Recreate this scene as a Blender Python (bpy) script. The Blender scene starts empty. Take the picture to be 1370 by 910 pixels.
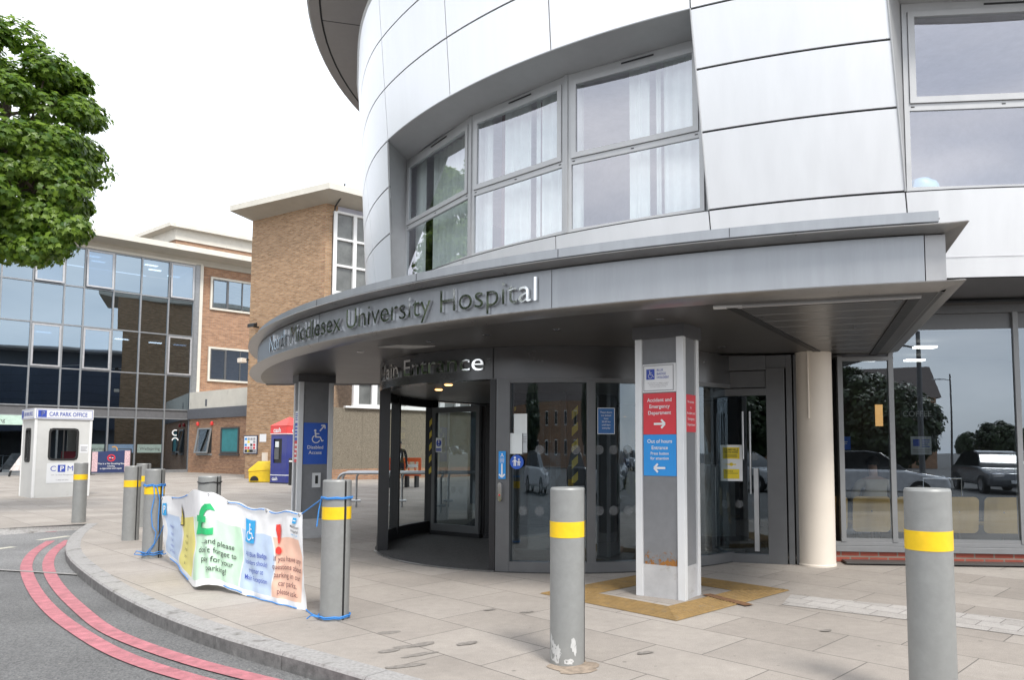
import bpy, bmesh, math, random
from mathutils import Vector, Matrix, noise
from math import sin, cos, pi, radians, degrees, atan2, sqrt, hypot
random.seed(7)
S = bpy.context.scene
COL = S.collection

# ------------------------------------------------------------------ camera
F, PX, PY, EYE = 990.0, 780.0, 531.0, 1.4          # solved from the photograph (1370 x 910)
PITCH = math.atan(71 / 990.0)
cd = bpy.data.cameras.new('camera'); cam = bpy.data.objects.new('camera', cd); COL.objects.link(cam)
cam.location = (0, 0, EYE); cam.rotation_euler = (pi / 2 + PITCH, 0, 0)
cd.sensor_fit = 'HORIZONTAL'; cd.sensor_width = 36; cd.lens = 36 * F / 1370
cd.shift_x = (685 - PX) / 1370; cd.shift_y = (PY - 455) / 1370
cd.clip_start = 0.05; cd.clip_end = 2000
S.camera = cam
S.render.resolution_x = 1024; S.render.resolution_y = 681

# ------------------------------------------------------------------ light
SUN_EL, SUN_AZ = radians(52), radians(150)           # azimuth clockwise from +Y
w = bpy.data.worlds.new('World'); S.world = w; w.use_nodes = True
nt = w.node_tree; nt.nodes.clear()
def N(t, ty, **k):
    n = t.nodes.new(ty)
    for a, b in k.items(): setattr(n, a, b)
    return n
sky = N(nt, 'ShaderNodeTexSky', sky_type='NISHITA', sun_disc=False, sun_elevation=SUN_EL, sun_rotation=SUN_AZ)
tc = N(nt, 'ShaderNodeTexCoord'); mp = N(nt, 'ShaderNodeMapping'); mp.inputs['Scale'].default_value = (1, 1, 3.0)
cn = N(nt, 'ShaderNodeTexNoise'); cn.inputs['Scale'].default_value = 2.2; cn.inputs['Detail'].default_value = 6; cn.inputs['Roughness'].default_value = .55
rp = N(nt, 'ShaderNodeValToRGB'); rp.color_ramp.elements[0].position = .33; rp.color_ramp.elements[0].color = (.62, .62, .62, 1); rp.color_ramp.elements[1].position = .62
cn2 = N(nt, 'ShaderNodeTexNoise'); cn2.inputs['Scale'].default_value = 3.4; cn2.inputs['Detail'].default_value = 5
rp2 = N(nt, 'ShaderNodeValToRGB'); rp2.color_ramp.elements[0].position = .3; rp2.color_ramp.elements[0].color = (7.2, 7.7, 8.4, 1); rp2.color_ramp.elements[1].position = .7; rp2.color_ramp.elements[1].color = (11.5, 11.6, 11.8, 1)
mx = N(nt, 'ShaderNodeMix', data_type='RGBA'); bg = N(nt, 'ShaderNodeBackground'); bg.inputs['Strength'].default_value = .13
ow = N(nt, 'ShaderNodeOutputWorld')
L = nt.links.new
L(tc.outputs['Generated'], mp.inputs['Vector']); L(mp.outputs[0], cn.inputs['Vector']); L(mp.outputs[0], cn2.inputs['Vector'])
L(cn.outputs['Fac'], rp.inputs['Fac']); L(cn2.outputs['Fac'], rp2.inputs['Fac'])
L(rp.outputs['Color'], mx.inputs[0]); L(sky.outputs[0], mx.inputs[6]); L(rp2.outputs['Color'], mx.inputs[7])
L(mx.outputs[2], bg.inputs['Color']); L(bg.outputs[0], ow.inputs['Surface'])
sl = bpy.data.lights.new('sun', 'SUN'); sl.energy = 2.1; sl.angle = radians(14); sl.color = (1, .96, .9)
so = bpy.data.objects.new('sun', sl); COL.objects.link(so)
sd = Vector((sin(SUN_AZ) * cos(SUN_EL), cos(SUN_AZ) * cos(SUN_EL), sin(SUN_EL)))
so.rotation_euler = sd.to_track_quat('Z', 'Y').to_euler(); so.location = sd * 60
S.view_settings.view_transform = 'Standard'; S.view_settings.look = 'None'
S.view_settings.gamma = 1; S.view_settings.use_curve_mapping = False
S.view_settings.exposure = 0.68
S.render.engine = 'CYCLES'
S.cycles.max_bounces = 10; S.cycles.transparent_max_bounces = 16; S.cycles.glossy_bounces = 5

# ------------------------------------------------------------------ points from the photograph
_c, _s = cos(PITCH), sin(PITCH)
def ray(x, y):
    a = (x - PX) / F; b = (PY - y) / F
    return Vector((a, _c - b * _s, _s + b * _c))
O = Vector((0, 0, EYE))
def G(x, y, z=0.0):
    d = ray(x, y); return O + d * ((z - EYE) / d.z)
def AY(x, y, Y):
    d = ray(x, y); return O + d * (Y / d.y)
def onplane(x, y, p0, n):
    d = ray(x, y); return O + d * ((Vector(p0) - O).dot(n) / d.dot(n))

# ------------------------------------------------------------------ materials
MATS = {}
def mat(name, col, rough=.6, metal=0, var=.12, vscale=6, bump=0, bscale=60, spec=.5, coat=0, emit=None, estr=0, dirt=None, streak=0, aniso=0):
    if name in MATS: return MATS[name]
    m = bpy.data.materials.new(name); m.use_nodes = True; t = m.node_tree; p = t.nodes['Principled BSDF']; l = t.links.new
    p.inputs['Roughness'].default_value = rough; p.inputs['Metallic'].default_value = metal
    p.inputs['Specular IOR Level'].default_value = spec; p.inputs['Coat Weight'].default_value = coat
    c = (*col, 1)
    tcn = N(t, 'ShaderNodeTexCoord')
    n1 = N(t, 'ShaderNodeTexNoise'); n1.inputs['Scale'].default_value = vscale; n1.inputs['Detail'].default_value = 8; n1.inputs['Roughness'].default_value = .65
    src = tcn.outputs['Object']
    if streak:
        mm = N(t, 'ShaderNodeMapping'); mm.inputs['Scale'].default_value = (1, 1, 1 / streak); l(src, mm.inputs['Vector']); src = mm.outputs[0]
    l(src, n1.inputs['Vector'])
    mr = N(t, 'ShaderNodeMapRange'); mr.inputs['From Min'].default_value = .3; mr.inputs['From Max'].default_value = .7
    mr.inputs['To Min'].default_value = 1 - var; mr.inputs['To Max'].default_value = 1 + var; l(n1.outputs['Fac'], mr.inputs['Value'])
    vm = N(t, 'ShaderNodeVectorMath', operation='SCALE'); vm.inputs[0].default_value = col; l(mr.outputs[0], vm.inputs['Scale'])
    out = vm.outputs[0]
    if dirt:
        n3 = N(t, 'ShaderNodeTexNoise'); n3.inputs['Scale'].default_value = dirt[1]; n3.inputs['Detail'].default_value = 9; n3.inputs['Roughness'].default_value = .7
        l(tcn.outputs['Object'], n3.inputs['Vector'])
        r3 = N(t, 'ShaderNodeMapRange'); r3.inputs['From Min'].default_value = dirt[2]; r3.inputs['From Max'].default_value = dirt[2] + .12; l(n3.outputs['Fac'], r3.inputs['Value'])
        mxx = N(t, 'ShaderNodeMix', data_type='RGBA'); mxx.inputs[7].default_value = (*dirt[0], 1); l(r3.outputs[0], mxx.inputs[0]); l(out, mxx.inputs[6]); out = mxx.outputs[2]
    l(out, p.inputs['Base Color'])
    rr = N(t, 'ShaderNodeMapRange'); rr.inputs['To Min'].default_value = max(.02, rough - .08); rr.inputs['To Max'].default_value = min(1, rough + .08); l(n1.outputs['Fac'], rr.inputs['Value']); l(rr.outputs[0], p.inputs['Roughness'])
    if bump:
        n2 = N(t, 'ShaderNodeTexNoise'); n2.inputs['Scale'].default_value = bscale; n2.inputs['Detail'].default_value = 5; l(tcn.outputs['Object'], n2.inputs['Vector'])
        b = N(t, 'ShaderNodeBump'); b.inputs['Strength'].default_value = bump; b.inputs['Distance'].default_value = .01; l(n2.outputs['Fac'], b.inputs['Height']); l(b.outputs[0], p.inputs['Normal'])
    if emit: p.inputs['Emission Color'].default_value = (*emit, 1); p.inputs['Emission Strength'].default_value = estr
    MATS[name] = m; return m

def glass(name, tint=(.86, .9, .9), refl=.1, wob=0, wscale=.5, rough=0, gcol=(.95, .97, 1)):
    m = bpy.data.materials.new(name); m.use_nodes = True; t = m.node_tree; t.nodes.clear(); l = t.links.new
    o = N(t, 'ShaderNodeOutputMaterial'); tr = N(t, 'ShaderNodeBsdfTransparent'); tr.inputs[0].default_value = (*tint, 1)
    gl = N(t, 'ShaderNodeBsdfGlossy'); gl.inputs['Roughness'].default_value = rough; gl.inputs['Color'].default_value = (*gcol, 1)
    lw = N(t, 'ShaderNodeLayerWeight'); lw.inputs['Blend'].default_value = .5
    mr = N(t, 'ShaderNodeMapRange'); mr.inputs['To Min'].default_value = refl; mr.inputs['To Max'].default_value = .95
    pw = N(t, 'ShaderNodeMath', operation='POWER'); pw.inputs[1].default_value = 4.5
    l(lw.outputs['Facing'], pw.inputs[0]); l(pw.outputs[0], mr.inputs['Value'])
    mxx = N(t, 'ShaderNodeMixShader'); l(mr.outputs[0], mxx.inputs[0]); l(tr.outputs[0], mxx.inputs[1]); l(gl.outputs[0], mxx.inputs[2]); l(mxx.outputs[0], o.inputs['Surface'])
    if wob:
        tcn = N(t, 'ShaderNodeTexCoord'); n = N(t, 'ShaderNodeTexNoise'); n.inputs['Scale'].default_value = wscale; n.inputs['Detail'].default_value = 1; l(tcn.outputs['Object'], n.inputs['Vector'])
        b = N(t, 'ShaderNodeBump'); b.inputs['Strength'].default_value = wob; b.inputs['Distance'].default_value = .1; l(n.outputs['Fac'], b.inputs['Height']); l(b.outputs[0], gl.inputs['Normal'])
    return m

def brickmat(name, c1, c2, mortar, bw=.225, rh=.075, ms=.01, rough=.85, var=.25):
    m = bpy.data.materials.new(name); m.use_nodes = True; t = m.node_tree; p = t.nodes['Principled BSDF']; l = t.links.new
    uv = N(t, 'ShaderNodeUVMap'); uv.uv_map = 'UVMap'
    b = N(t, 'ShaderNodeTexBrick'); b.inputs['Scale'].default_value = 1; b.inputs['Brick Width'].default_value = bw; b.inputs['Row Height'].default_value = rh
    b.inputs['Mortar Size'].default_value = ms; b.inputs['Mortar Smooth'].default_value = .2; b.inputs['Bias'].default_value = 0
    b.inputs['Color1'].default_value = (*c1, 1); b.inputs['Color2'].default_value = (*c2, 1); b.inputs['Mortar'].default_value = (*mortar, 1)
    l(uv.outputs[0], b.inputs['Vector'])
    n = N(t, 'ShaderNodeTexNoise'); n.inputs['Scale'].default_value = 1; n.inputs['Detail'].default_value = 4; n.inputs['Roughness'].default_value = .7
    mpp = N(t, 'ShaderNodeMapping'); mpp.inputs['Scale'].default_value = (1.6, 9.5, 1); l(uv.outputs[0], mpp.inputs['Vector']); l(mpp.outputs[0], n.inputs['Vector'])
    mr = N(t, 'ShaderNodeMapRange'); mr.inputs['From Min'].default_value = .3; mr.inputs['From Max'].default_value = .7; mr.inputs['To Min'].default_value = 1 - var; mr.inputs['To Max'].default_value = 1 + var; l(n.outputs['Fac'], mr.inputs['Value'])
    vm = N(t, 'ShaderNodeVectorMath', operation='SCALE'); l(b.outputs['Color'], vm.inputs[0]); l(mr.outputs[0], vm.inputs['Scale']); l(vm.outputs[0], p.inputs['Base Color'])
    bp = N(t, 'ShaderNodeBump'); bp.inputs['Strength'].default_value = .5; bp.inputs['Distance'].default_value = .008; bp.invert = True; l(b.outputs['Fac'], bp.inputs['Height']); l(bp.outputs[0], p.inputs['Normal'])
    p.inputs['Roughness'].default_value = rough
    return m

def paving(name, ang, bw, rh, c1, c2, mortar, ms=.005):
    m = bpy.data.materials.new(name); m.use_nodes = True; t = m.node_tree; p = t.nodes['Principled BSDF']; l = t.links.new
    tcn = N(t, 'ShaderNodeTexCoord'); mp = N(t, 'ShaderNodeMapping'); mp.inputs['Rotation'].default_value = (0, 0, -ang); mp.inputs['Location'].default_value = (.27, .13, 0); l(tcn.outputs['Object'], mp.inputs['Vector'])
    b = N(t, 'ShaderNodeTexBrick'); b.inputs['Scale'].default_value = 1; b.inputs['Brick Width'].default_value = bw; b.inputs['Row Height'].default_value = rh; b.offset = .43
    b.inputs['Mortar Size'].default_value = ms; b.inputs['Mortar Smooth'].default_value = .3; b.inputs['Bias'].default_value = 0
    b.inputs['Color1'].default_value = (*c1, 1); b.inputs['Color2'].default_value = (*c2, 1); b.inputs['Mortar'].default_value = (*mortar, 1); l(mp.outputs[0], b.inputs['Vector'])
    out = b.outputs['Color']
    def mul(fac_out, lo, hi, fmin=.3, fmax=.7):
        nonlocal out
        mr = N(t, 'ShaderNodeMapRange'); mr.inputs['From Min'].default_value = fmin; mr.inputs['From Max'].default_value = fmax; mr.inputs['To Min'].default_value = lo; mr.inputs['To Max'].default_value = hi; l(fac_out, mr.inputs['Value'])
        vm = N(t, 'ShaderNodeVectorMath', operation='SCALE'); l(out, vm.inputs[0]); l(mr.outputs[0], vm.inputs['Scale']); out = vm.outputs[0]
    n1 = N(t, 'ShaderNodeTexNoise'); n1.inputs['Scale'].default_value = .9; n1.inputs['Detail'].default_value = 7; l(tcn.outputs['Object'], n1.inputs['Vector']); mul(n1.outputs['Fac'], .84, 1.1)
    n2 = N(t, 'ShaderNodeTexNoise'); n2.inputs['Scale'].default_value = 170; n2.inputs['Detail'].default_value = 2; l(tcn.outputs['Object'], n2.inputs['Vector']); mul(n2.outputs['Fac'], .76, 1.2)
    n4 = N(t, 'ShaderNodeTexNoise'); n4.inputs['Scale'].default_value = 11; n4.inputs['Detail'].default_value = 9; n4.inputs['Roughness'].default_value = .75; l(tcn.outputs['Object'], n4.inputs['Vector']); mul(n4.outputs['Fac'], .88, 1.08)
    v = N(t, 'ShaderNodeTexVoronoi'); v.inputs['Scale'].default_value = 3.1; v.inputs['Randomness'].default_value = 1; l(tcn.outputs['Object'], v.inputs['Vector']); mul(v.outputs['Distance'], .62, 1, .03, .062)
    v2 = N(t, 'ShaderNodeTexVoronoi'); v2.inputs['Scale'].default_value = 5.3; l(tcn.outputs['Object'], v2.inputs['Vector']); mul(v2.outputs['Distance'], .7, 1, .04, .06)
    n5 = N(t, 'ShaderNodeTexNoise'); n5.inputs['Scale'].default_value = 2.6; n5.inputs['Detail'].default_value = 10; n5.inputs['Roughness'].default_value = .8; l(tcn.outputs['Object'], n5.inputs['Vector']); mul(n5.outputs['Fac'], 1, .72, .6, .74)
    l(out, p.inputs['Base Color']); p.inputs['Roughness'].default_value = .8
    ma = N(t, 'ShaderNodeMath', operation='MULTIPLY_ADD'); ma.inputs[1].default_value = -2.5; l(b.outputs['Fac'], ma.inputs[0]); l(n2.outputs['Fac'], ma.inputs[2])
    bp = N(t, 'ShaderNodeBump'); bp.inputs['Strength'].default_value = .35; bp.inputs['Distance'].default_value = .003; l(ma.outputs[0], bp.inputs['Height']); l(bp.outputs[0], p.inputs['Normal'])
    return m

def asphalt(name, c):
    m = bpy.data.materials.new(name); m.use_nodes = True; t = m.node_tree; p = t.nodes['Principled BSDF']; l = t.links.new
    tcn = N(t, 'ShaderNodeTexCoord')
    v = N(t, 'ShaderNodeTexVoronoi'); v.inputs['Scale'].default_value = 90; l(tcn.outputs['Object'], v.inputs['Vector'])
    rr = N(t, 'ShaderNodeValToRGB'); rr.color_ramp.elements[0].color = (c * .55, c * .55, c * .56, 1); rr.color_ramp.elements[1].color = (c * 1.6, c * 1.58, c * 1.55, 1); l(v.outputs['Color'], rr.inputs['Fac'])
    n = N(t, 'ShaderNodeTexNoise'); n.inputs['Scale'].default_value = .8; n.inputs['Detail'].default_value = 8; l(tcn.outputs['Object'], n.inputs['Vector'])
    mr = N(t, 'ShaderNodeMapRange'); mr.inputs['From Min'].default_value = .3; mr.inputs['From Max'].default_value = .7; mr.inputs['To Min'].default_value = .8; mr.inputs['To Max'].default_value = 1.2; l(n.outputs['Fac'], mr.inputs['Value'])
    vm = N(t, 'ShaderNodeVectorMath', operation='SCALE'); l(rr.outputs[0], vm.inputs[0]); l(mr.outputs[0], vm.inputs['Scale'])
    vp = N(t, 'ShaderNodeTexVoronoi'); vp.inputs['Scale'].default_value = 7; l(tcn.outputs['Object'], vp.inputs['Vector'])
    pr = N(t, 'ShaderNodeMapRange'); pr.inputs['From Min'].default_value = .05; pr.inputs['From Max'].default_value = .075; pr.inputs['To Min'].default_value = .55; pr.inputs['To Max'].default_value = 0; l(vp.outputs['Distance'], pr.inputs['Value'])
    mg = N(t, 'ShaderNodeMix', data_type='RGBA'); mg.inputs[7].default_value = (.3, .28, .25, 1); l(pr.outputs[0], mg.inputs[0]); l(vm.outputs[0], mg.inputs[6])
    l(mg.outputs[2], p.inputs['Base Color']); p.inputs['Roughness'].default_value = .85
    bp = N(t, 'ShaderNodeBump'); bp.inputs['Strength'].default_value = .6; bp.inputs['Distance'].default_value = .006; l(v.outputs['Distance'], bp.inputs['Height']); l(bp.outputs[0], p.inputs['Normal'])
    return m

def stripemat(name, c1, c2, scale):
    m = bpy.data.materials.new(name); m.use_nodes = True; t = m.node_tree; p = t.nodes['Principled BSDF']; l = t.links.new
    uv = N(t, 'ShaderNodeUVMap'); uv.uv_map = 'UVMap'; sx = N(t, 'ShaderNodeSeparateXYZ'); l(uv.outputs[0], sx.inputs[0])
    a = N(t, 'ShaderNodeMath', operation='SUBTRACT'); l(sx.outputs[1], a.inputs[0]); l(sx.outputs[0], a.inputs[1])
    b = N(t, 'ShaderNodeMath', operation='MULTIPLY'); b.inputs[1].default_value = scale; l(a.outputs[0], b.inputs[0])
    f = N(t, 'ShaderNodeMath', operation='FRACT'); l(b.outputs[0], f.inputs[0]); g = N(t, 'ShaderNodeMath', operation='GREATER_THAN'); g.inputs[1].default_value = .5; l(f.outputs[0], g.inputs[0])
    mxx = N(t, 'ShaderNodeMix', data_type='RGBA'); mxx.inputs[6].default_value = (*c1, 1); mxx.inputs[7].default_value = (*c2, 1); l(g.outputs[0], mxx.inputs[0]); l(mxx.outputs[2], p.inputs['Base Color']); p.inputs['Roughness'].default_value = .5
    return m

M = dict(
 pave=paving('paving_slabs', radians(136.9), .9, .6, (.30, .267, .235), (.37, .333, .296), (.135, .12, .108)),
 sett=paving('small_setts', radians(136.9), .3, .2, (.38, .355, .33), (.46, .435, .41), (.2, .18, .17)),
 road=asphalt('asphalt', .12), oldroad=asphalt('worn_asphalt', .17),
 kerb=mat('granite_kerb', (.3, .29, .28), .85, var=.25, vscale=40, bump=.3, bscale=90, dirt=((.12, .11, .1), 5, .55)),
 kerbgap=mat('kerb_joint', (.05, .048, .045), .95),
 red=mat('red_road_paint', (.40, .145, .165), .8, var=.3, vscale=9, bump=.5, bscale=120, dirt=((.17, .12, .12), 20, .57)),
 white_line=mat('worn_white_paint', (.5, .48, .4), .8, var=.3, vscale=30),
 clad=mat('silver_cladding', (.76, .77, .785), .36, .34, var=.035, vscale=4, streak=14),
 joint=mat('joint_black', (.015, .015, .017), .8),
 frame=mat('grey_window_frame', (.42, .425, .43), .42, .2, var=.05),
 recess=mat('recess_grey', (.36, .365, .37), .45, .2, var=.05),
 fascia=mat('canopy_grey_paint', (.30, .315, .335), .36, .35, var=.09, vscale=7, streak=9),
 lip=mat('canopy_edge_metal', (.27, .265, .26), .3, .7, var=.1, vscale=5),
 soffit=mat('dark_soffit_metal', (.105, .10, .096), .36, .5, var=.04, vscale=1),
 eave=mat('eave_soffit', (.30, .285, .275), .6, 0, var=.04),
 steel=mat('polished_steel_letter', (.85, .85, .85), .04, 1, var=.02),
 dframe=mat('door_frame_grey', (.125, .128, .132), .38, .35, var=.06),
 dfdark=mat('door_frame_black', (.022, .022, .024), .4, .2, var=.1),
 header=mat('door_header_grey', (.10, .10, .102), .25, .6, var=.08, vscale=3),
 mat_=mat('entrance_mat', (.055, .054, .053), .95, var=.35, vscale=25, bump=.5, bscale=200),
 g_clear=glass('clear_glass', (.84, .88, .87), .06), g_shop=glass('shop_glass', (.55, .6, .61), .13, .04, .5, gcol=(.78, .9, 1)),
 g_cafe=glass('cafe_glass', (.6, .64, .65), .21, .04, .5, gcol=(.80, .9, 1)), g_up=glass('upper_glass', (.88, .92, .92), .27, gcol=(.93, .93, 1)), g_dark=glass('tinted_glass', (.2, .27, .36), .31, .09, .35, gcol=(.70, .86, 1)),
 g_small=glass('small_pane_glass', (.45, .5, .52), .18, .05, .8),
 curtain=mat('white_curtain', (.80, .84, .81), .9, var=.05), maroon=mat('maroon_curtain', (.12, .03, .03), .9),
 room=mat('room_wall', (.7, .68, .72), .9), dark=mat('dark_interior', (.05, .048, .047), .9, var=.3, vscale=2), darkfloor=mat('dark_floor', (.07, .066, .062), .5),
 colgrey=mat('column_grey_paint', (.20, .205, .215), .45, .2, var=.07, vscale=10, bump=.1, bscale=250), strip=mat('white_aluminium_strip', (.72, .73, .74), .4, .25, var=.03),
 plinth=mat('column_plinth', (.48, .48, .485), .5, .2, var=.12, vscale=5, dirt=((.33, .31, .28), 7, .6)), capm=mat('column_cap', (.10, .10, .105), .4, .3),
 cream=mat('cream_paint', (.70, .63, .54), .55, var=.04, vscale=2, dirt=((.5, .45, .38), 3, .66)),
 bol=mat('bollard_grey', (.26, .264, .256), .48, .2, var=.08, vscale=14, dirt=((.42, .42, .4), 9, .71)), groove=mat('bollard_groove', (.07, .07, .07), .7),
 yellow=mat('yellow_band', (.80, .52, .01), .45, var=.08, vscale=12, dirt=((.3, .2, .02), 17, .69)), rust=mat('rust_stain', (.16, .08, .035), .9, var=.4, vscale=30),
 bluerope=mat('blue_rope', (.05, .25, .65), .7, bump=.6, bscale=300), tact=mat('ochre_tactile', (.25, .16, .06), .8, var=.22, vscale=9, dirt=((.2, .15, .09), 8, .56)),
 white=mat('white_paint', (.78, .78, .77), .5, var=.03), offwhite=mat('kiosk_white', (.60, .60, .58), .5, var=.05, vscale=3, dirt=((.48, .47, .44), 2, .62)),
 black=mat('black_paint', (.015, .015, .016), .45), rubber=mat('black_rubber', (.02, .02, .02), .7),
 signwhite=mat('sign_white', (.75, .76, .77), .4, var=.02), signred=mat('sign_red', (.62, .035, .05), .4, var=.03), signblue=mat('sign_blue', (.02, .27, .68), .4, var=.03),
 signnavy=mat('sign_royal_blue', (.02, .10, .50), .4, var=.03), ink=mat('ink_blue', (.04, .08, .42), .5), inkblack=mat('ink_black', (.03, .03, .03), .6), inkgrey=mat('ink_grey', (.3, .3, .32), .6),
 signyel=mat('sign_yellow', (.8, .62, .03), .5), cashblue=mat('cash_blue', (.012, .022, .20), .35, coat=.3), cashred=mat('cash_red', (.72, .05, .045), .4, coat=.2),
 binyel=mat('grit_bin_yellow', (.72, .50, .02), .5, var=.08), brick=brickmat('buff_brick', (.29, .16, .075), (.43, .265, .145), (.30, .255, .20)),
 brick2=brickmat('red_brown_brick', (.28, .14, .075), (.42, .23, .125), (.28, .23, .19)), redbrick=brickmat('red_brick', (.23, .05, .032), (.30, .07, .045), (.2, .16, .13)),
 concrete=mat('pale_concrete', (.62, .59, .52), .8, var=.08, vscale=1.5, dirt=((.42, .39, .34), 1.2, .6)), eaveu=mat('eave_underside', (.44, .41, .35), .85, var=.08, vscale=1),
 pebble=mat('pebble_dash', (.19, .165, .125), .95, var=.6, vscale=28, bump=.8, bscale=40), lavender=mat('lavender_render', (.47, .47, .53), .8, var=.06), band=mat('slate_band', (.12, .125, .14), .6),
 leaf=None, bark=mat('bark', (.12, .09, .065), .9, var=.4, vscale=12, bump=.8, bscale=30),
 amber=mat('amber_lamp', (.9, .5, .2), .4, emit=(1, .5, .18), estr=3), tube=mat('office_lamp', (.9, .9, .9), .4, emit=(1, .98, .92), estr=3), warm=mat('warm_lamp', (.9, .6, .3), .4, emit=(1, .55, .2), estr=.7),
 tape=stripemat('hazard_tape', (.012, .012, .012), (.58, .44, .05), 5.0), dot=glass('frosted_dot', (.78, .8, .8), .1, rough=.6),
 wood=mat('birch_ply', (.62, .41, .15), .45, var=.15, vscale=5, streak=6), chrome=mat('chrome', (.6, .6, .62), .18, 1), galv=mat('galvanised_rail', (.46, .47, .48), .38, .8, var=.08),
 orange=mat('orange_plastic', (.75, .12, .025), .45), skin=mat('skin', (.45, .26, .19), .6), navy=mat('navy_cloth', (.015, .022, .06), .8), teal=mat('teal_blind', (.05, .24, .26), .7, var=.15, vscale=3),
 mint=mat('mint_sign', (.50, .66, .57), .5), cyan=mat('banner_cyan', (.02, .36, .72), .5), green=mat('banner_green', (.02, .42, .14), .5), bred=mat('banner_red', (.75, .05, .035), .5), byel=mat('banner_yellow', (.8, .66, .08), .5),
 paper=mat('paper', (.7, .74, .74), .7, var=.03), pink=mat('blossom_pink', (.6, .42, .45), .6, var=.4, vscale=14), carw=mat('car_white', (.7, .7, .72), .2, coat=1), carg=mat('car_grey', (.10, .105, .115), .25, .4, coat=1), carb=mat('car_blue', (.02, .04, .11), .25, .3, coat=1), carglass=mat('car_glass', (.01, .012, .014), .05, spec=.8), lampred=mat('lamp_red', (.3, .01, .01), .2),
)

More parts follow.
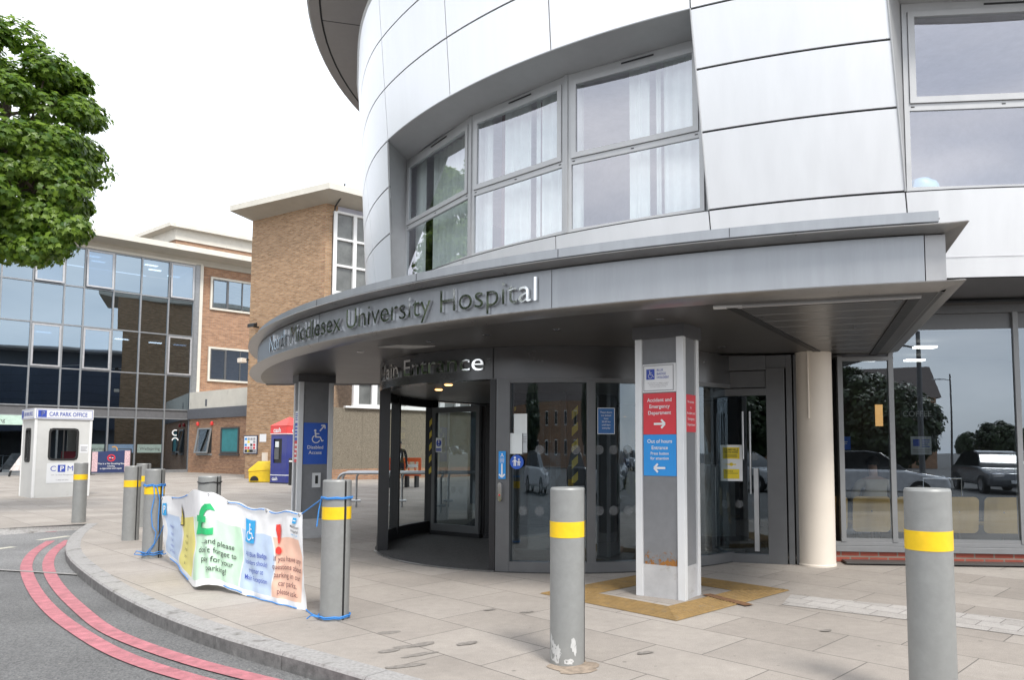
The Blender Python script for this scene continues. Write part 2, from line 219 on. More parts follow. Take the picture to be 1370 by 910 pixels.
# ------------------------------------------------------------------ mesh helpers
ORG = {}
def V3(p): return Vector((p[0], p[1], p[2] if len(p) > 2 else 0))
class MB:
    def __init__(s): s.v = []; s.f = []; s.m = []
    def add(s, vs, fs, mi=0):
        b = len(s.v); s.v += [Vector(v) for v in vs]; s.f += [tuple(i + b for i in f) for f in fs]; s.m += [mi] * len(fs); return s
    def par(s, o, a, b, c, mi=0):                   # parallelepiped
        o, a, b, c = V3(o), V3(a), V3(b), V3(c)
        return s.add([o, o + a, o + a + b, o + b, o + c, o + a + c, o + a + b + c, o + b + c], [(0, 3, 2, 1), (4, 5, 6, 7), (0, 1, 5, 4), (1, 2, 6, 5), (2, 3, 7, 6), (3, 0, 4, 7)], mi)
    def box(s, c, d, mi=0):
        return s.par((c[0] - d[0] / 2, c[1] - d[1] / 2, c[2] - d[2] / 2), (d[0], 0, 0), (0, d[1], 0), (0, 0, d[2]), mi)
    def prism(s, pts, z0, z1, mi=0, cap=True):
        n = len(pts); vs = [(p[0], p[1], z0) for p in pts] + [(p[0], p[1], z1) for p in pts]
        fs = [(i, (i + 1) % n, (i + 1) % n + n, i + n) for i in range(n)]
        if cap: fs += [tuple(range(n - 1, -1, -1)), tuple(range(n, 2 * n))]
        return s.add(vs, fs, mi)
    def extr(s, pts, d, mi=0):                       # polygon of 3D points extruded along d
        n = len(pts); d = V3(d); vs = [V3(p) for p in pts] + [V3(p) + d for p in pts]
        return s.add(vs, [(i, (i + 1) % n, (i + 1) % n + n, i + n) for i in range(n)] + [tuple(range(n - 1, -1, -1)), tuple(range(n, 2 * n))], mi)
    def quad(s, a, b, c, d, mi=0): return s.add([a, b, c, d], [(0, 1, 2, 3)], mi)
    def tube(s, path, r, seg=8, mi=0, closed=False):
        P = [V3(p) for p in path]; n = len(P); vs = []; up = Vector((0, 0, 1)); prev = None
        for i, p in enumerate(P):
            a = P[(i - 1) % n] if (closed or i > 0) else p; b = P[(i + 1) % n] if (closed or i < n - 1) else p
            t = (b - a).normalized()
            if prev is None: x = t.cross(up) if abs(t.z) < .95 else t.cross(Vector((1, 0, 0)))
            else: x = prev - t * prev.dot(t)
            x.normalize(); prev = x; y = t.cross(x); rr = r[i] if isinstance(r, (list, tuple)) else r
            vs += [p + x * (rr * cos(2 * pi * k / seg)) + y * (rr * sin(2 * pi * k / seg)) for k in range(seg)]
        fs = []
        for i in range(n if closed else n - 1):
            j = (i + 1) % n
            fs += [(i * seg + k, i * seg + (k + 1) % seg, j * seg + (k + 1) % seg, j * seg + k) for k in range(seg)]
        if not closed: fs += [tuple(range(seg - 1, -1, -1)), tuple(range((n - 1) * seg, n * seg))]
        return s.add(vs, fs, mi)
    def lathe(s, prof, c=(0, 0, 0), seg=32, mi=0):
        n = len(prof); vs = []
        for k in range(seg):
            a = 2 * pi * k / seg; vs += [(c[0] + r * cos(a), c[1] + r * sin(a), c[2] + z) for r, z in prof]
        fs = [(k * n + i, ((k + 1) % seg) * n + i, ((k + 1) % seg) * n + i + 1, k * n + i + 1) for k in range(seg) for i in range(n - 1)]
        fs += [tuple(k * n for k in range(seg - 1, -1, -1)), tuple(k * n + n - 1 for k in range(seg))]
        return s.add(vs, fs, mi)
    def arc(s, prof, c, a0, a1, n, mi=0, closed=True, caps=True):   # profile (r,z) swept about c, angles in degrees (0 = +Y, -90 = -X)
        k = len(prof); vs = []
        for i in range(n + 1):
            a = radians(a0 + (a1 - a0) * i / n); vs += [(c[0] + r * sin(a), c[1] + r * cos(a), z) for r, z in prof]
        fs = [(i * k + j, (i + 1) * k + j, (i + 1) * k + (j + 1) % k, i * k + (j + 1) % k) for i in range(n) for j in range(k if closed else k - 1)]
        if closed and caps: fs += [tuple(range(k)), tuple(range(n * k + k - 1, n * k - 1, -1))]
        return s.add(vs, fs, mi)
    def grid(s, fn, nu, nv, mi=0):
        vs = [fn(i / nu, j / nv) for j in range(nv + 1) for i in range(nu + 1)]
        return s.add(vs, [(j * (nu + 1) + i, j * (nu + 1) + i + 1, (j + 1) * (nu + 1) + i + 1, (j + 1) * (nu + 1) + i) for j in range(nv) for i in range(nu)], mi)
    def build(s, name, mats, parent=None, loc=None, smooth=True, bevel=0, uvfn=None, ang=32, recalc=True):
        if not isinstance(mats, (list, tuple)): mats = [mats]
        o0 = Vector((0, 0, 0))
        if parent is not None: o0 = ORG.get(parent.name, o0)
        elif loc is not None: o0 = V3(loc)
        me = bpy.data.meshes.new(name); me.from_pydata([v - o0 for v in s.v], [], s.f); me.update()
        for m in mats: me.materials.append(m)
        me.polygons.foreach_set('material_index', s.m)
        if recalc:
            bm = bmesh.new(); bm.from_mesh(me); bmesh.ops.recalc_face_normals(bm, faces=bm.faces); bm.to_mesh(me); bm.free()
        uvl = me.uv_layers.new(name='UVMap')
        for p in me.polygons:
            nrm = p.normal
            if abs(nrm.z) < .75:
                t = Vector((-nrm.y, nrm.x, 0)).normalized()
                for li in p.loop_indices:
                    co = me.vertices[me.loops[li].vertex_index].co + o0; uvl.data[li].uv = (co.dot(t), co.z)
            else:
                for li in p.loop_indices:
                    co = me.vertices[me.loops[li].vertex_index].co + o0; uvl.data[li].uv = (co.x, co.y)
        if uvfn:
            for lp in me.loops: uvl.data[lp.index].uv = uvfn(lp.vertex_index)
        if smooth:
            me.polygons.foreach_set('use_smooth', [True] * len(me.polygons)); me.set_sharp_from_angle(angle=radians(ang))
        o = bpy.data.objects.new(name, me); COL.objects.link(o)
        if parent is not None: o.parent = parent; ORG[o.name] = o0
        else: o.location = o0; ORG[o.name] = o0
        if bevel:
            b = o.modifiers.new('bevel', 'BEVEL'); b.width = bevel; b.segments = 2; b.limit_method = 'ANGLE'; b.angle_limit = radians(40)
        return o
def tag(o, label=None, cat=None, group=None, kind=None):
    if label: o['label'] = label
    if cat: o['category'] = cat
    if group: o['group'] = group
    if kind: o['kind'] = kind
    return o
def thing(name, loc, label, cat, group=None):
    o = bpy.data.objects.new(name, None); COL.objects.link(o); o.location = V3(loc); o.empty_display_size = .2
    ORG[o.name] = V3(loc); return tag(o, label, cat, group)
def copytree(o, parent=None):
    c = o.copy(); COL.objects.link(c)
    if parent is not None: c.parent = parent
    for ch in [x for x in o.children]: copytree(ch, c)
    return c
def struct(o): o['kind'] = 'structure'; return o

# ------------------------------------------------------------------ flat shapes and lettering
_tc = {}
def rawtext(s, align='LEFT', bold=0):
    k = (s, align, bold)
    if k not in _tc:
        cu = bpy.data.curves.new('t', 'FONT'); cu.body = s; cu.align_x = align; cu.resolution_u = 4; cu.offset = bold
        ob = bpy.data.objects.new('t', cu); COL.objects.link(ob); bpy.context.view_layer.update()
        dg = bpy.context.evaluated_depsgraph_get(); me = bpy.data.meshes.new_from_object(ob.evaluated_get(dg))
        _tc[k] = ([(v.co.x, v.co.y) for v in me.vertices], [tuple(p.vertices) for p in me.polygons])
        bpy.data.objects.remove(ob); bpy.data.curves.remove(cu); bpy.data.meshes.remove(me)
    return _tc[k]
CAP = max(v[1] for v in rawtext('H')[0])
class Sh:                                            # 2D shapes with material indices; later shapes lie a hair above earlier ones
    def __init__(s): s.v = []; s.f = []; s.m = []; s.o = []; s.k = 0
    def add(s, vs, fs, mi):
        s.k += 1; s.o += [min(s.k, 5)] * len(vs); b = len(s.v); s.v += vs; s.f += [tuple(i + b for i in f) for f in fs]; s.m += [mi] * len(fs); return s
    def text(s, t, x, y, h, mi=0, align='LEFT', bold=0, sx=1, rot=0):
        vs, fs = rawtext(t, align, bold); k = h / CAP; c_, s_ = cos(rot), sin(rot)
        return s.add([(x + (a * k * sx) * c_ - b * k * s_, y + (a * k * sx) * s_ + b * k * c_) for a, b in vs], fs, mi)
    def rect(s, x0, y0, x1, y1, mi=0): return s.add([(x0, y0), (x1, y0), (x1, y1), (x0, y1)], [(0, 1, 2, 3)], mi)
    def poly(s, pts, mi=0): return s.add(list(pts), [tuple(range(len(pts)))], mi)
    def circ(s, x, y, r, mi=0, n=28): return s.poly([(x + r * cos(2 * pi * i / n), y + r * sin(2 * pi * i / n)) for i in range(n)], mi)
    def line(s, pts, w, mi=0):
        n = len(pts); L_ = []; R_ = []
        for i in range(n):
            a = pts[max(0, i - 1)]; b = pts[min(n - 1, i + 1)]; dx, dy = b[0] - a[0], b[1] - a[1]; l = hypot(dx, dy) or 1
            L_.append((pts[i][0] - dy / l * w / 2, pts[i][1] + dx / l * w / 2)); R_.append((pts[i][0] + dy / l * w / 2, pts[i][1] - dx / l * w / 2))
        return s.add(L_ + R_, [(i, i + 1, n + i + 1, n + i) for i in range(n - 1)], mi)
    def arcl(s, x, y, r, a0, a1, w, mi=0, n=24): return s.line([(x + r * cos(radians(a0 + (a1 - a0) * i / n)), y + r * sin(radians(a0 + (a1 - a0) * i / n))) for i in range(n + 1)], w, mi)
    def arrow(s, x0, y0, x1, y1, w, mi=0):
        l = hypot(x1 - x0, y1 - y0); ux, uy = (x1 - x0) / l, (y1 - y0) / l; hd = w * 2.0
        s.line([(x0, y0), (x1 - ux * w * .6, y1 - uy * w * .6)], w, mi)
        for sg in (1, -1):
            s.line([(x1, y1), (x1 - ux * hd - uy * hd * sg, y1 - uy * hd + ux * hd * sg)], w, mi)
        return s
    def chair(s, x, y, h, mi=0):                     # wheelchair symbol, facing right, h tall, (x,y) lower left
        q = lambda a, b: (x + a * h, y + b * h)
        s.circ(*q(.33, .92), .085 * h, mi, 16); s.line([q(.34, .82), q(.38, .46)], .1 * h, mi); s.line([q(.36, .68), q(.62, .68)], .075 * h, mi)
        s.line([q(.35, .44), q(.68, .44), q(.70, .42), q(.82, .14)], .085 * h, mi); s.line([q(.80, .15), q(.93, .2)], .08 * h, mi)
        s.arcl(*q(.40, .29), .26 * h, 115, 345, .07 * h, mi); return s
    def mesh(s, fn, off=0):
        b = MB(); b.v = []; b.f = list(s.f); b.m = list(s.m); e = .01
        for p, k in zip(s.v, s.o):
            q = fn(*p); n = (fn(p[0] + e, p[1]) - q).cross(fn(p[0], p[1] + e) - q).normalized(); b.v.append(q + n * (.0006 * k))
        return b
    def solid(s, fn, t):                             # extruded: fn(x, y, t)
        b = MB(); n = len(s.v); b.v = [fn(p[0], p[1], t) for p in s.v] + [fn(p[0], p[1], 0) for p in s.v]; b.f = list(s.f); b.m = list(s.m)
        cnt = {}
        for f in s.f:
            for i in range(len(f)):
                e = (f[i], f[(i + 1) % len(f)]); cnt[e] = 1
        for (a, c) in list(cnt):
            if (c, a) not in cnt: b.f.append((c, a, a + n, c + n)); b.m.append(0)
        return b
def frame3(o, ux, uy): 
    o, ux, uy = V3(o), V3(ux).normalized(), V3(uy).normalized(); n = ux.cross(uy)
    return lambda x, y, t=0: o + ux * x + uy * y + n * t
def sign(name, label, cat, o, ux, w, h, plate, sh, mats, t=.006, uy=(0, 0, 1), group=None, parent=None, border=None):
    """flat sign board; o = lower-left corner on the surface, lettering as child mesh"""
    fn = frame3(o, ux, uy); b = MB(); p = [fn(0, 0), fn(w, 0), fn(w, h), fn(0, h)]; n = (fn(0, 0, 1) - fn(0, 0))
    b.extr(p, n * t)
    if parent is None: ob = tag(b.build(name, plate, loc=fn(w / 2, 0), smooth=False), label, cat, group)
    else:
        ob = b.build(name, plate, parent=parent, smooth=False)
        if label: ob['label'] = label
    if sh is not None:
        sh.mesh(lambda x, y: fn(x, y, t + .002)).build('lettering', mats, parent=ob, smooth=False, recalc=False)
    return ob

# ================================================================== GROUND, ROAD, PAVEMENT
struct(MB().add([(-300, -300, -.112), (300, -300, -.112), (300, 300, -.112), (-300, 300, -.112)], [(0, 1, 2, 3)]).build('road', M['road'], smooth=False))
kpx = [(117, 701), (105, 707.5), (95, 715), (88.5, 724), (86, 733), (88.5, 742), (95, 750), (105, 758), (118, 768), (133, 779), (150, 790), (166, 799), (186, 809), (208, 819), (233, 829), (260, 839.5), (306, 855), (350, 867.5), (400, 880.5), (460, 893)]
kp = [G(x, y).xy for x, y in kpx] + [Vector(p) for p in ((-1.0, 4.33), (-.2, 3.86), (1.0, 3.2), (2.6, 2.38), (5, 1.2), (9, -.6), (16, -3.4), (60, -20))]
# smooth the path
for _ in range(2):
    kp = [kp[0]] + [(kp[i - 1] + kp[i] * 2 + kp[i + 1]) / 4 for i in range(1, len(kp) - 1)] + [kp[-1]]
def offs(path, d):
    out = []
    for i, p in enumerate(path):
        t = (path[min(i + 1, len(path) - 1)] - path[max(i - 1, 0)]).normalized(); out.append(p + Vector((-t.y, t.x)) * d)
    return out
kin = offs(kp, .17)
KD = [Vector(p) for p in ((-60, 13.0), (-22, 13.05), (-13, 13.1), (-10.6, 13.15))]
ext = [tuple(p) for p in KD] + [tuple(p) for p in kin] + [(70, -20), (70, 110), (-90, 110), (-90, 13)]
MBp = MB().add([(x, y, 0) for x, y in ext], [tuple(range(len(ext)))])
pv = struct(MBp.build('pavement', M['pave'], smooth=False, recalc=False))
for p in pv.data.polygons:
    if p.normal.z < 0: p.flip()
# kerb stones
kb = MB(); n = len(kp)
# resample kerb into 0.9 m stones with joints
def resample(path, step):
    out = [path[0].copy()]; acc = 0
    for a, b in zip(path[:-1], path[1:]):
        l = (b - a).length; d = step - acc
        while d <= l:
            out.append(a + (b - a) * (d / l)); d += step
        acc = l - (d - step)
    return out
kr = resample(kp, .1)[:260]; kri = offs(kr, .17); kro = offs(kr, -.012)
STN = 9
for i in range(0, len(kr) - 1):
    g = .004 if i % STN == STN - 1 else 0; t = (kr[i + 1] - kr[i]).normalized()
    a, b, c, d = kr[i], kr[i + 1] - t * g, kri[i + 1] - t * g, kri[i]; a2, b2 = kro[i], kro[i + 1] - t * g
    z = .003
    kb.add([(a.x, a.y, z), (b.x, b.y, z), (c.x, c.y, z), (d.x, d.y, z), (a2.x, a2.y, z - .018), (b2.x, b2.y, z - .018), (a2.x, a2.y, -.12), (b2.x, b2.y, -.12)], [(0, 1, 2, 3), (4, 5, 1, 0)]); kb.add([(a2.x, a2.y, z - .018), (b2.x, b2.y, z - .018), (b2.x, b2.y, -.12), (a2.x, a2.y, -.12)], [(3, 2, 1, 0)], 2)
    if g:
        e, f, e2 = kr[i + 1], kri[i + 1], kro[i + 1]
        kb.add([(b.x, b.y, z - .004), (e.x, e.y, z - .004), (f.x, f.y, z - .004), (c.x, c.y, z - .004), (b2.x, b2.y, -.12), (e2.x, e2.y, -.12)], [(0, 1, 2, 3), (4, 5, 1, 0)], 1)
struct(kb.build('kerb', [M['kerb'], M['kerbgap'], mat('kerb_face_grime', (.15, .145, .14), .9, var=.35, vscale=14, bump=.3, bscale=90, dirt=((.26, .25, .24), 6, .6))], smooth=False, recalc=False))
# dropped kerb ramp on the far side of the bay
rb = MB(); q = KD + [kp[0]]
for a, b in zip(q[:-1], q[1:]):
    rb.add([(a.x, a.y, .001), (b.x, b.y, .001), (b.x + .0, b.y - (.30 if b.x < -9.8 else .03), -.111), (a.x, a.y - .30, -.111)], [(0, 3, 2, 1)])
struct(rb.build('dropped_kerb', M['kerb'], smooth=False))
# old tarmac beyond the trench line
struct(MB().add([(*G(-900, 708, -.106).xy, -.106), (*G(-200, 752, -.106).xy, -.106), (*G(0, 763, -.106).xy, -.106), (*G(108, 770, -.106).xy, -.106), (*G(90, 735, -.106).xy, -.106), (*G(112, 706, -.106).xy, -.106), (*G(60, 712, -.106).xy, -.106)], [(0, 1, 2, 3, 4, 5, 6)]).build('worn_road_patch', M['oldroad'], smooth=False))
ZL = -.102
def stripe(px, wid, name, m, z=ZL):
    P = [G(x, y, z).xy for x, y in px]
    if len(P) > 2:
        for _ in range(2):
            R_ = [P[0]]
            for a, b in zip(P[:-1], P[1:]): R_ += [a * .75 + b * .25, a * .25 + b * .75]
            P = R_ + [P[-1]]
    l, r = offs(P, wid / 2), offs(P, -wid / 2); k = len(P); b = MB()
    b.add([(p.x, p.y, z) for p in l] + [(p.x, p.y, z) for p in r], [(i, i + 1, k + i + 1, k + i) for i in range(k - 1)])
    o = b.build(name, m, smooth=False); o['kind'] = 'structure'; return o
stripe([(68, 724), (45, 738), (34, 755), (37, 772), (50, 797), (75, 824), (110, 848), (143, 868), (190, 888), (253, 907), (325, 926), (430, 952), (600, 990)], .125, 'red_line', M['red'])
stripe([(92, 723), (74, 735), (63.5, 750), (66, 768), (82, 792), (110, 818), (138, 841), (180, 860), (250, 884), (330, 905), (430, 928), (610, 968)], .125, 'red_line', M['red'])
stripe([(-400, 715), (0, 712.5), (75, 711.5)], .12, 'red_line', M['red'])
stripe([(52, 723), (92, 717.5)], .14, 'white_road_mark', M['white_line'])
stripe([(-20, 737), (18, 732)], .14, 'white_road_mark', M['white_line'])
stripe([(-200, 752), (0, 762.5), (106, 769)], .06, 'trench_seam', mat('seam_grey', (.26, .25, .24), .9, var=.3, vscale=20), z=-.098)
# light sett band, tactile paving round the column
P_ = [G(1058, 796.5), G(1219, 812.7), G(1370, 831), G(1700, 872), G(1700, 905), G(1370, 852), G(1219, 831), G(1046, 810)]
struct(MB().add([(p.x, p.y, .004) for p in P_], [tuple(range(8))]).build('sett_band', M['sett'], smooth=False))
tF = Vector((.763, 6.157)); e1 = Vector((.70, .714)); e2 = Vector((-.714, .70)); tw, td, rw = 1.85, 1.66, .40
tb = MB()
def trib(o, u, v, wd, ln):
    # four trapezoid strips with raised ribs running along u
    A, B = o, o + u * ln; C, D = o + u * (ln - wd) + v * wd, o + u * wd + v * wd
    tb.add([(*A, .004), (*B, .004), (*C, .004), (*D, .004)], [(0, 1, 2, 3)])
    nr = 9
    for k in range(nr):
        d0 = wd * (k + .25) / nr; d1 = wd * (k + .75) / nr
        p = [o + u * d0 + v * d0, o + u * (ln - d0) + v * d0, o + u * (ln - d1) + v * d1, o + u * d1 + v * d1]
        tb.add([(*x, .004) for x in p] + [(*x, .011) for x in [p[0] + v * .004, p[1] + v * .004, p[2] - v * .004, p[3] - v * .004]], [(4, 5, 6, 7), (0, 1, 5, 4), (2, 3, 7, 6), (1, 2, 6, 5), (3, 0, 4, 7)])
trib(tF, e1, e2, rw, tw); trib(tF + e1 * tw, e2, -e1, rw, td); trib(tF + e1 * tw + e2 * td, -e1, -e2, rw, tw); trib(tF + e2 * td, -e2, e1, rw, td)
struct(tb.build('tactile_paving', M['tact'], smooth=False))
a, b = G(945, 797), G(1003, 812); t_ = (b - a).normalized(); nn = Vector((-t_.y, t_.x, 0)) * .05
struct(MB().add([(*(a + nn).xy, .0125), (*(a - nn).xy, .0125), (*(b - nn).xy, .0125), (*(b + nn).xy, .0125)], [(0, 1, 2, 3)]).build('rusty_drain', M['rust'], smooth=False))
# footprints / oil spots and litter
sp = MB(); random.seed(3)
stain = mat('pavement_stain', (.21, .19, .17), .85, var=.3, vscale=30)
for iq, (x, y, a_, b_) in enumerate([(520, 847, .10, .05), (548, 866, .13, .04), (560, 877, .14, .035), (541, 892, .15, .035), (520, 872, .09, .04), (566, 863, .11, .045), (625, 862, .1, .04), (705, 820, .07, .03), (655, 817, .06, .03), (862, 875, .07, .035), (1105, 845, .06, .03)]):
    c0 = G(x, y); r0 = random.uniform(.3, .7); k = 12
    sp.add([(c0.x + cos(2 * pi * i / k) * a_ * cos(r0) * random.uniform(.7, 1.1) - sin(2 * pi * i / k) * b_ * sin(r0), c0.y + cos(2 * pi * i / k) * a_ * sin(r0) + sin(2 * pi * i / k) * b_ * cos(r0) * random.uniform(.7, 1.2), .002 + iq * .0005) for i in range(k)], [tuple(range(k))])
struct(sp.build('stains', stain, smooth=False))
c0 = G(759, 893); k = 22; random.seed(5)
struct(MB().add([(c0.x + .04 + cos(2 * pi * i / k) * random.uniform(.12, .19), c0.y + sin(2 * pi * i / k) * random.uniform(.12, .17), .0035) for i in range(k)], [tuple(range(k))]).build('rust_ring', mat('rust_ring', (.27, .215, .165), .9, var=.35, vscale=20), smooth=False))

# ================================================================== ROUND HOSPITAL BUILDING
DC = Vector((5.518, 17.936)); RG = 10.15
hb = thing('hospital_building', (DC.x, DC.y, 0), 'round hospital building clad in flared silver panels over the entrance canopy', 'hospital')
def sm(x): x = max(0, min(1, x)); return x * x * (3 - 2 * x)
def rad(th, z):
    wq = sm((-th - 108) / 17) if th > -180 else 1
    a = .15 * (1 - wq); k1 = .055 + .135 * wq; k2 = .055 + .03 * wq
    return 10.224 + a + k1 * (min(z, 6.47) - 4.2) + k2 * max(0, z - 6.47)
def DP(th, z, r=None, dr=0):
    r = (rad(th, z) if r is None else r) + dr; t = radians(th); return Vector((DC.x + r * sin(t), DC.y + r * cos(t), z))
ZR = [3.27, 4.22, 5.1, 5.8, 6.47, 7.32, 8.16, 9.0]
TH = [-72.5, -83, -93.8, -104.5, -115.2, -126, -136.5, -147, -156.9, -168.9, -181, -193, -205, -217, -230]
TH += [-245, -262, -280, -298, -316, -334, -352, -370, -388, -406, -421, -432.5]
SLANT = {5: (-120.3, -125.1), 6: (-134.5, -135.8), 7: (-144.9, -146.2), 8: (-156.75, -156.3), 9: (-168.75, -167.5)}
def seam(i, z):
    if i not in SLANT: return TH[i]
    a, b_ = SLANT[i]; return a + (b_ - a) * max(-.5, min(1, (z - 4.22) / 2.25))
def inwin(i, j):
    return (5 <= i <= 7 and 1 <= j <= 3) or (9 <= i <= 10 and 1 <= j <= 3)
cl = MB(); bk = MB(); cr2 = MB()
for i in range(len(TH) - 1):
    for j in range(len(ZR) - 1):
        if inwin(i, j): continue
        z0, z1 = ZR[j], ZR[j + 1]; g = .0125; ga = degrees(.008 / 10.6)
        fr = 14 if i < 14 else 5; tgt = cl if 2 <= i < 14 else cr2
        Z0, Z1 = z0 + g, z1 - g
        def pan(u, v, dr=0, e=ga):
            z = Z0 + (Z1 - Z0) * v; a0, a1 = seam(i, z) - e, seam(i + 1, z) + e
            return DP(a0 + (a1 - a0) * u, z, None, dr)
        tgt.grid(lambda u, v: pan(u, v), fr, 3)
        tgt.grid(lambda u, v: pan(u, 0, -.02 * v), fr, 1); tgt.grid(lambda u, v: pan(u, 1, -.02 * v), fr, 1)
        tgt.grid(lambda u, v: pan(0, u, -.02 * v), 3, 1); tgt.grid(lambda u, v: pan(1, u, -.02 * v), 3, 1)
        bk.grid(lambda u, v: DP(seam(i, z0 + (z1 - z0) * v) + (seam(i + 1, z0 + (z1 - z0) * v) - seam(i, z0 + (z1 - z0) * v)) * u, z0 + (z1 - z0) * v, None, -.022), fr, 3)
cl.build('cladding', M['clad'], hb, ang=20); cr2.build('rear_cladding', mat('rear_darkened_cladding', (.07, .085, .12), .35, .3), hb, ang=20)  # unseen rear panels: shade put into the colour so office glass mirrors them dark
bk.build('joint_backing', M['joint'], hb)
# rim, soffit ring beneath the drum
rm = MB()
for k in range(180):
    a0, a1 = -72.5 - 2 * k, -74.5 - 2 * k
    rm.add([DP(a0, 9.0), DP(a1, 9.0), DP(a1, 9.03, None, .03), DP(a0, 9.03, None, .03), DP(a1, 9.06, None, -.05), DP(a0, 9.06, None, -.05), DP(a1, 9.06, 8), DP(a0, 9.06, 8)], [(0, 1, 2, 3), (3, 2, 4, 5), (5, 4, 6, 7)])
rm.build('rim', M['clad'], hb)
sf = MB()
for k in range(90):
    a0, a1 = -72.5 - 4 * k, -76.5 - 4 * k
    sf.add([DP(a0, 3.27), DP(a1, 3.27), DP(a1, 3.262, 10.0), DP(a0, 3.262, 10.0), DP(a1, 3.27, 6), DP(a0, 3.27, 6)], [(0, 3, 2, 1), (3, 5, 4, 2)])
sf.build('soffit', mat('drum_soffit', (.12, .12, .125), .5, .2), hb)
# upper storey glazing and roof with its overhanging eave
up = MB(); up.arc([(9.7, 9.06), (9.7, 10.5), (9.5, 10.5), (9.5, 9.06)], DC, 0, 360, 96, caps=False); up.build('upper_storey', M['band'], hb)
ev = MB(); ev.arc([(9.4, 10.5), (11.40, 10.5), (11.41, 10.52), (11.43, 10.52), (11.44, 10.5), (11.64, 10.5), (11.68, 10.54), (11.68, 10.72), (9.0, 11.1), (2, 11.5), (2, 11.2), (9.0, 10.7)], DC, 0, 360, 144, caps=False)
evo = ev.build('roof', M['eave'], hb)
jn = MB(); 
for a in (-83, -104.5, -126, -147, -168, -62, -41): jn.par(DP(a, 10.497, 9.75), (DP(a, 0, 1) - DP(a, 0, 0)) * 1.66, (DP(a + 90, 0, 1) - DP(a + 90, 0, 0)) * .02, (0, 0, .004))
jn.arc([(11.405, 10.497), (11.44, 10.497), (11.44, 10.503), (11.405, 10.503)], DC, 0, 360, 144, caps=False)
jn.build('soffit_joint', M['joint'], evo)
# windows set in the drum
def bar(b, p, q, wd, dp, nrm, mi=0):                 # straight bar from p to q, width wd (both sides), depth dp along nrm
    p, q, nrm = V3(p), V3(q), V3(nrm); t = (q - p).normalized(); s_ = t.cross(nrm).normalized()
    b.par(p - s_ * wd / 2, q - p, s_ * wd, nrm * dp, mi)
ZB, ZT, ZH = 4.245, 5.19, 6.40
def drum_window(a0, a1, zb=ZB, zt=ZT, zh=ZH, curt=(), vents=True, slots=True):
    p0, p1 = DP(a0, 0, RG), DP(a1, 0, RG); t = (p1 - p0).normalized(); L_ = (p1 - p0).length; nr = Vector((t.y, -t.x, 0))
    if nr.dot(Vector((p0.x - DC.x, p0.y - DC.y, 0))) < 0: nr = -nr
    P = lambda u, z, d=0: Vector((p0.x, p0.y, 0)) + t * u + nr * d + Vector((0, 0, z))
    f = MB()
    def rb_(u0, z0, u1, z1, d0, d1, mi=0): f.par(P(u0, z0, d0), t * (u1 - u0), (0, 0, z1 - z0), nr * (d1 - d0), mi)
    rb_(-.0, zb, .055, zh, -.05, .0); rb_(L_ - .055, zb, L_, zh, -.05, .0)
    rb_(.055, zb, L_ - .055, zb + .045, -.05, -.001); rb_(.055, zh - .1, L_ - .055, zh, -.05, -.001); rb_(.055, zt - .03, L_ - .055, zt + .045, -.05, -.002)
    # opening sash in the upper light
    s0, s1, y0, y1 = .06, L_ - .06, zt + .05, zh - .104
    for q in ((s0, y0, s0 + .07, y1), (s1 - .07, y0, s1, y1), (s0 + .07, y0, s1 - .07, y0 + .07), (s0 + .07, y1 - .06, s1 - .07, y1)): rb_(*q, -.04, .018)
    if slots:
        for u in (.09, L_ / 2, L_ - .09): rb_(u - .02, zt + .004, u + .02, zt + .018, -.002, .001, 1)
        rb_(L_ * .42, zh - .06, L_ * .66, zh - .04, -.002, .006, 1)
    wo = f.build('window', [M['frame'], M['black']], hb, smooth=False, bevel=0)
    g1 = MB().quad(P(s0 + .06, y0 + .06, .0), P(s1 - .06, y0 + .06, .0), P(s1 - .06, y1 - .05, .0), P(s0 + .06, y1 - .05, .0)); g1.build('pane', M['g_up'], wo, smooth=False)
    g2 = MB().quad(P(.05, zb + .04, -.02), P(L_ - .05, zb + .04, -.02), P(L_ - .05, zt - .025, -.02), P(.05, zt - .025, -.02)); g2.build('pane', M['g_up'], wo, smooth=False)
    for u0, u1, d, m_, amp in curt:
        c_ = MB(); nn = max(4, int((u1 - u0) * L_ / .022)); ph = random.random() * 6
        c_.grid(lambda u, v: P(L_ * (u0 + (u1 - u0) * u), zb - .05 + v * (zh - zb + .1), -d - amp * (.5 + .5 * sin(ph + 6.283 * u * (u1 - u0) * L_ / .16 + .6 * sin(u * 9 + ph))) - .012 * sin(u * 31 + ph)), nn, 4)
        c_.build('curtain', m_, wo, ang=80)
    return wo
random.seed(11)
drum_window(-122.3, -134.75, curt=[(-.02, .16, .20, M['curtain'], .05), (.19, 1.02, .3, M['curtain'], .09)])
drum_window(-135.0, -145.45, curt=[(-.02, .14, .2, M['curtain'], .06), (.22, .52, .26, M['curtain'], .08), (.14, .22, .34, M['maroon'], .05), (.56, .60, .3, M['curtain'], .03), (.62, 1.02, .24, M['curtain'], .06), (.5, .57, .4, M['maroon'], .04)])
drum_window(-145.7, -156.35, curt=[(-.02, .07, .2, M['curtain'], .05), (.42, .57, .25, M['curtain'], .06), (.6, .64, .3, M['curtain'], .03), (.67, 1.02, .22, M['curtain'], .05)])
drum_window(-168.95, -180.9, slots=True); drum_window(-181.1, -192.9)
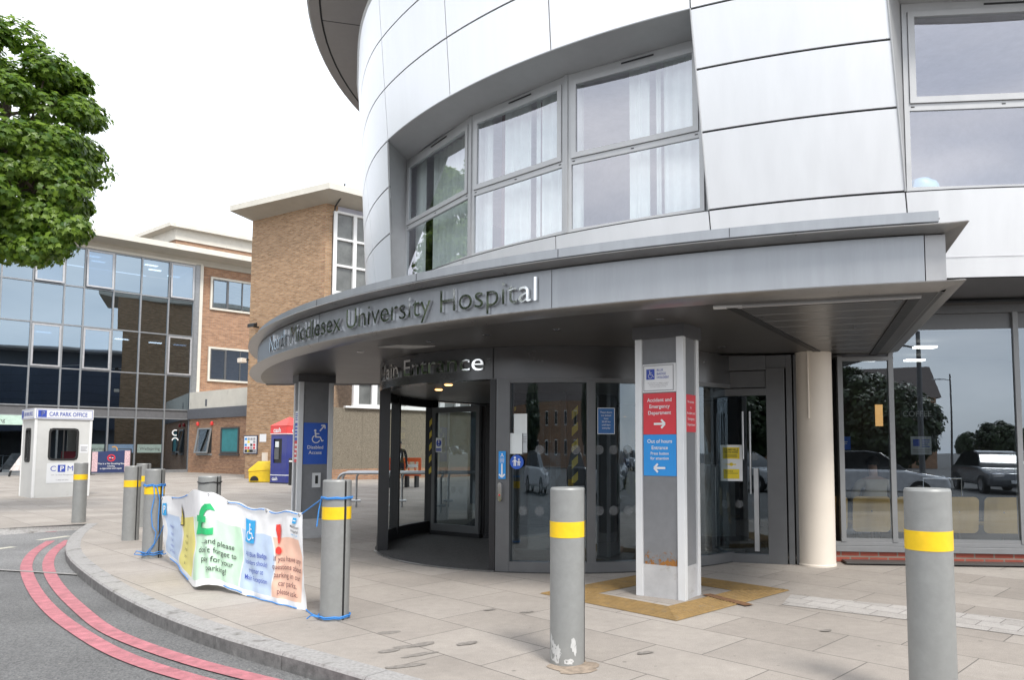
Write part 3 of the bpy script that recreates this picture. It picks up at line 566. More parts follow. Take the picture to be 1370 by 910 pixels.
# mullion posts between the lights and recess linings
rc = MB()
for a in (-134.87, -145.57, -181.0):
    p = DP(a, 0, RG); nr = Vector((p.x - DC.x, p.y - DC.y, 0)).normalized(); t = Vector((-nr.y, nr.x, 0))
    rc.par(Vector((p.x, p.y, ZB)) - t * .03 - nr * .04, t * .06, nr * .06, (0, 0, ZH - ZB))
for (i0, i1, g0, g1) in ((5, 8, -122.3, -156.4), (9, 11, -168.95, -192.9)):
    n_ = 30
    def lin(u, v, z, top):
        a0, a1 = seam(i0, z), seam(i1, z); pa = DP(a0 + (a1 - a0) * u, z)
        aw = g0 + (g1 - g0) * u; pb = DP(aw, ZH if top else ZB, RG, -.03); return pa.lerp(pb, v)
    rc.grid(lambda u, v: lin(u, v, 6.47, True), n_, 2); rc.grid(lambda u, v: lin(u, v, 4.22, False), n_, 2)
    for i_, g_ in ((i0, g0), (i1, g1)):
        rc.grid(lambda u, v: DP(seam(i_, 4.22 + 2.25 * u), 4.22 + (6.47 - 4.22) * u).lerp(DP(g_, ZB + (ZH - ZB) * u, RG, -.03), v), 8, 2)
rc.build('window_reveal', M['recess'], hb, ang=25)
# edge trim of the openings
et = MB()
for (i0, i1) in ((5, 8), (9, 11)):
    sL = lambda q: seam(i0, q); sR = lambda q: seam(i1, q)
    pts = [DP(sL(4.22 + 2.25 * i / 10), 4.22 + 2.25 * i / 10, None, .004) for i in range(11)] + [DP(sL(6.47) + (sR(6.47) - sL(6.47)) * i / 30, 6.47, None, .004) for i in range(1, 31)] + [DP(sR(6.47 - 2.25 * i / 10), 6.47 - 2.25 * i / 10, None, .004) for i in range(1, 11)]
    et.tube(pts, .011, 6)
et.build('opening_trim', M['frame'], hb)
# room behind the drum windows
rw_ = MB()
rw_.arc([(10.1, 3.5), (7.2, 3.5), (7.2, 6.75), (10.1, 6.75)], DC, -100, -215, 40, closed=False)
rw_.build('room_wall', M['room'], hb)
tb_ = MB()
for a in (-171, -174): tb_.arc([(9.6, 6.2), (9.75, 6.2), (9.75, 6.22), (9.6, 6.22)], DC, a, a - 2, 4)
# blue bag of linen on the right window sill
def pile(name, c, sx, sy, sz, m, label, cat, seed=1):
    b = MB(); b.grid(lambda u, v: Vector((c[0] + sx * cos(2 * pi * u) * cos(pi / 2 * v) * (1 + .18 * noise.noise(Vector((cos(6.28 * u) * 2, sin(6.28 * u) * 2, v * 2 + seed)))), c[1] + sy * sin(2 * pi * u) * cos(pi / 2 * v), c[2] + sz * sin(pi / 2 * v) ** .7 * (1 + .2 * noise.noise(Vector((u * 5, v * 3, seed)))))), 20, 8)
    return tag(b.build(name, m, loc=c), label, cat)
bp_ = onplane(1236, 248, DP(-170.5, 0, 9.85), (Vector((DP(-170.5, 0, 9.85).x - DC.x, DP(-170.5, 0, 9.85).y - DC.y, 0))))
pile('laundry_bag', (bp_.x, bp_.y, 4.29), .19, .12, .2, mat('pale_blue_plastic', (.35, .55, .75), .4, var=.2), 'pale blue plastic bag on the sill of the upper right window', 'bag')
struct_led = None

# ------------------------------------------------------------------ ground floor: shop glazing, lobby
F0, F1 = Vector((3.35, 9.32)), Vector((5.42, 9.06)); fd = (F1 - F0).normalized(); fn_ = Vector((fd.y, -fd.x))
FP = lambda u, z, d=0: Vector((F0.x + fd.x * u + fn_.x * d, F0.y + fd.y * u + fn_.y * d, z))
FN = Vector((fn_.x, fn_.y, 0)); FD = Vector((fd.x, fd.y, 0))
def fu(px, y=600):
    q = onplane(px, y, FP(0, 0), FN); return (Vector((q.x, q.y)) - F0).dot(fd)
pl = MB(); pl.par(FP(-.2, 0, -.25), FD * 9.5, FN * .25, (0, 0, .135)); pl.build('brick_plinth', M['redbrick'], hb, smooth=False)
u_m1, u_m2 = fu(1194), fu(1364)
sill = MB(); sill.par(FP(-.2, .136, -.12), FD * 9.5, FN * .15, (0, 0, .07)); sill.par(FP(-.2, .208, -.1), FD * 9.5, FN * .12, (0, 0, .05)); sill.build('sill', mat('shopfront_frame', (.22, .225, .23), .42, .25, var=.05), hb, smooth=False, bevel=.004)
hd = MB(); hd.par(FP(-.2, 3.1, -.1), FD * 9.5, FN * .13, (0, 0, .16)); hd.par(FP(-.2, 2.9, -.12), FD * 9.5, FN * .1, (0, 0, .198)); hd.build('shopfront_header', [M['dframe']], hb, smooth=False)
ubr = [-.1, u_m1, u_m2, u_m2 + 1.5, u_m2 + 3.1, u_m2 + 5]
for i in range(len(ubr) - 1):
    M.setdefault('shopframe', mat('shopfront_frame', (.22, .225, .23), .42, .25, var=.05)); f = MB(); ua, ub = ubr[i], ubr[i + 1]; top = 2.55 if i == 0 else 2.9
    f.par(FP(ua - .03, .26, -.07), FD * .06, FN * .1, (0, 0, 2.84 if i else 2.84)); 
    f.par(FP(ua + .03, .26, -.06), FD * (ub - ua - .06), FN * .08, (0, 0, .04))
    if i == 0: f.par(FP(ua + .03, 2.55, -.05), FD * (ub - ua - .06), FN * .06, (0, 0, .34), 1); f.par(FP(ua + .03, 2.52, -.06), FD * (ub - ua - .06), FN * .09, (0, 0, .05))
    wo = f.build('shopfront_window', [M['shopframe'], M['band']], hb, smooth=False)
    MB().quad(FP(ua + .03, .3), FP(ub - .03, .3), FP(ub - .03, top), FP(ua + .03, top)).build('pane', M['g_cafe'], wo, smooth=False)
# lobby shell (cafe behind the glazing, hall behind the doors)
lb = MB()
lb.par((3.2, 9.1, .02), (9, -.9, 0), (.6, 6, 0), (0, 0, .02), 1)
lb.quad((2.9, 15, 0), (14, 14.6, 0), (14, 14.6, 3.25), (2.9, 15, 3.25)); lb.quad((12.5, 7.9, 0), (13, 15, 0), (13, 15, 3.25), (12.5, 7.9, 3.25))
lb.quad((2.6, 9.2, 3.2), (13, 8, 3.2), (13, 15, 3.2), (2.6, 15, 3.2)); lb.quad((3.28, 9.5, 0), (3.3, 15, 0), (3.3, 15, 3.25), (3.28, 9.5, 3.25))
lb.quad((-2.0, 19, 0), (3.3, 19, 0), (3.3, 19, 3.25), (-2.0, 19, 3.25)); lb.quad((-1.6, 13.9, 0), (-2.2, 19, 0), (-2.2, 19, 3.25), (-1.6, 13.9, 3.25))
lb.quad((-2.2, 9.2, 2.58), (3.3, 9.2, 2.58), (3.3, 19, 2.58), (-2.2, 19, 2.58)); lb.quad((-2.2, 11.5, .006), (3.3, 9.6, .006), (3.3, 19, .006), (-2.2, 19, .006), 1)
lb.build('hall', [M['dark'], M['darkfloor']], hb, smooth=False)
# main building body behind (closes the drum's foot)
bd = MB(); bd.arc([(8.6, 0), (8.6, 3.27), (8.4, 3.27), (8.4, 0)], DC, -80, 90, 40); bd.build('rear_wall', M['band'], hb)
# inside lamps of the cafe
for x, y, d in ((1238, 484, 12.2), (1225, 531, 14), (1161, 523, 14)):
    q = AY(x, y, d); MB().box((q.x, q.y, 3.1), (.35, .16, .03)).build('ceiling_lamp', M['tube'], hb, smooth=False)
q = AY(1176, 556, 14.4); MB().box((q.x, q.y, q.z), (.13, .05, .42)).build('wall_lamp', M['warm'], hb, smooth=False)

# side door in the hall front
D0, D1 = Vector((1.30, 9.55)), Vector((2.72, 9.08)); dd = (D1 - D0).normalized(); dn = Vector((dd.y, -dd.x)); DLn = (D1 - D0).length
DD, DN = Vector((*dd, 0)), Vector((*dn, 0))
PD = lambda u, z, d=0: Vector((D0.x + dd.x * u + dn.x * d, D0.y + dd.y * u + dn.y * d, z))
def du(px, y=650):
    q = onplane(px, y, PD(0, 0), DN); return (Vector((q.x, q.y)) - D0).dot(dd)
side = thing('side_entrance', PD(DLn / 2, 0), 'dark grey framed glass side door between the sign column and the cream pillar', 'door')
uR = du(1027); uL = du(935) - .5
f = MB()
f.par(PD(uR, 0, -.1), DD * (du(1052) - uR), DN * .12, (0, 0, 2.42)); f.par(PD(du(1054), 0, -.16), DD * (du(1062) - du(1054)), DN * .16, (0, 0, 2.58)); f.par(PD(du(1064), 0, -.2), DD * (du(1072) - du(1064)), DN * .18, (0, 0, 2.58))
f.par(PD(uL, 0, -.08), DD * (uR - uL), DN * .1, (0, 0, .11)); f.par(PD(uL, 2.08, -.08), DD * (uR - uL), DN * .1, (0, 0, .09)); f.par(PD(uL, 2.4, -.08), DD * (uR - uL), DN * .1, (0, 0, .18))
f.par(PD(uL, 2.18, -.08), DD * (uR - uL), DN * .08, (0, 0, .21)); f.par(PD(uR, 2.42, -.1), DD * (du(1054) - uR), DN * .1, (0, 0, .16)); f.par(PD(uL, 0.11, -.06), DD * .07, DN * .06, (0, 0, 1.97))
f.build('door_frame', M['dframe'], side, smooth=False, bevel=.004)
pn = MB().quad(PD(uL, .11, -.03), PD(uR, .11, -.03), PD(uR, 2.08, -.03), PD(uL, 2.08, -.03)).build('pane', M['g_shop'], side, smooth=False)
for zr in (1.31, .72):
    for px in (951, 970, 988.5, 1010):
        c0 = PD(du(px), zr, -.02); MB().add([c0 + DD * (.05 * cos(2 * pi * i / 20)) + Vector((0, 0, .05 * sin(2 * pi * i / 20))) for i in range(20)], [tuple(range(20))]).build('frosted_dot', M['dot'], pn, smooth=False)
h = MB(); 
for px, z0, z1 in ((995, 1.28, 1.88), (1004.5, .85, 1.88)): h.tube([PD(du(px), z0, .02), PD(du(px), z1, .02)], .012, 8)
h.par(PD(du(1009), .15, -.01), DD * .055, DN * .05, (0, 0, 1.02))
h.build('handle', M['galv'], side)
q0 = PD(du(964), 1.005, -.02); sh = Sh(); wq, hq = .275, .455
sh.rect(.035, .28, wq - .035, hq - .03, 0); sh.rect(.04, .03, wq - .04, .15, 0); sh.text('CRIMINALS', wq / 2, .385, .024, 1, 'CENTER', .01); sh.text('BEWARE', wq / 2, .35, .03, 1, 'CENTER', .01)
for i in range(4): sh.rect(.06, .3 + i * .011, wq - .06 - .01 * (i % 2), .304 + i * .011, 1)
sh.circ(wq / 2, .21, .022, 0); sh.rect(wq / 2 - .06, .203, wq / 2 + .06, .217, 0); sh.text('NOTICE', .06, .115, .018, 1); sh.rect(.06, .095, wq - .055, .1, 1)
sign('warning_notice', 'white and yellow CRIMINALS BEWARE notice taped inside the side door', 'notice', q0, DD, wq, hq, M['signwhite'], sh, [M['signyel'], M['inkblack']], t=.003)
# dim reception desk seen through the door
MB().par((1.9, 12.0, .006), (.55, 0, 0), (0, .4, 0), (0, 0, 1.15)).build('reception_pillar', mat('pale_pillar', (.5, .5, .5), .6), hb, smooth=False)

# ================================================================== ENTRANCE CANOPY
CC = Vector((5.14, 16.7)); RF = 11.46
cp = thing('entrance_canopy', (-1.5, 8.5, 2.6), 'curved grey metal entrance canopy with raised steel lettering', 'canopy')
A_R, A_L = -167.9, -106
CPT = lambda th, r, z: Vector((CC.x + r * sin(radians(th)), CC.y + r * cos(radians(th)), z))
fa = MB(); fa.arc([(RF, 2.66), (RF, 3.03), (RF - .12, 3.03), (RF - .12, 2.66)], CC, A_L, A_R + .75, 150)
fas = fa.build('fascia', M['fascia'], cp)
# end panel of the fascia and the canopy's cut end
en = MB(); en.arc([(RF - .012, 2.66), (RF - .012, 3.03), (RF - .14, 3.03), (RF - .14, 2.66)], CC, A_R + .7, A_R - .02, 6)
# right end face going back
eR = CPT(A_R, RF - .01, 0); eB = Vector((3.93, 9.5, 0)); ed = (eB - eR).normalized()
enx = Vector((-ed.y, ed.x, 0)); enx = enx if enx.x > 0 else -enx
en.par(eR + Vector((0, 0, 2.66)) - enx * .04, eB - eR, enx * .04, (0, 0, .37)); en.build('end_panel', mat('canopy_end_grey', (.36, .36, .365), .42, .35, var=.06), cp)
lp = MB()
LOW = [(RF - .06, 2.60), (RF + .10, 2.634), (RF + .115, 2.645), (RF + .10, 2.656), (RF - .06, 2.664)]
UPP = [(RF - .06, 3.03), (RF + .13, 3.062), (RF + .145, 3.072), (RF + .13, 3.082), (RF - .06, 3.088)]
for PR in (LOW, UPP):
    lp.arc(PR, CC, A_L, A_R, 150, caps=False)
    # mitred return along the cut end
    k = len(PR); R0 = []; R1 = []
    for r, z in PR:
        o_ = r - RF; R0.append(CPT(A_R, r, z)); 
    for r, z in PR:
        o_ = r - RF + .01; R1.append(CPT(A_R, RF, z) + enx * o_ * .9 - ed * o_ * 1.02)
    R2 = [eB + Vector((0, 0, z)) + enx * (r - RF + .01) * .9 for r, z in PR]
    lp.add(R0 + R1 + R2, [(i, (i + 1) % k, k + (i + 1) % k, k + i) for i in range(k)] + [(k + i, k + (i + 1) % k, 2 * k + (i + 1) % k, 2 * k + i) for i in range(k)] + [tuple(range(2 * k, 3 * k))])
lp.build('edge_lip', M['lip'], cp, ang=50)
co = MB(); co.arc([(RF - .10, 3.088), (RF - .10, 3.115), (RF + .03, 3.115), (RF + .045, 3.12), (RF + .045, 3.20), (RF - .02, 3.215), (RF - .4, 3.22), (RF - .4, 3.1)], CC, A_L, A_R + .25, 150)
q = CPT(A_R + .25, RF, 0); co.par(q + Vector((0, 0, 3.115)) - ed * .04, ed * 3.0, -enx * .3, (0, 0, .085)); co.build('coping', M['fascia'], cp, ang=40)
jo = MB()
for a in (-133.6, -143.5, -152.2, -159.9):
    jo = MB().par(CPT(a, RF + .0462, 3.122), (CPT(a - .02, RF, 0) - CPT(a, RF, 0)) * 1.0, (0, 0, .076), (CPT(a, .002, 0) - CPT(a, 0, 0))); jo.build('panel_joint', M['joint'], fas, smooth=False)
for a in (-133.5, -151.75):
    jo = MB().par(CPT(a, RF + .0005, 2.668), (CPT(a - .02, RF, 0) - CPT(a, RF, 0)), (0, 0, .36), (CPT(a, .002, 0) - CPT(a, 0, 0))); jo.build('panel_joint', M['joint'], fas, smooth=False)
# roof deck and soffit
rf = MB()
pts = [CPT(A_L + (A_R - A_L) * i / 100, RF - .12, 0) for i in range(101)] + [eB - enx * .05] + [Vector((3.3, 12, 0)), Vector((1.5, 13.5, 0))]
rf.add([(p.x, p.y, 3.19) for p in pts], [tuple(range(len(pts)))]); rf.build('roof_deck', M['lip'], cp, smooth=False)
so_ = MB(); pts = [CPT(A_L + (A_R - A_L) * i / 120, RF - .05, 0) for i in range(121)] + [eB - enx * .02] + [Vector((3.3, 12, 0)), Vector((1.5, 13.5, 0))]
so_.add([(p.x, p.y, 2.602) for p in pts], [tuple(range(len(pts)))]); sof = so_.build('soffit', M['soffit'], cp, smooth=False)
for p in sof.data.polygons:
    if p.normal.z > 0: p.flip()
pb2 = MB(); pe = CPT(A_L, RF - .05, 0); pb2.par(Vector((pe.x, pe.y, 2.59)), Vector((1.5, 13.5, 0)) - Vector((pe.x, pe.y, 0)), (0, .08, 0), (0, 0, .6)); pb2.build('rear_edge', M['capm'], cp, smooth=False)
# ribbed ceiling boards near the cut end
bd = MB(); bl = lambda u, v: (CPT(A_R, RF - .16, 0) - enx * .16 + ed * u - enx * v)
wv_ = lambda u: 1.42 - .235 * u
for i in range(9):
    for (u0, u1, z, mi, h_) in ((.12 + i * .36, .465 + i * .36, 2.594, 0, .0075), (.465 + i * .36, .477 + i * .36, 2.592, 1, .009)):
        up_ = Vector((0, 0, z)); bd.extr([bl(u0, .10) + up_, bl(u1, .10) + up_, bl(u1, wv_(u1)) + up_, bl(u0, wv_(u0)) + up_], (0, 0, h_), mi)
bd.build('ceiling_boards', [mat('soffit_board', (.135, .13, .127), .3, .5, var=.06), mat('board_trim', (.3, .3, .3), .4, .3)], sof, smooth=False)
ft = MB(); ft.par(bl(.03, -.02) + Vector((0, 0, 2.588)), ed * 3.7, -enx * .09, (0, 0, .014)); ft.par(bl(.0, -.02) + Vector((0, 0, 2.586)), ed * .05, -enx * 1.5, (0, 0, .016), 1)
up_ = Vector((0, 0, 2.586)); ft.extr([bl(.03, wv_(.03) - .01) + up_, bl(3.5, wv_(3.5) - .01) + up_, bl(3.5, wv_(3.5) + .07) + up_, bl(.03, wv_(.03) + .07) + up_], (0, 0, .016)); ft.build('ceiling_frame', [M['black'], M['frame']], sof, smooth=False)
pl_ = MB(); q0, q1 = G(954, 409.5, 2.602), G(993, 408, 2.602); pl_.par(q0 - Vector((0, 0, .012)), (q1 - q0), (0.02, .09, 0), (0, 0, .011)); pl_.build('edge_plate', M['strip'], sof, smooth=False)
hp = MB(); q0, q1, q2 = G(505, 464, 2.602), G(527, 461.5, 2.602), G(556, 465.5, 2.602); hp.par(q0 - Vector((0, 0, .01)), q2 - q0, (q1 - q0) * 1.15, (0, 0, .009)); hp.build('access_hatch', mat('hatch_grey', (.42, .42, .41), .5), sof, smooth=False)
for x, y in ((482, 471), (576, 457), (651, 448), (745, 441), (883, 427.5), (966, 465)):
    q = G(x, y, 2.602); o = MB().lathe([(.0, -.004), (.034, -.004), (.045, -.001), (.045, 0)], (q.x, q.y, q.z - .001), 18).build('downlight', M['chrome'], sof)
# lettering on the fascia: each word set on the curve
def arc_text(txt, a0, a1, zb, h, ctr, R, depth, parent, m, name='lettering', bold=0):
    mx_ = lambda t: max(v[0] for v in rawtext(t, 'LEFT', bold)[0]); k = h / CAP
    x0 = min(v[0] for v in rawtext(txt, 'LEFT', bold)[0]) * k; W = mx_(txt) * k; kx = abs(radians(a1 - a0)) * R / (W - x0); pre = ''
    for wd_ in txt.split(' '):
        sh = Sh(); sh.text(wd_, (mx_(pre + 'l') - mx_('l')) * k, 0, h, 0, 'LEFT', bold)
        def fn(x, y, t):
            a = radians(a0) - (x - x0) * kx / R; return Vector((ctr[0] + (R + t) * sin(a), ctr[1] + (R + t) * cos(a), zb + y))
        sh.solid(fn, depth).build(name, m, parent, smooth=False); pre += wd_ + ' '
arc_text('North Middlesex University Hospital', -124.15, -151.05, 2.755, .222, CC, RF + .006, .03, fas, M['steel'], bold=-.008)

# ================================================================== REVOLVING DOOR
RC = Vector((-.18, 11.33)); RR = 2.83
rd = thing('revolving_door', (RC.x, RC.y, 0), 'large round revolving door with dark curved glass under the canopy', 'revolving door')
RP = lambda th, r, z: Vector((RC.x + r * sin(radians(th)), RC.y + r * cos(radians(th)), z))
hd = MB(); hd.arc([(RR + .01, 2.225), (RR + .01, 2.6), (RR - .15, 2.6), (RR - .15, 2.225)], RC, 0, 360, 120, caps=False)
hdo = hd.build('header', M['header'], rd)
arc_text('Main Entrance', -115.5, -159.8, 2.335, .20, RC, RR + .014, .022, hdo, M['steel'])
MB().arc([(RR + .0115, 2.23), (RR + .013, 2.23), (RR + .013, 2.598), (RR + .0115, 2.598)], RC, -162.0, -162.25, 2).build('panel_joint', M['joint'], hdo, smooth=False)
ce = MB(); ce.add([RP(a, RR - .14, 2.24) for a in range(0, 360, 5)], [tuple(range(72))]); ceo = ce.build('ceiling', mat('door_ceiling', (.22, .215, .21), .35, .4), rd, smooth=False)
for x, y in ((587, 521.5), (600, 515)):
    q = G(x, y, 2.238); MB().lathe([(0, -.012), (.04, -.012), (.055, 0)], (q.x, q.y, 2.238), 18).build('lamp', M['amber'], ceo)
fl = MB(); fl.arc([(.0, .003), (RR + .03, .003), (RR + .03, .012), (.0, .012)], RC, 0, 360, 90, caps=False); fl.build('floor_mat', M['mat_'], rd)
fl2 = MB(); fl2.arc([(RR + .02, .002), (RR + .055, .002), (RR + .055, .016), (RR + .02, .016)], RC, -110, -163, 40); fl2.build('threshold', M['lip'], rd)
def rpost(a, wd, z0, z1, m, name='post', r0=RR - .13, r1=RR + .012, p=rd):
    hw = degrees(wd / RR / 2); return MB().arc([(r0, z0), (r1, z0), (r1, z1), (r0, z1)], RC, a - hw, a + hw, 3).build(name, m, p, smooth=False)
ZG0, ZG1 = .125, 2.175
rpost(-110.4, .06, 0, 2.225, M['dfdark']); rpost(-84, .05, 0.1, 2.225, M['dfdark'], 'mullion'); rpost(-60.5, .16, 0, 2.225, M['dfdark'])
MB().arc([(RR - .10, 0), (RR + .01, 0), (RR + .01, .2), (RR - .10, .2)], RC, -109, -61, 40).build('kick_rail', M['dfdark'], rd)
MB().arc([(RR - .10, 2.12), (RR + .005, 2.12), (RR + .005, 2.226), (RR - .10, 2.226)], RC, -109, -61, 40).build('head_rail', M['dfdark'], rd)
MB().arc([(RR - .05, .2), (RR - .05, 2.12)], RC, -109, -61, 40, closed=False).build('curved_pane', M['g_clear'], rd)
# right hand fixed drum wall
rpost(-162.1, .075, 0, 2.225, M['dfdark']); rpost(-164.75, .165, 0, 2.225, M['dframe'], 'post', RR - .14, RR + .02)
rpost(174.45, .10, .0, 2.225, M['dframe'], 'mullion'); rpost(152, .1, 0, 2.225, M['dframe'], 'mullion')
MB().arc([(RR - .10, 0), (RR + .015, 0), (RR + .015, .125), (RR - .10, .125)], RC, -166.4, -232, 50).build('kick_rail', M['dframe'], rd)
MB().arc([(RR - .10, 2.175), (RR + .015, 2.175), (RR + .015, 2.226), (RR - .10, 2.226)], RC, -166.4, -232, 50).build('head_rail', M['dframe'], rd)
cpn = MB().arc([(RR - .04, .12), (RR - .04, 2.18)], RC, -166.4, -232, 60, closed=False).build('curved_pane', M['g_shop'], rd)
# back half of the drum
MB().arc([(RR - .03, .0), (RR - .03, 2.22)], RC, -60, 60, 40, closed=False).build('rear_pane', M['g_shop'], rd)
for zr in (1.40, .70):
    for a in (-169.5, -173.5, -182, -187.5, -191, -194.5, -205):
        MB().add([RP(a + degrees(.055 * cos(2 * pi * i / 20) / RR), RR - .03, zr + .055 * sin(2 * pi * i / 20)) for i in range(20)], [tuple(range(20))]).build('frosted_dot', M['dot'], cpn, smooth=False)
# rotating leaves
def leaf(p, q, name='leaf', m=M['dframe'], tape=True, dots=True, z1=2.1):
    p, q = Vector((*p, 0)), Vector((*q, 0)); t = (q - p).normalized(); L_ = (q - p).length; nr = Vector((t.y, -t.x, 0))
    if nr.y > 0: nr = -nr
    b = MB(); X = lambda u, z, d=0: p + t * u + nr * d + Vector((0, 0, z))
    for u0, z0, u1, z1_ in ((0, .08, .07, z1), (L_ - .07, .08, L_, z1), (.07, .08, L_ - .07, .19), (.07, z1 - .09, L_ - .07, z1)): b.par(X(u0, z0, -.025), t * (u1 - u0), nr * .05, (0, 0, z1_ - z0))
    b.par(X(-.02, .014, -.03), t * (L_ + .04), nr * .06, (0, 0, .065), 1)
    lo = b.build(name, [m, M['dfdark']], rd, smooth=False)
    pn = MB().quad(X(.07, .19), X(L_ - .07, .19), X(L_ - .07, z1 - .09), X(.07, z1 - .09)).build('pane', M['g_shop'], lo, smooth=False)
    if tape: MB().par(X(-.055, 1.0, .027), t * .055, nr * .004, (0, 0, .98)).build('hazard_tape', M['tape'], lo, smooth=False)
    if dots:
        for zr in (1.42, .76):
            for u in ((.3, .46, .62) if L_ > .8 else (.3,)):
                MB().add([X(u * L_ + .055 * cos(2 * pi * i / 18), zr + .055 * sin(2 * pi * i / 18), .004) for i in range(18)], [tuple(range(18))]).build('frosted_dot', M['dot'], pn, smooth=False)
    return X, lo
XA, la = leaf((-2.50, 12.35), (-1.63, 11.75))
leaf((-1.55, 11.75), (-.45, 11.95), m=M['dfdark'], tape=False, dots=False)
leaf((-1.6, 11.85), (-1.4, 13.6), m=M['dfdark'], tape=False, dots=False)
XB, lb2 = leaf((-.98, 9.15), (-.2, 9.05), m=M['dfdark'], tape=False, dots=False)
for px in (681.5, 765):
    q = onplane(px, 640, (-.5, 9.0, 0), (0, 1, 0)); MB().par((q.x, 8.98, 1.0 if px > 700 else 1.24), (.075, 0, 0), (0, .004, 0), (0, 0, .95 if px > 700 else .68)).build('hazard_tape', M['tape'], lb2, smooth=False)
MB().par((.64, 9.1, 1.0), (.06, 0, 0), (0, .004, 0), (0, 0, .8)).build('hazard_tape', M['tape'], lb2, smooth=False)
cr = MB().lathe([(.42, .014), (.42, 2.23)], (.1, 11.5, 0), 24).build('centre_core', M['dfdark'], rd)
# notices on the door
fx = lambda a, z: RP(a, RR - .028, z)
def drumsign(name, label, cat, px0, px1, py0, py1, plate, sh_fn, mats, off=.0, group=None):
    Rg = RR - .02 + off
    def hit(px, py):
        d = ray(px, py); a = d.x ** 2 + d.y ** 2; b_ = -2 * (d.x * RC.x + d.y * RC.y); c_ = RC.length_squared - Rg * Rg
        t = (-b_ - sqrt(b_ * b_ - 4 * a * c_)) / (2 * a); return O + d * t
    p, q = hit(px0, py1), hit(px1, py1); p2 = hit(px0, py0); ux = Vector((q.x - p.x, q.y - p.y, 0)); w_ = ux.length; h_ = p2.z - p.z
    p = p - Vector((-ux.y, ux.x, 0)).normalized() * (.012 + w_ * w_ / 8 / Rg)
    sh = sh_fn(w_, h_) if sh_fn else None
    return sign(name, label, cat, p, ux, w_, h_, plate, sh, mats, t=.003, group=group)
def lines(sh, x0, x1, y0, y1, n, mi=0):
    for i in range(n):
        y = y1 - (y1 - y0) * (i + .5) / n; sh.rect(x0, y - (y1 - y0) / n * .2, x1 - (x1 - x0) * (.25 if i % 3 == 2 else .05 * (i % 2)), y + (y1 - y0) / n * .2, mi)
    return sh
def s_arrowdown(w_, h_):
    s = Sh(); s.circ(w_ / 2, h_ * .9, w_ * .09, 0); s.line([(w_ * .3, h_ * .8), (w_ / 2, h_ * .87), (w_ * .7, h_ * .8)], w_ * .12, 0)
    for i in range(4): s.rect(w_ * .2, h_ * (.73 - i * .045), w_ * .8, h_ * (.745 - i * .045), 0)
    s.arrow(w_ / 2, h_ * .55, w_ / 2, h_ * .06, w_ * .2, 0); return s
drumsign('push_button_sign', 'narrow blue push-button sign with white down arrow on the door post', 'sign', 667.5, 677, 604, 641, M['signblue'], s_arrowdown, [M['signwhite']], .045)
def s_family(w_, h_):
    s = Sh(); k = w_
    for x, y, q in ((.36, .5, .55), (.68, .45, .42)):
        s.circ(x * k, (y + .33 * q / .55) * h_, .09 * k * q / .55, 0, 14); s.line([(x * k, (y + .2 * q / .55) * h_), (x * k, (y - .02) * h_)], .17 * k * q / .55, 0); s.line([((x - .05) * k, y * h_), ((x - .06) * k, (y - .3 * q / .55) * h_)], .075 * k, 0); s.line([((x + .05) * k, y * h_), ((x + .06) * k, (y - .3 * q / .55) * h_)], .075 * k, 0)
        s.line([((x - .2 * q / .55) * k, (y + .02) * h_), (x * k, (y + .17 * q / .55) * h_), ((x + .2 * q / .55) * k, (y + .02) * h_)], .06 * k, 0)
    return s
# round blue sign
Rg = RR - .01
def hitc(px, py, Rg=RR - .008):
    d = ray(px, py); a = d.x ** 2 + d.y ** 2; b_ = -2 * (d.x * RC.x + d.y * RC.y); c_ = RC.length_squared - Rg * Rg
    return O + d * ((-b_ - sqrt(b_ * b_ - 4 * a * c_)) / (2 * a))
q = hitc(691.5, 618.5); q2 = hitc(700.5, 618.5); ux = Vector((q2.x - q.x, q2.y - q.y, 0)).normalized(); fn = frame3(q, ux, (0, 0, 1)); rr_ = .082
b = MB(); b.extr([fn(rr_ * cos(2 * pi * i / 32), rr_ * sin(2 * pi * i / 32), .004) for i in range(32)], (fn(0, 0, .004) - fn(0, 0, 0)))
ob = tag(b.build('round_sign', M['signnavy'], loc=q, smooth=False), 'round blue sign of an adult holding a child by the hand on the glass', 'sign')
s_family(.15, .15).mesh(lambda x, y: fn(x - .075, y - .075, .0105)).build('lettering', M['signwhite'], ob, smooth=False, recalc=False)
drumsign('paper_notice', 'tall blank pale paper notice taped highest on the door glass', 'notice', 688, 705.5, 554, 580, M['paper'], None, None, -.02)
drumsign('paper_notice', 'blank pale paper notice lowest of the three on the door glass', 'notice', 682, 699, 580, 607.5, M['paper'], None, None, -.0)
drumsign('paper_notice', 'small pale paper notice half hidden behind the lower blank one', 'notice', 699.6, 705.5, 580, 606, mat('paper2', (.5, .54, .56), .7), lambda w_, h_: lines(Sh(), w_ * .1, w_ * .9, h_ * .5, h_ * .85, 4), [M['inkgrey']], -.02)
def s_doors(w_, h_):
    s = Sh(); s.rect(0, 0, w_, h_ * .02, 0); s.rect(0, h_ * .98, w_, h_, 0); s.rect(0, 0, w_ * .03, h_, 0); s.rect(w_ * .97, 0, w_, h_, 0)
    for i, t in enumerate(('These doors', 'are locked', 'from', '23.00 hrs', 'until 6am', 'everyday')): s.text(t, w_ / 2, h_ * (.80 - i * .12), h_ * .062, 0, 'CENTER')
    return s
drumsign('opening_hours_sign', 'navy door-locking notice in white lettering on the right-hand curved glass', 'sign', 799, 822, 546, 581, mat('deep_blue_sign', (.03, .12, .32), .4), s_doors, [M['signwhite']], .0)
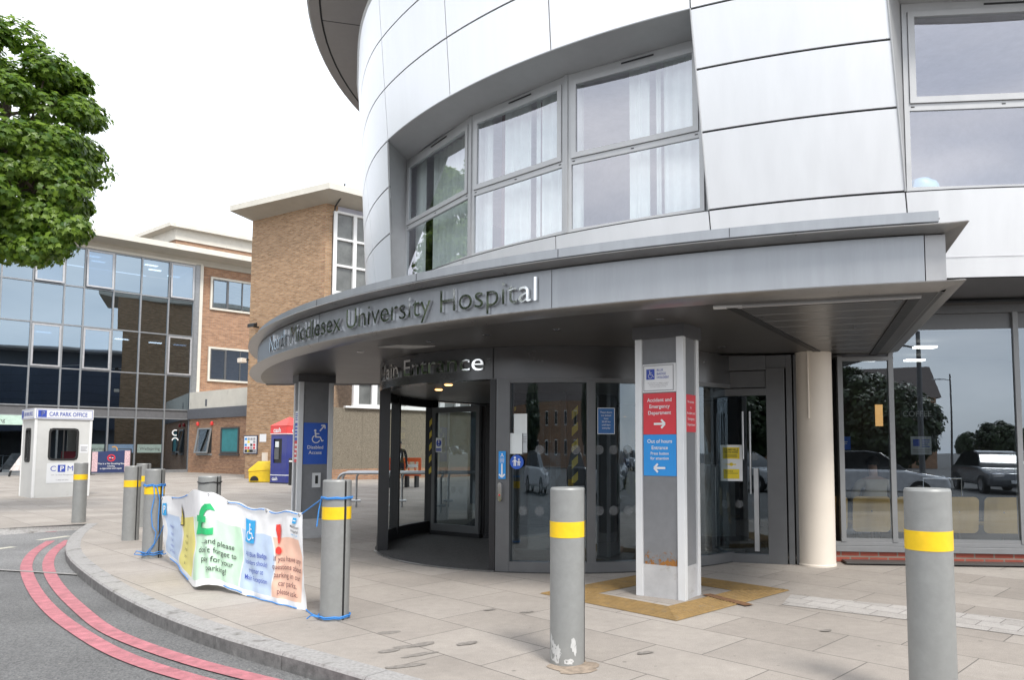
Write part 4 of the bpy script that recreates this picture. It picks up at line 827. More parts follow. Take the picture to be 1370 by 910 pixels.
# exclamation sign on the leaf
def s_excl(w_, h_):
    s = Sh(); s.circ(w_ / 2, h_ * .64, w_ * .4, 0); s.line([(w_ / 2, h_ * .88), (w_ / 2, h_ * .62)], w_ * .15, 1); s.circ(w_ / 2, h_ * .5, w_ * .075, 1, 12); s.rect(w_ * .1, h_ * .07, w_ * .9, h_ * .27, 0); s.text('CAUTION', w_ / 2, h_ * .13, h_ * .075, 1, 'CENTER'); return s
o_ = XA(.10, 1.36, .03); ux = (XA(1, 0) - XA(0, 0)); sign('caution_sign', 'white and blue exclamation-mark sign on the revolving leaf', 'sign', o_, ux, .145, .235, M['signwhite'], s_excl(.145, .235), [M['ink'], M['signwhite']], t=.003)
# push pad on the grey post
q = hitc(670.5, 659, RR + .02); pb = MB(); fn = frame3(q, ux, (0, 0, 1)); 
pts = [( .028 * cos(a), .085 + .028 * sin(a)) for a in [pi * i / 10 for i in range(11)]] + [(.028 * cos(a), -.075 + .028 * sin(a)) for a in [pi + pi * i / 10 for i in range(11)]]
pb.extr([fn(x, y, 0) for x, y in pts], (fn(0, 0, 1) - fn(0, 0, 0)) * .03); ob = tag(pb.build('push_pad', M['chrome'], loc=q), 'oval steel push pad on the grey post beside the door glass', 'push button')
MB().extr([fn(.011 * cos(2 * pi * i / 16), -.03 + .011 * sin(2 * pi * i / 16), .0302) for i in range(16)], (fn(0, 0, 1) - fn(0, 0, 0)) * .004).build('button', M['signred'], ob)

# ================================================================== CANOPY COLUMNS
def column(A, u, wu, wv, label, cap=True):
    """A = front left corner on the ground, u = front direction; returns face frames"""
    u = Vector((*u, 0)).normalized(); v = Vector((-u.y, u.x, 0)); A = Vector((*A, 0))
    c = A + u * wu / 2 + v * wv / 2
    t = thing('canopy_column', c, label, 'column')
    s_ = .075
    b = MB(); b.par(A + u * .02 + v * .02 + Vector((0, 0, .3)), u * (wu - .04), v * (wv - .04), (0, 0, 2.2)); b.build('shaft', M['colgrey'], t, smooth=False)
    b = MB(); b.par(A + u * .015 + v * .015, u * (wu - .03), v * (wv - .03), (0, 0, .305)); b.build('plinth', M['plinth'], t, smooth=False)
    for (p, du_, dv_) in ((A, 1, 1), (A + u * wu, -1, 1), (A + v * wv, 1, -1), (A + u * wu + v * wv, -1, -1)):
        b = MB(); b.par(p, u * du_ * s_, v * dv_ * .03, (0, 0, 2.48)); b.par(p + v * dv_ * .03, u * du_ * .03, v * dv_ * .03, (0, 0, 2.48)); b.build('corner_strip', M['strip'], t, smooth=False, bevel=.003)
    b = MB(); b.par(A - u * .02 - v * .02 + Vector((0, 0, 2.48)), u * (wu + .04), v * (wv + .04), (0, 0, .121)); b.build('cap', M['capm'], t, smooth=False)
    return t, A, u, v
ct, CA, cu_, cv_ = column((.511, 7.245), (.84, -.543), .52, .36, 'tall grey sign column with white edges standing in ochre tactile paving')
# rust at the foot of the front panel
rsm = bpy.data.materials.new('rust_bloom'); rsm.use_nodes = True; t = rsm.node_tree; p = t.nodes['Principled BSDF']; p.inputs['Base Color'].default_value = (.30, .13, .03, 1); p.inputs['Roughness'].default_value = .9
uv = N(t, 'ShaderNodeTexCoord'); nn = N(t, 'ShaderNodeTexNoise'); nn.inputs['Scale'].default_value = 22; nn.inputs['Detail'].default_value = 8; nn.inputs['Roughness'].default_value = .8; t.links.new(uv.outputs['Object'], nn.inputs['Vector'])
sx = N(t, 'ShaderNodeSeparateXYZ'); t.links.new(uv.outputs['Object'], sx.inputs[0])
mr = N(t, 'ShaderNodeMapRange'); mr.inputs['From Min'].default_value = .30; mr.inputs['From Max'].default_value = .52; mr.inputs['To Min'].default_value = .53; mr.inputs['To Max'].default_value = .3; t.links.new(sx.outputs[2], mr.inputs['Value'])
lt = N(t, 'ShaderNodeMath', operation='LESS_THAN'); t.links.new(nn.outputs['Fac'], lt.inputs[0]); t.links.new(mr.outputs[0], lt.inputs[1]); t.links.new(lt.outputs[0], p.inputs['Alpha'])
MB().quad(CA + cu_ * .09 + cv_ * .0185 + Vector((0, 0, .305)), CA + cu_ * .43 + cv_ * .0185 + Vector((0, 0, .305)), CA + cu_ * .43 + cv_ * .0185 + Vector((0, 0, .56)), CA + cu_ * .09 + cv_ * .0185 + Vector((0, 0, .56))).build('rust_bloom', rsm, ct, smooth=False)
def colsign(name, label, A, u, x0, x1, z0, z1, plate, sh, mats, cat='sign', t=.006, inset=.0185):
    v = Vector((-u.y, u.x, 0)); return sign(name, label, cat, A + u * x0 + v * inset + Vector((0, 0, z0)), u, x1 - x0, z1 - z0, plate, sh, mats, t)
W0, W1 = .085, .435; wd = W1 - W0
# blue badge board
s = Sh(); h_ = .275
for (a, b_, c_, d_) in ((.012, .012, wd - .012, .02), (.012, h_ - .02, wd - .012, h_ - .012), (.012, .02, .02, h_ - .02), (wd - .02, .02, wd - .012, h_ - .02)): s.rect(a, b_, c_, d_, 2)
s.rect(.045, .125, .135, .225, 0); s.chair(.055, .135, .08, 1)
for i, tx in enumerate(('BLUE', 'BADGE', 'HOLDER?')): s.text(tx, .158, .203 - i * .036, .021, 0)
s.text('You must show your Badge to reception', wd / 2, .085, .0095, 2, 'CENTER'); s.text('and carry to qualify for free parking', wd / 2, .067, .0095, 2, 'CENTER')
s.text('Do not park outside marked bays', wd / 2, .049, .0085, 2, 'CENTER')
colsign('badge_sign', 'white blue-badge sign with wheelchair symbol, uppermost on the sign column', CA, cu_, W0 - .005, W1 + .005, 1.955, 2.23, M['signwhite'], s, [M['ink'], M['signwhite'], M['inkgrey']], t=.012)
s = Sh(); h_ = .395
for i, tx in enumerate(('Accident and', 'Emergency', 'Department')): s.text(tx, wd / 2, .315 - i * .062, .034, 0, 'CENTER', .012)
s.arrow(wd * .33, .10, wd * .67, .10, .02, 0)
colsign('direction_sign', 'red Accident and Emergency Department sign with right arrow on the front of the column', CA, cu_, W0, W1, 1.548, 1.945, M['signred'], s, [M['signwhite']])
s = Sh()
for i, (tx, hh, yy) in enumerate((('Out of hours', .034, .315), ('Entrance', .034, .253), ('Press button', .026, .202), ('for attention', .026, .155))): s.text(tx, wd / 2, yy, hh, 0, 'CENTER', .012)
s.arrow(wd * .67, .075, wd * .33, .075, .02, 0)
colsign('direction_sign', 'bright blue Out of hours Entrance sign with left arrow, below the red one', CA, cu_, W0, W1, 1.15, 1.545, M['signblue'], s, [M['signwhite']])
s = Sh()
for i, tx in enumerate(('No access', 'to', 'Accident and', 'Emergency', 'Department')): s.text(tx, .115, .28 - i * .055, .024, 0, 'CENTER', .008)
colsign('direction_sign', 'red No access to Accident and Emergency sign on the right side of the column', CA + cu_ * .52, cv_, .07, .30, 1.57, 1.93, M['signred'], s, [M['signwhite']])
# second column at the left
lt_, LA, lu, lv = column((-4.50, 11.70), (.83, .55), .54, .36, 'grey column with white edges under the left end of the canopy')
s = Sh(); w2 = .37; h_ = .66; W0b = .085
s.arrow(.25, .53, .325, .625, .02, 0); s.chair(.105, .335, .22, 0); s.text('Disabled', w2 / 2, .245, .052, 0, 'CENTER', .01, sx=.95); s.text('Access', w2 / 2, .16, .052, 0, 'CENTER', .01, sx=.95)
colsign('access_sign', 'royal blue Disabled Access sign with wheelchair symbol on the left column', LA, lu, W0b - .0, W0b + w2, 1.17, 1.83, M['signnavy'], s, [M['signwhite']])
ip = sign('intercom', 'steel intercom panel below the Disabled Access sign', 'intercom', LA + lu * .235 + lv * .0185 + Vector((0, 0, .80)), lu, .125, .23, M['strip'], None, None, t=.03)
fn = frame3(LA + lu * .235 + lv * .0185 + Vector((0, 0, .80)), lu, (0, 0, 1)); b = MB(); b.extr([fn(.04, .06, .0302), fn(.085, .06, .0302), fn(.085, .19, .0302), fn(.04, .19, .0302)], (fn(0, 0, 1) - fn(0, 0, 0)) * .002); b.build('speaker_grille', M['black'], ip, smooth=False)
for nm, z0, z1, m_, lab in (('white', 1.83, 2.02, M['signwhite'], 'narrow white wheelchair sign on the far left side of the left column'), ('blue', 1.55, 1.825, M['signnavy'], 'narrow blue sign on the side of the left column, between white and red ones'), ('red', 1.20, 1.545, M['signred'], 'narrow red sign lowest on the side of the left column')):
    s = Sh(); lines(s, .03, .2, .03, z1 - z0 - .03, 4, 0)
    colsign('side_sign', lab, LA + lv * .36, -lv, .075, .30, z0, z1, m_, s, [M['signwhite'] if nm != 'white' else M['ink']])
s = Sh(); s.rect(.05, .08, .1, .12, 0)
colsign('side_sign', 'small blue sign peeping out behind the right edge of the left column', LA + lu * .54 + lv * .36 + lu * .0, Vector((lu.x, lu.y, 0)), -.06, .10, 1.17, 1.45, M['signnavy'], s, [M['signwhite']], inset=.02)
# cream round pillar
q = G(1098, 760); cx, cy = q.x + .03, q.y + .215
pt = thing('round_pillar', (cx, cy, 0), 'smooth cream round pillar beside the side door', 'pillar')
MB().lathe([(.225, 0), (.225, .02), (.218, .03), (.218, 2.6)], (cx, cy, 0), 48).build('shaft', M['cream'], pt)
cdp = MB(); ang0 = atan2(-cy, -cx + .0); a0 = ang0 - .28
cdp.tube([(cx + .228 * cos(a0), cy + .228 * sin(a0), 2.6), (cx + .228 * cos(a0), cy + .228 * sin(a0), 1.78)], .012, 8); cdp.build('conduit', M['cream'], pt)

# ================================================================== BOLLARDS
def bollard_meshes():
    R = .116; prof = []
    n = 56
    for i in range(n):
        a = 2 * pi * i / n; prof.append((R * cos(a), R * sin(a)))
    # vertical channel at angle 0 (local +X)
    k = []
    for i in range(n):
        a = 2 * pi * i / n; a = a if a < pi else a - 2 * pi
        if abs(a) < .10: continue
        k.append((a if a > 0 else a + 2 * pi, (R * cos(a), R * sin(a))))
    k.sort(); P = [x[1] for x in k]
    ga = .085
    P = P + [(R * cos(-ga), R * sin(-ga)), (R * cos(-ga) - .03, R * sin(-ga)), (R * cos(ga) - .03, R * sin(ga)), (R * cos(ga), R * sin(ga))]
    body = MB(); H_ = 1.147; m = len(P)
    vs = [(x, y, -.05) for x, y in P] + [(x, y, H_ - .012) for x, y in P] + [(x * .95, y * .95, H_) for x, y in P]
    body.add(vs, [(i, (i + 1) % m, m + (i + 1) % m, m + i) for i in range(m)] + [(m + i, m + (i + 1) % m, 2 * m + (i + 1) % m, 2 * m + i) for i in range(m)] + [tuple(range(2 * m, 3 * m))])
    for g in range(m - 3, m - 1): body.m[g] = 1
    band = MB(); z0, z1 = .822, .925
    def seg(a0, a1):
        N_ = 40; vs = []
        for i in range(N_ + 1):
            a = a0 + (a1 - a0) * i / N_; c_, s_ = cos(a), sin(a)
            vs += [(R * c_, R * s_, z0), ((R + .0022) * c_, (R + .0022) * s_, z0), ((R + .0022) * c_, (R + .0022) * s_, z1), (R * c_, R * s_, z1)]
        band.add(vs, [(i * 4 + j, i * 4 + j + 1, i * 4 + j + 5, i * 4 + j + 4) for i in range(N_) for j in range(3)])
    seg(ga + .015, 2 * pi - ga - .015)
    return body, band
def mkbollard(label, loc, rot):
    body, band = bollard_meshes(); t = thing('bollard', (0, 0, 0), label, 'bollard', 'grey bollards with yellow bands')
    body.build('post', [M['bol'], M['groove']], t, ang=25); band.build('yellow_band', M['yellow'], t, ang=25)
    t.location = loc; t.rotation_euler = (0, 0, rot); return t
def bpos(x, y, r=.116):
    g = G(x, y); l = hypot(g.x, g.y); return (g.x * (1 + r / l), g.y * (1 + r / l), 0)
view = lambda x, y: atan2(-G(x, y).y, -G(x, y).x)       # angle facing the camera
B4 = mkbollard('bollard in front of the sign column, grey paint flaking off its foot', bpos(759, 893), view(759, 893) + 1.32)
def more(label, x, y, da, sc=1):
    c = copytree(B4); c['label'] = label; c.location = bpos(x, y); c.rotation_euler = (0, 0, view(x, y) + da); c.scale = (1, 1, sc); return c
B5 = more('bollard nearest the camera, in front of the cafe window', 1250, 953, 2.2, 1.03); B5.scale = (1.06, 1.06, 1.032)
B3 = more('bollard with blue rope tied round it, at the right end of the banner', 447, 832, .62)
B2 = more('bollard with blue rope hanging from it, at the left end of the banner', 203, 748, .7)
B1 = more('bollard just left of the roped one at the kerb', 174, 724, .62)
BA = more('bollard half hidden behind the two at the kerb corner', 189, 706, .62)
BC = more('bollard in front of the white kiosk, alone at the kerb end', 105, 700, 2.0)
BH = more('bollard mostly hidden behind the banner, black tie round its top', 276, 775, .72)
BH.location.z = -.055; BH.scale = (1, 1, 1.015)
# flaking paint at the foot of the front bollard
fk = MB(); random.seed(21)
va = view(759, 893); R_ = .1168
def flake(ac, zc, sa, sz):
    k = 14; pts = []
    for i in range(k):
        rr0 = random.uniform(.55, 1.1); a = va + ac + sa * rr0 * cos(2 * pi * i / k); z = max(.003, zc + sz * rr0 * sin(2 * pi * i / k)); pts.append((R_ * cos(a), R_ * sin(a), z))
    cz = (R_ * cos(va + ac), R_ * sin(va + ac), max(.01, zc)); fk.add(pts + [cz], [(i, (i + 1) % k, k) for i in range(k)])
for q in ((-.75, .06, .5, .06), (-.85, .11, .3, .05), (-.55, .09, .2, .05), (.32, .14, .16, .045), (.45, .10, .1, .04), (-1.1, .16, .12, .05), (.1, .03, .3, .02)): flake(*q)
ob = fk.build('bare_metal_patch', mat('bare_metal', (.5, .5, .49), .6, var=.15), None, smooth=False, recalc=False); ob.parent = B4; ob.rotation_euler = (0, 0, -B4.rotation_euler[2])
# black tie on the hidden bollard
p = Vector(bpos(276, 775)); tag(MB().tube([(p.x + .121 * cos(2 * pi * i / 24), p.y + .121 * sin(2 * pi * i / 24), 1.04 + .006 * sin(i)) for i in range(24)], .007, 6, closed=True).build('cable_tie', M['black'], loc=(p.x, p.y, 1.04)), 'black cable tie round the bollard behind the banner', 'tie')

# ================================================================== BANNER
BKEY = [(0, 216, 665, 9.38, 222, 741.5, 9.32), (.10, 236, 664.5, 9.0, 238, 757, 8.86), (.17, 252, 661, 8.25, 248, 772, 8.2), (.215, 259, 657, 7.86, 257, 785, 7.6), (.30, 274, 657, 7.66, 274, 783, 7.45), (.40, 292, 663, 7.62, 292, 784, 7.42), (.58, 327, 676, 7.45, 325, 796, 7.22), (.80, 368, 683.5, 7.02, 368, 808, 6.86), (1, 405, 684.5, 6.72, 410, 818, 6.55)]
KT = [(k[0], AY(k[1], k[2], k[3])) for k in BKEY]; KB = [(k[0], AY(k[4], k[5], k[6])) for k in BKEY]
def cr_interp(K, u):
    for i in range(len(K) - 1):
        if u <= K[i + 1][0] or i == len(K) - 2:
            p1, p2 = K[i], K[i + 1]; p0 = K[max(0, i - 1)]; p3 = K[min(len(K) - 1, i + 2)]; h = p2[0] - p1[0]; t = (u - p1[0]) / h
            m1 = (p2[1] - p0[1]) * (h / max(1e-6, p2[0] - p0[0])); m2 = (p3[1] - p1[1]) * (h / max(1e-6, p3[0] - p1[0]))
            return p1[1] * (2 * t ** 3 - 3 * t ** 2 + 1) + m1 * (t ** 3 - 2 * t ** 2 + t) + p2[1] * (-2 * t ** 3 + 3 * t ** 2) + m2 * (t ** 3 - t ** 2)
bnrm = Vector((-.62, -.78, 0)).normalized()
def BS(u, v, off=0):                                    # v: 0 bottom .. 1 top
    a, b_ = cr_interp(KB, u), cr_interp(KT, u); p = a.lerp(b_, v)
    wv = .012 * sin(pi * v) * sin(u * 19 + 2 * v) + .007 * sin(u * 55 + v * 5) * (1 - v) + .02 * noise.noise(Vector((u * 7, v * 2.2, 3))) * (.3 + .7 * sin(pi * v)) + .011 * noise.noise(Vector((u * 22, v * 6, 9))) * (1 - .6 * v) + .008 * sin(u * 60 - v * 9) * max(0, v - .6)
    z = .012 * sin(u * 37) * v
    return p + bnrm * (wv + off) + Vector((0, 0, z))
bmm = bpy.data.materials.new('printed_banner'); bmm.use_nodes = True; t = bmm.node_tree; pb_ = t.nodes['Principled BSDF']; l = t.links.new
uvn = N(t, 'ShaderNodeUVMap'); uvn.uv_map = 'UVMap'; sx = N(t, 'ShaderNodeSeparateXYZ'); l(uvn.outputs[0], sx.inputs[0])
m1 = N(t, 'ShaderNodeMath', operation='MULTIPLY_ADD'); m1.inputs[1].default_value = 8.5; m1.inputs[2].default_value = 1.0; l(sx.outputs[1], m1.inputs[0])
m2 = N(t, 'ShaderNodeMath', operation='SINE'); l(m1.outputs[0], m2.inputs[0]); m3 = N(t, 'ShaderNodeMath', operation='MULTIPLY_ADD'); m3.inputs[1].default_value = .014; l(m2.outputs[0], m3.inputs[0]); l(sx.outputs[0], m3.inputs[2])
cr_ = N(t, 'ShaderNodeValToRGB'); cr_.color_ramp.interpolation = 'CONSTANT'; WH = (.78, .78, .78, 1); BL_ = (.50, .61, .77, 1); YE = (.80, .72, .20, 1); GR = (.52, .72, .54, 1); OR_ = (.84, .53, .40, 1)
st = [(0, WH), (.022, BL_), (.118, WH), (.126, YE), (.212, WH), (.222, GR), (.558, WH), (.566, BL_), (.782, WH), (.79, OR_), (.979, WH)]
el = cr_.color_ramp.elements; el[0].position = 0; el[0].color = WH; el[1].position = .99; el[1].color = WH
for po, c_ in st[1:]: e = el.new(po); e.color = c_
l(m3.outputs[0], cr_.inputs['Fac'])
g1 = N(t, 'ShaderNodeMath', operation='GREATER_THAN'); l(sx.outputs[1], g1.inputs[0])
tv = N(t, 'ShaderNodeMath', operation='MULTIPLY_ADD'); tv.inputs[1].default_value = -.02; tv.inputs[2].default_value = .725; l(m2.outputs[0], tv.inputs[0]); l(tv.outputs[0], g1.inputs[1])
g2 = N(t, 'ShaderNodeMath', operation='LESS_THAN'); g2.inputs[1].default_value = .065; l(sx.outputs[1], g2.inputs[0]); mxa = N(t, 'ShaderNodeMath', operation='MAXIMUM'); l(g1.outputs[0], mxa.inputs[0]); l(g2.outputs[0], mxa.inputs[1])
mc = N(t, 'ShaderNodeMix', data_type='RGBA'); mc.inputs[7].default_value = WH; l(mxa.outputs[0], mc.inputs[0]); l(cr_.outputs[0], mc.inputs[6])
n_ = N(t, 'ShaderNodeTexNoise'); n_.inputs['Scale'].default_value = 5; n_.inputs['Detail'].default_value = 6; tcn = N(t, 'ShaderNodeTexCoord'); l(tcn.outputs['Object'], n_.inputs['Vector'])
mr = N(t, 'ShaderNodeMapRange'); mr.inputs['To Min'].default_value = .9; mr.inputs['To Max'].default_value = 1.06; l(n_.outputs['Fac'], mr.inputs['Value']); vm = N(t, 'ShaderNodeVectorMath', operation='SCALE'); l(mc.outputs[2], vm.inputs[0]); l(mr.outputs[0], vm.inputs['Scale']); l(vm.outputs[0], pb_.inputs['Base Color'])
pb_.inputs['Roughness'].default_value = .5
bump = N(t, 'ShaderNodeBump'); bump.inputs['Strength'].default_value = .25; bump.inputs['Distance'].default_value = .03; l(n_.outputs['Fac'], bump.inputs['Height']); l(bump.outputs[0], pb_.inputs['Normal'])
NU, NV = 260, 60
bn = MB(); bn.grid(lambda u, v: BS(u, v), NU, NV)
bc = cr_interp(KB, .5)
bno = tag(bn.build('banner', bmm, loc=(bc.x, bc.y, 0), uvfn=lambda i: ((i % (NU + 1)) / NU, (i // (NU + 1)) / NV), recalc=False, ang=180), 'white vinyl parking banner with pastel panels, roped between two bollards', 'banner')
# printed marks follow the cloth
_len = [0]; 
for i in range(200): _len.append(_len[-1] + (cr_interp(KT, (i + 1) / 200).lerp(cr_interp(KB, (i + 1) / 200), .5) - cr_interp(KT, i / 200).lerp(cr_interp(KB, i / 200), .5)).length)
BL = _len[-1]
def s2u(sv):
    sv = max(0, min(BL, sv))
    for i in range(200):
        if _len[i + 1] >= sv: return (i + (sv - _len[i]) / max(1e-9, _len[i + 1] - _len[i])) / 200
    return 1
def u2s(u): return _len[int(u * 200)]
def bprint(sh, u0, v0, mats, name='lettering'):
    s0 = u2s(u0); cut = Sh(); cut.v, cut.f, cut.m = sh.v, sh.f, sh.m
    b = MB(); b.f = list(cut.f); b.m = list(cut.m)
    bm_ = bmesh.new(); vv = [bm_.verts.new((x, y, k_ * .0015)) for (x, y), k_ in zip(cut.v, sh.o)]
    for f, m_ in zip(cut.f, cut.m):
        try: q = bm_.faces.new([vv[i] for i in f]); q.material_index = m_
        except ValueError: pass
    bmesh.ops.triangulate(bm_, faces=bm_.faces)
    bmesh.ops.subdivide_edges(bm_, edges=[e for e in bm_.edges if e.calc_length() > .03], cuts=3, use_grid_fill=False)
    bmesh.ops.triangulate(bm_, faces=bm_.faces); bm_.verts.index_update()
    b = MB(); b.v = [BS(s2u(s0 + v.co.x), v0 + v.co.y / 1.0, .009 + v.co.z) for v in bm_.verts]; b.f = [tuple(v.index for v in f.verts) for f in bm_.faces]; b.m = [f.material_index for f in bm_.faces]; bm_.free()
    return b.build(name, mats, bno, smooth=False, recalc=False)
s = Sh()
s.text('£', 0, .55, .31, 0, sx=1.15, bold=.03); bprint(s, .24, 0, [M['green']], 'pound_sign')
s = Sh()
for i, tx in enumerate(('....and please', "don't forget to", 'pay for your', 'parking!')): s.text(tx, .0, .44 - i * .095, .058, 0, 'CENTER', .004, sx=1.0)
bprint(s, .405, 0, [M['inkblack']])
s = Sh(); s.rect(0, .60, .20, .86, 0); s.chair(.02, .63, .19, 1); bprint(s, .60, 0, [M['cyan'], M['signwhite']], 'wheelchair_symbol')
s = Sh()
for i, tx in enumerate(('All Blue Badge', 'holders should', 'register at', 'Main Reception')): s.text(tx, .0, .45 - i * .088, .052, 0, 'CENTER', .004, sx=.95)
bprint(s, .68, 0, [M['ink']])
s = Sh(); s.poly([(-.035, .86), (.035, .86), (.045, .80), (.012, .65), (-.012, .65), (-.045, .80)], 0); s.circ(0, .575, .042, 0); bprint(s, .825, 0, [M['bred']], 'exclamation_mark')
s = Sh()
for i, tx in enumerate(('If you have any', 'questions about', 'parking in our', 'car parks,', 'please ask.')): s.text(tx, .0, .46 - i * .086, .055, 0, 'CENTER', .004, sx=.95)
bprint(s, .89, 0, [mat('ink_brown', (.14, .05, .06), .6)])
s = Sh(); s.poly([(0, .87), (.07, .88), (.085, .94), (.02, .935)], 0); s.line([(.02, .905), (.07, .91)], .012, 3); s.text('Middlesex', .05, .825, .028, 1, 'CENTER', .006); s.text('Hospital', .05, .78, .03, 1, 'CENTER', .006); s.text('NHS Trust', .05, .745, .02, 2, 'CENTER')
bprint(s, .93, 0, [M['cyan'], M['inkblack'], M['cyan'], M['signwhite']], 'hospital_mark')
s = Sh(); s.rect(0, .68, .16, .88, 0); s.text('P', .04, .72, .12, 1, bold=.02); bprint(s, .012, 0, [M['cyan'], M['signwhite']], 'parking_symbol')
s = Sh()
for i, tx in enumerate(('Parking at', 'North', 'Side', 'Hospital', 'Car Charges')): s.text(tx, .0, .52 - i * .085 - (.03 if i else 0), .042, 0, 'CENTER', sx=.7)
bprint(s, .075, 0, [M['ink']])
s = Sh(); s.poly([(0, .60), (.26, .60), (.13, .90)], 1); s.poly([(.03, .617), (.23, .617), (.13, .855)], 0); s.line([(.14, .80), (.10, .72), (.15, .72), (.12, .64)], .018, 1); bprint(s, .128, 0, [M['byel'], M['inkblack']], 'warning_triangle')
s = Sh()
for i, tx in enumerate(('Access road', 'Pick up/drop', 'only, no parking', 'at any time', 'please')): s.text(tx, .0, .47 - i * .08, .042, 0, 'CENTER', sx=.6)
bprint(s, .17, 0, [mat('ink_olive', (.12, .10, .02), .6)])
# ropes
def ropeobj(name, paths, label, loc, r=.006):
    b = MB()
    for P in paths: b.tube(P, r, 7)
    return tag(b.build(name, M['bluerope'], loc=loc), label, 'rope')
def ring(c, z, r=.124, n=20, wob=.004): return [(c[0] + r * cos(2 * pi * i / n), c[1] + r * sin(2 * pi * i / n), z + wob * sin(i * 2.1)) for i in range(n + 1)]
def sag(a, b_, d, n=10): a, b_ = V3(a), V3(b_); return [a.lerp(b_, i / n) - Vector((0, 0, d * 4 * (i / n) * (1 - i / n))) for i in range(n + 1)]
c3 = bpos(447, 832); tR, bR = BS(.995, .985), BS(.995, .01)
e3 = (c3[0] - .12, c3[1] - .03)
ropeobj('rope', [ring(c3, .02), ring(c3, .032, .128), sag(bR, (e3[0], e3[1] - .02, .03), .01), [(c3[0] - .1, c3[1] - .09, .03), (c3[0] - .15, c3[1] - .12, .05), (c3[0] - .19, c3[1] - .1, .02)]], 'blue rope round the foot of the bollard to the right of the banner', (c3[0], c3[1], .03))
ropeobj('rope', [ring(c3, .995, wob=.003), ring(c3, 1.003, .126), sag(tR, (*e3, .985), .0), [(e3[0], e3[1], .985), (e3[0] - .015, e3[1] - .01, .9), (e3[0] - .03, e3[1] - .01, .76)]], 'blue rope round the top of the bollard to the right of the banner', (c3[0], c3[1], 1.0))
c2 = bpos(203, 748); tL, bL = BS(.005, .985), BS(.005, .02); e2_ = (c2[0] + .12, c2[1] - .02)
fr = G(203, 748); hx = Vector((.75, -.65))
ropeobj('rope', [ring(c2, .945, wob=.01), ring(c2, .93, .127, wob=.008), sag((*e2_, .93), tL, .02), ring(c2, .05, .126, wob=.008), ring(c2, .075, .125, wob=.01), sag((*e2_, .06), bL, .015),
  [(c2[0] + .06, c2[1] - .125, .94), (c2[0] + .085, c2[1] - .14, .8), (c2[0] + .05, c2[1] - .14, .6), (c2[0] + .07, c2[1] - .14, .42), (c2[0] + .11, c2[1] - .12, .34), (c2[0] + .1, c2[1] - .13, .2), (c2[0] + .0, c2[1] - .135, .07)],
  [(c2[0] + .09, c2[1] - .11, .94), (c2[0] + .13, c2[1] - .1, .75), (c2[0] + .12, c2[1] - .1, .5), (c2[0] + .125, c2[1] - .1, .36)], sag((c2[0] + .02, c2[1] - .13, .06), BS(.01, .5), .03), [(c2[0] - .02, c2[1] - .13, .08), (c2[0] - .13, c2[1] - .12, .1), (c2[0] - .16, c2[1] - .12, .06), (c2[0] - .05, c2[1] - .13, .05)]], 'tangled blue rope hanging from the bollard to the left of the banner', (c2[0], c2[1], .03))
for (u0, u1, v_) in ((.08, .17, .985), (.48, .73, .985), (.77, .97, .985), (.05, .19, .02), (.45, .58, .025), (.62, .95, .012)): MB().tube([BS(u0 + (u1 - u0) * i / 14, v_, .012) for i in range(15)], .005, 6).build('edge_rope', M['bluerope'], bno)
for u_ in (.005, .08, .33, .47, .74, .98):
    p = BS(u_, .975, .004); MB().tube([p + Vector((.014 * cos(2 * pi * i / 12) * .78, -.014 * cos(2 * pi * i / 12) * .62, .014 * sin(2 * pi * i / 12))) for i in range(12)], .004, 6, closed=True).build('eyelet', M['galv'], bno)

# ================================================================== GLAZED OFFICE BLOCK (left background)
OA = Vector((-31.3, 39.9)); od = Vector((.715, .70)).normalized(); on_ = Vector((od.y, -od.x))
OD, ON = Vector((*od, 0)), Vector((*on_, 0))
WP = lambda s_, z, d=0: Vector((OA.x + od.x * s_ + on_.x * d, OA.y + od.y * s_ + on_.y * d, z))
ob_ = thing('office_block', WP(4, 0), 'three storey office block with a dark glass curtain wall and a brick bay', 'office block')
SC = [-10.3, -8.9, -7.9, -6.5, -5.55, -4.15, -3.2, -1.8, -.4, 1.0, 2.45, 3.4, 4.87, 6.3, 7.82, 9.26]
ZC = [0, 3.3, 3.86, 6.0, 8.5, 10.78, 13.1]
b = MB()                                              # mullions and transoms
for s_ in SC: b.par(WP(s_ - .04, 0, -.08), OD * .08, ON * .15, (0, 0, 13.1))
for z in (3.3, 3.86, 6.0, 8.5, 10.78, 13.06): b.par(WP(SC[0], z - .035, -.07), OD * (SC[-1] - SC[0]), ON * .13, (0, 0, .07))
b.par(WP(SC[-1] + .04, 0, -.1), OD * .28, ON * .2, (0, 0, 13.2)); b.par(WP(SC[0], 0, -.08), OD * (SC[-1] - SC[0]), ON * .12, (0, 0, .18))
b.build('mullions', mat('curtain_wall_frame', (.26, .27, .28), .4, .4), ob_, smooth=False)
b = MB(); b.par(WP(SC[0], 3.33, -.05), OD * (SC[-1] - SC[0]), ON * .04, (0, 0, .5)); b.build('spandrel_band', mat('spandrel_grey', (.12, .12, .125), .5), ob_, smooth=False)
gw = MB(); random.seed(2)
for i in range(len(SC) - 1):
    for j in range(len(ZC) - 1):
        if j == 1: continue
        tl = random.uniform(-.006, .006); tz = random.uniform(-.005, .005)
        gw.quad(WP(SC[i], ZC[j], -.03 + tl), WP(SC[i + 1], ZC[j], -.03 - tl), WP(SC[i + 1], ZC[j + 1], -.03 - tl + tz), WP(SC[i], ZC[j + 1], -.03 + tl + tz))
gw.build('curtain_glazing', M['g_dark'], ob_, smooth=False)
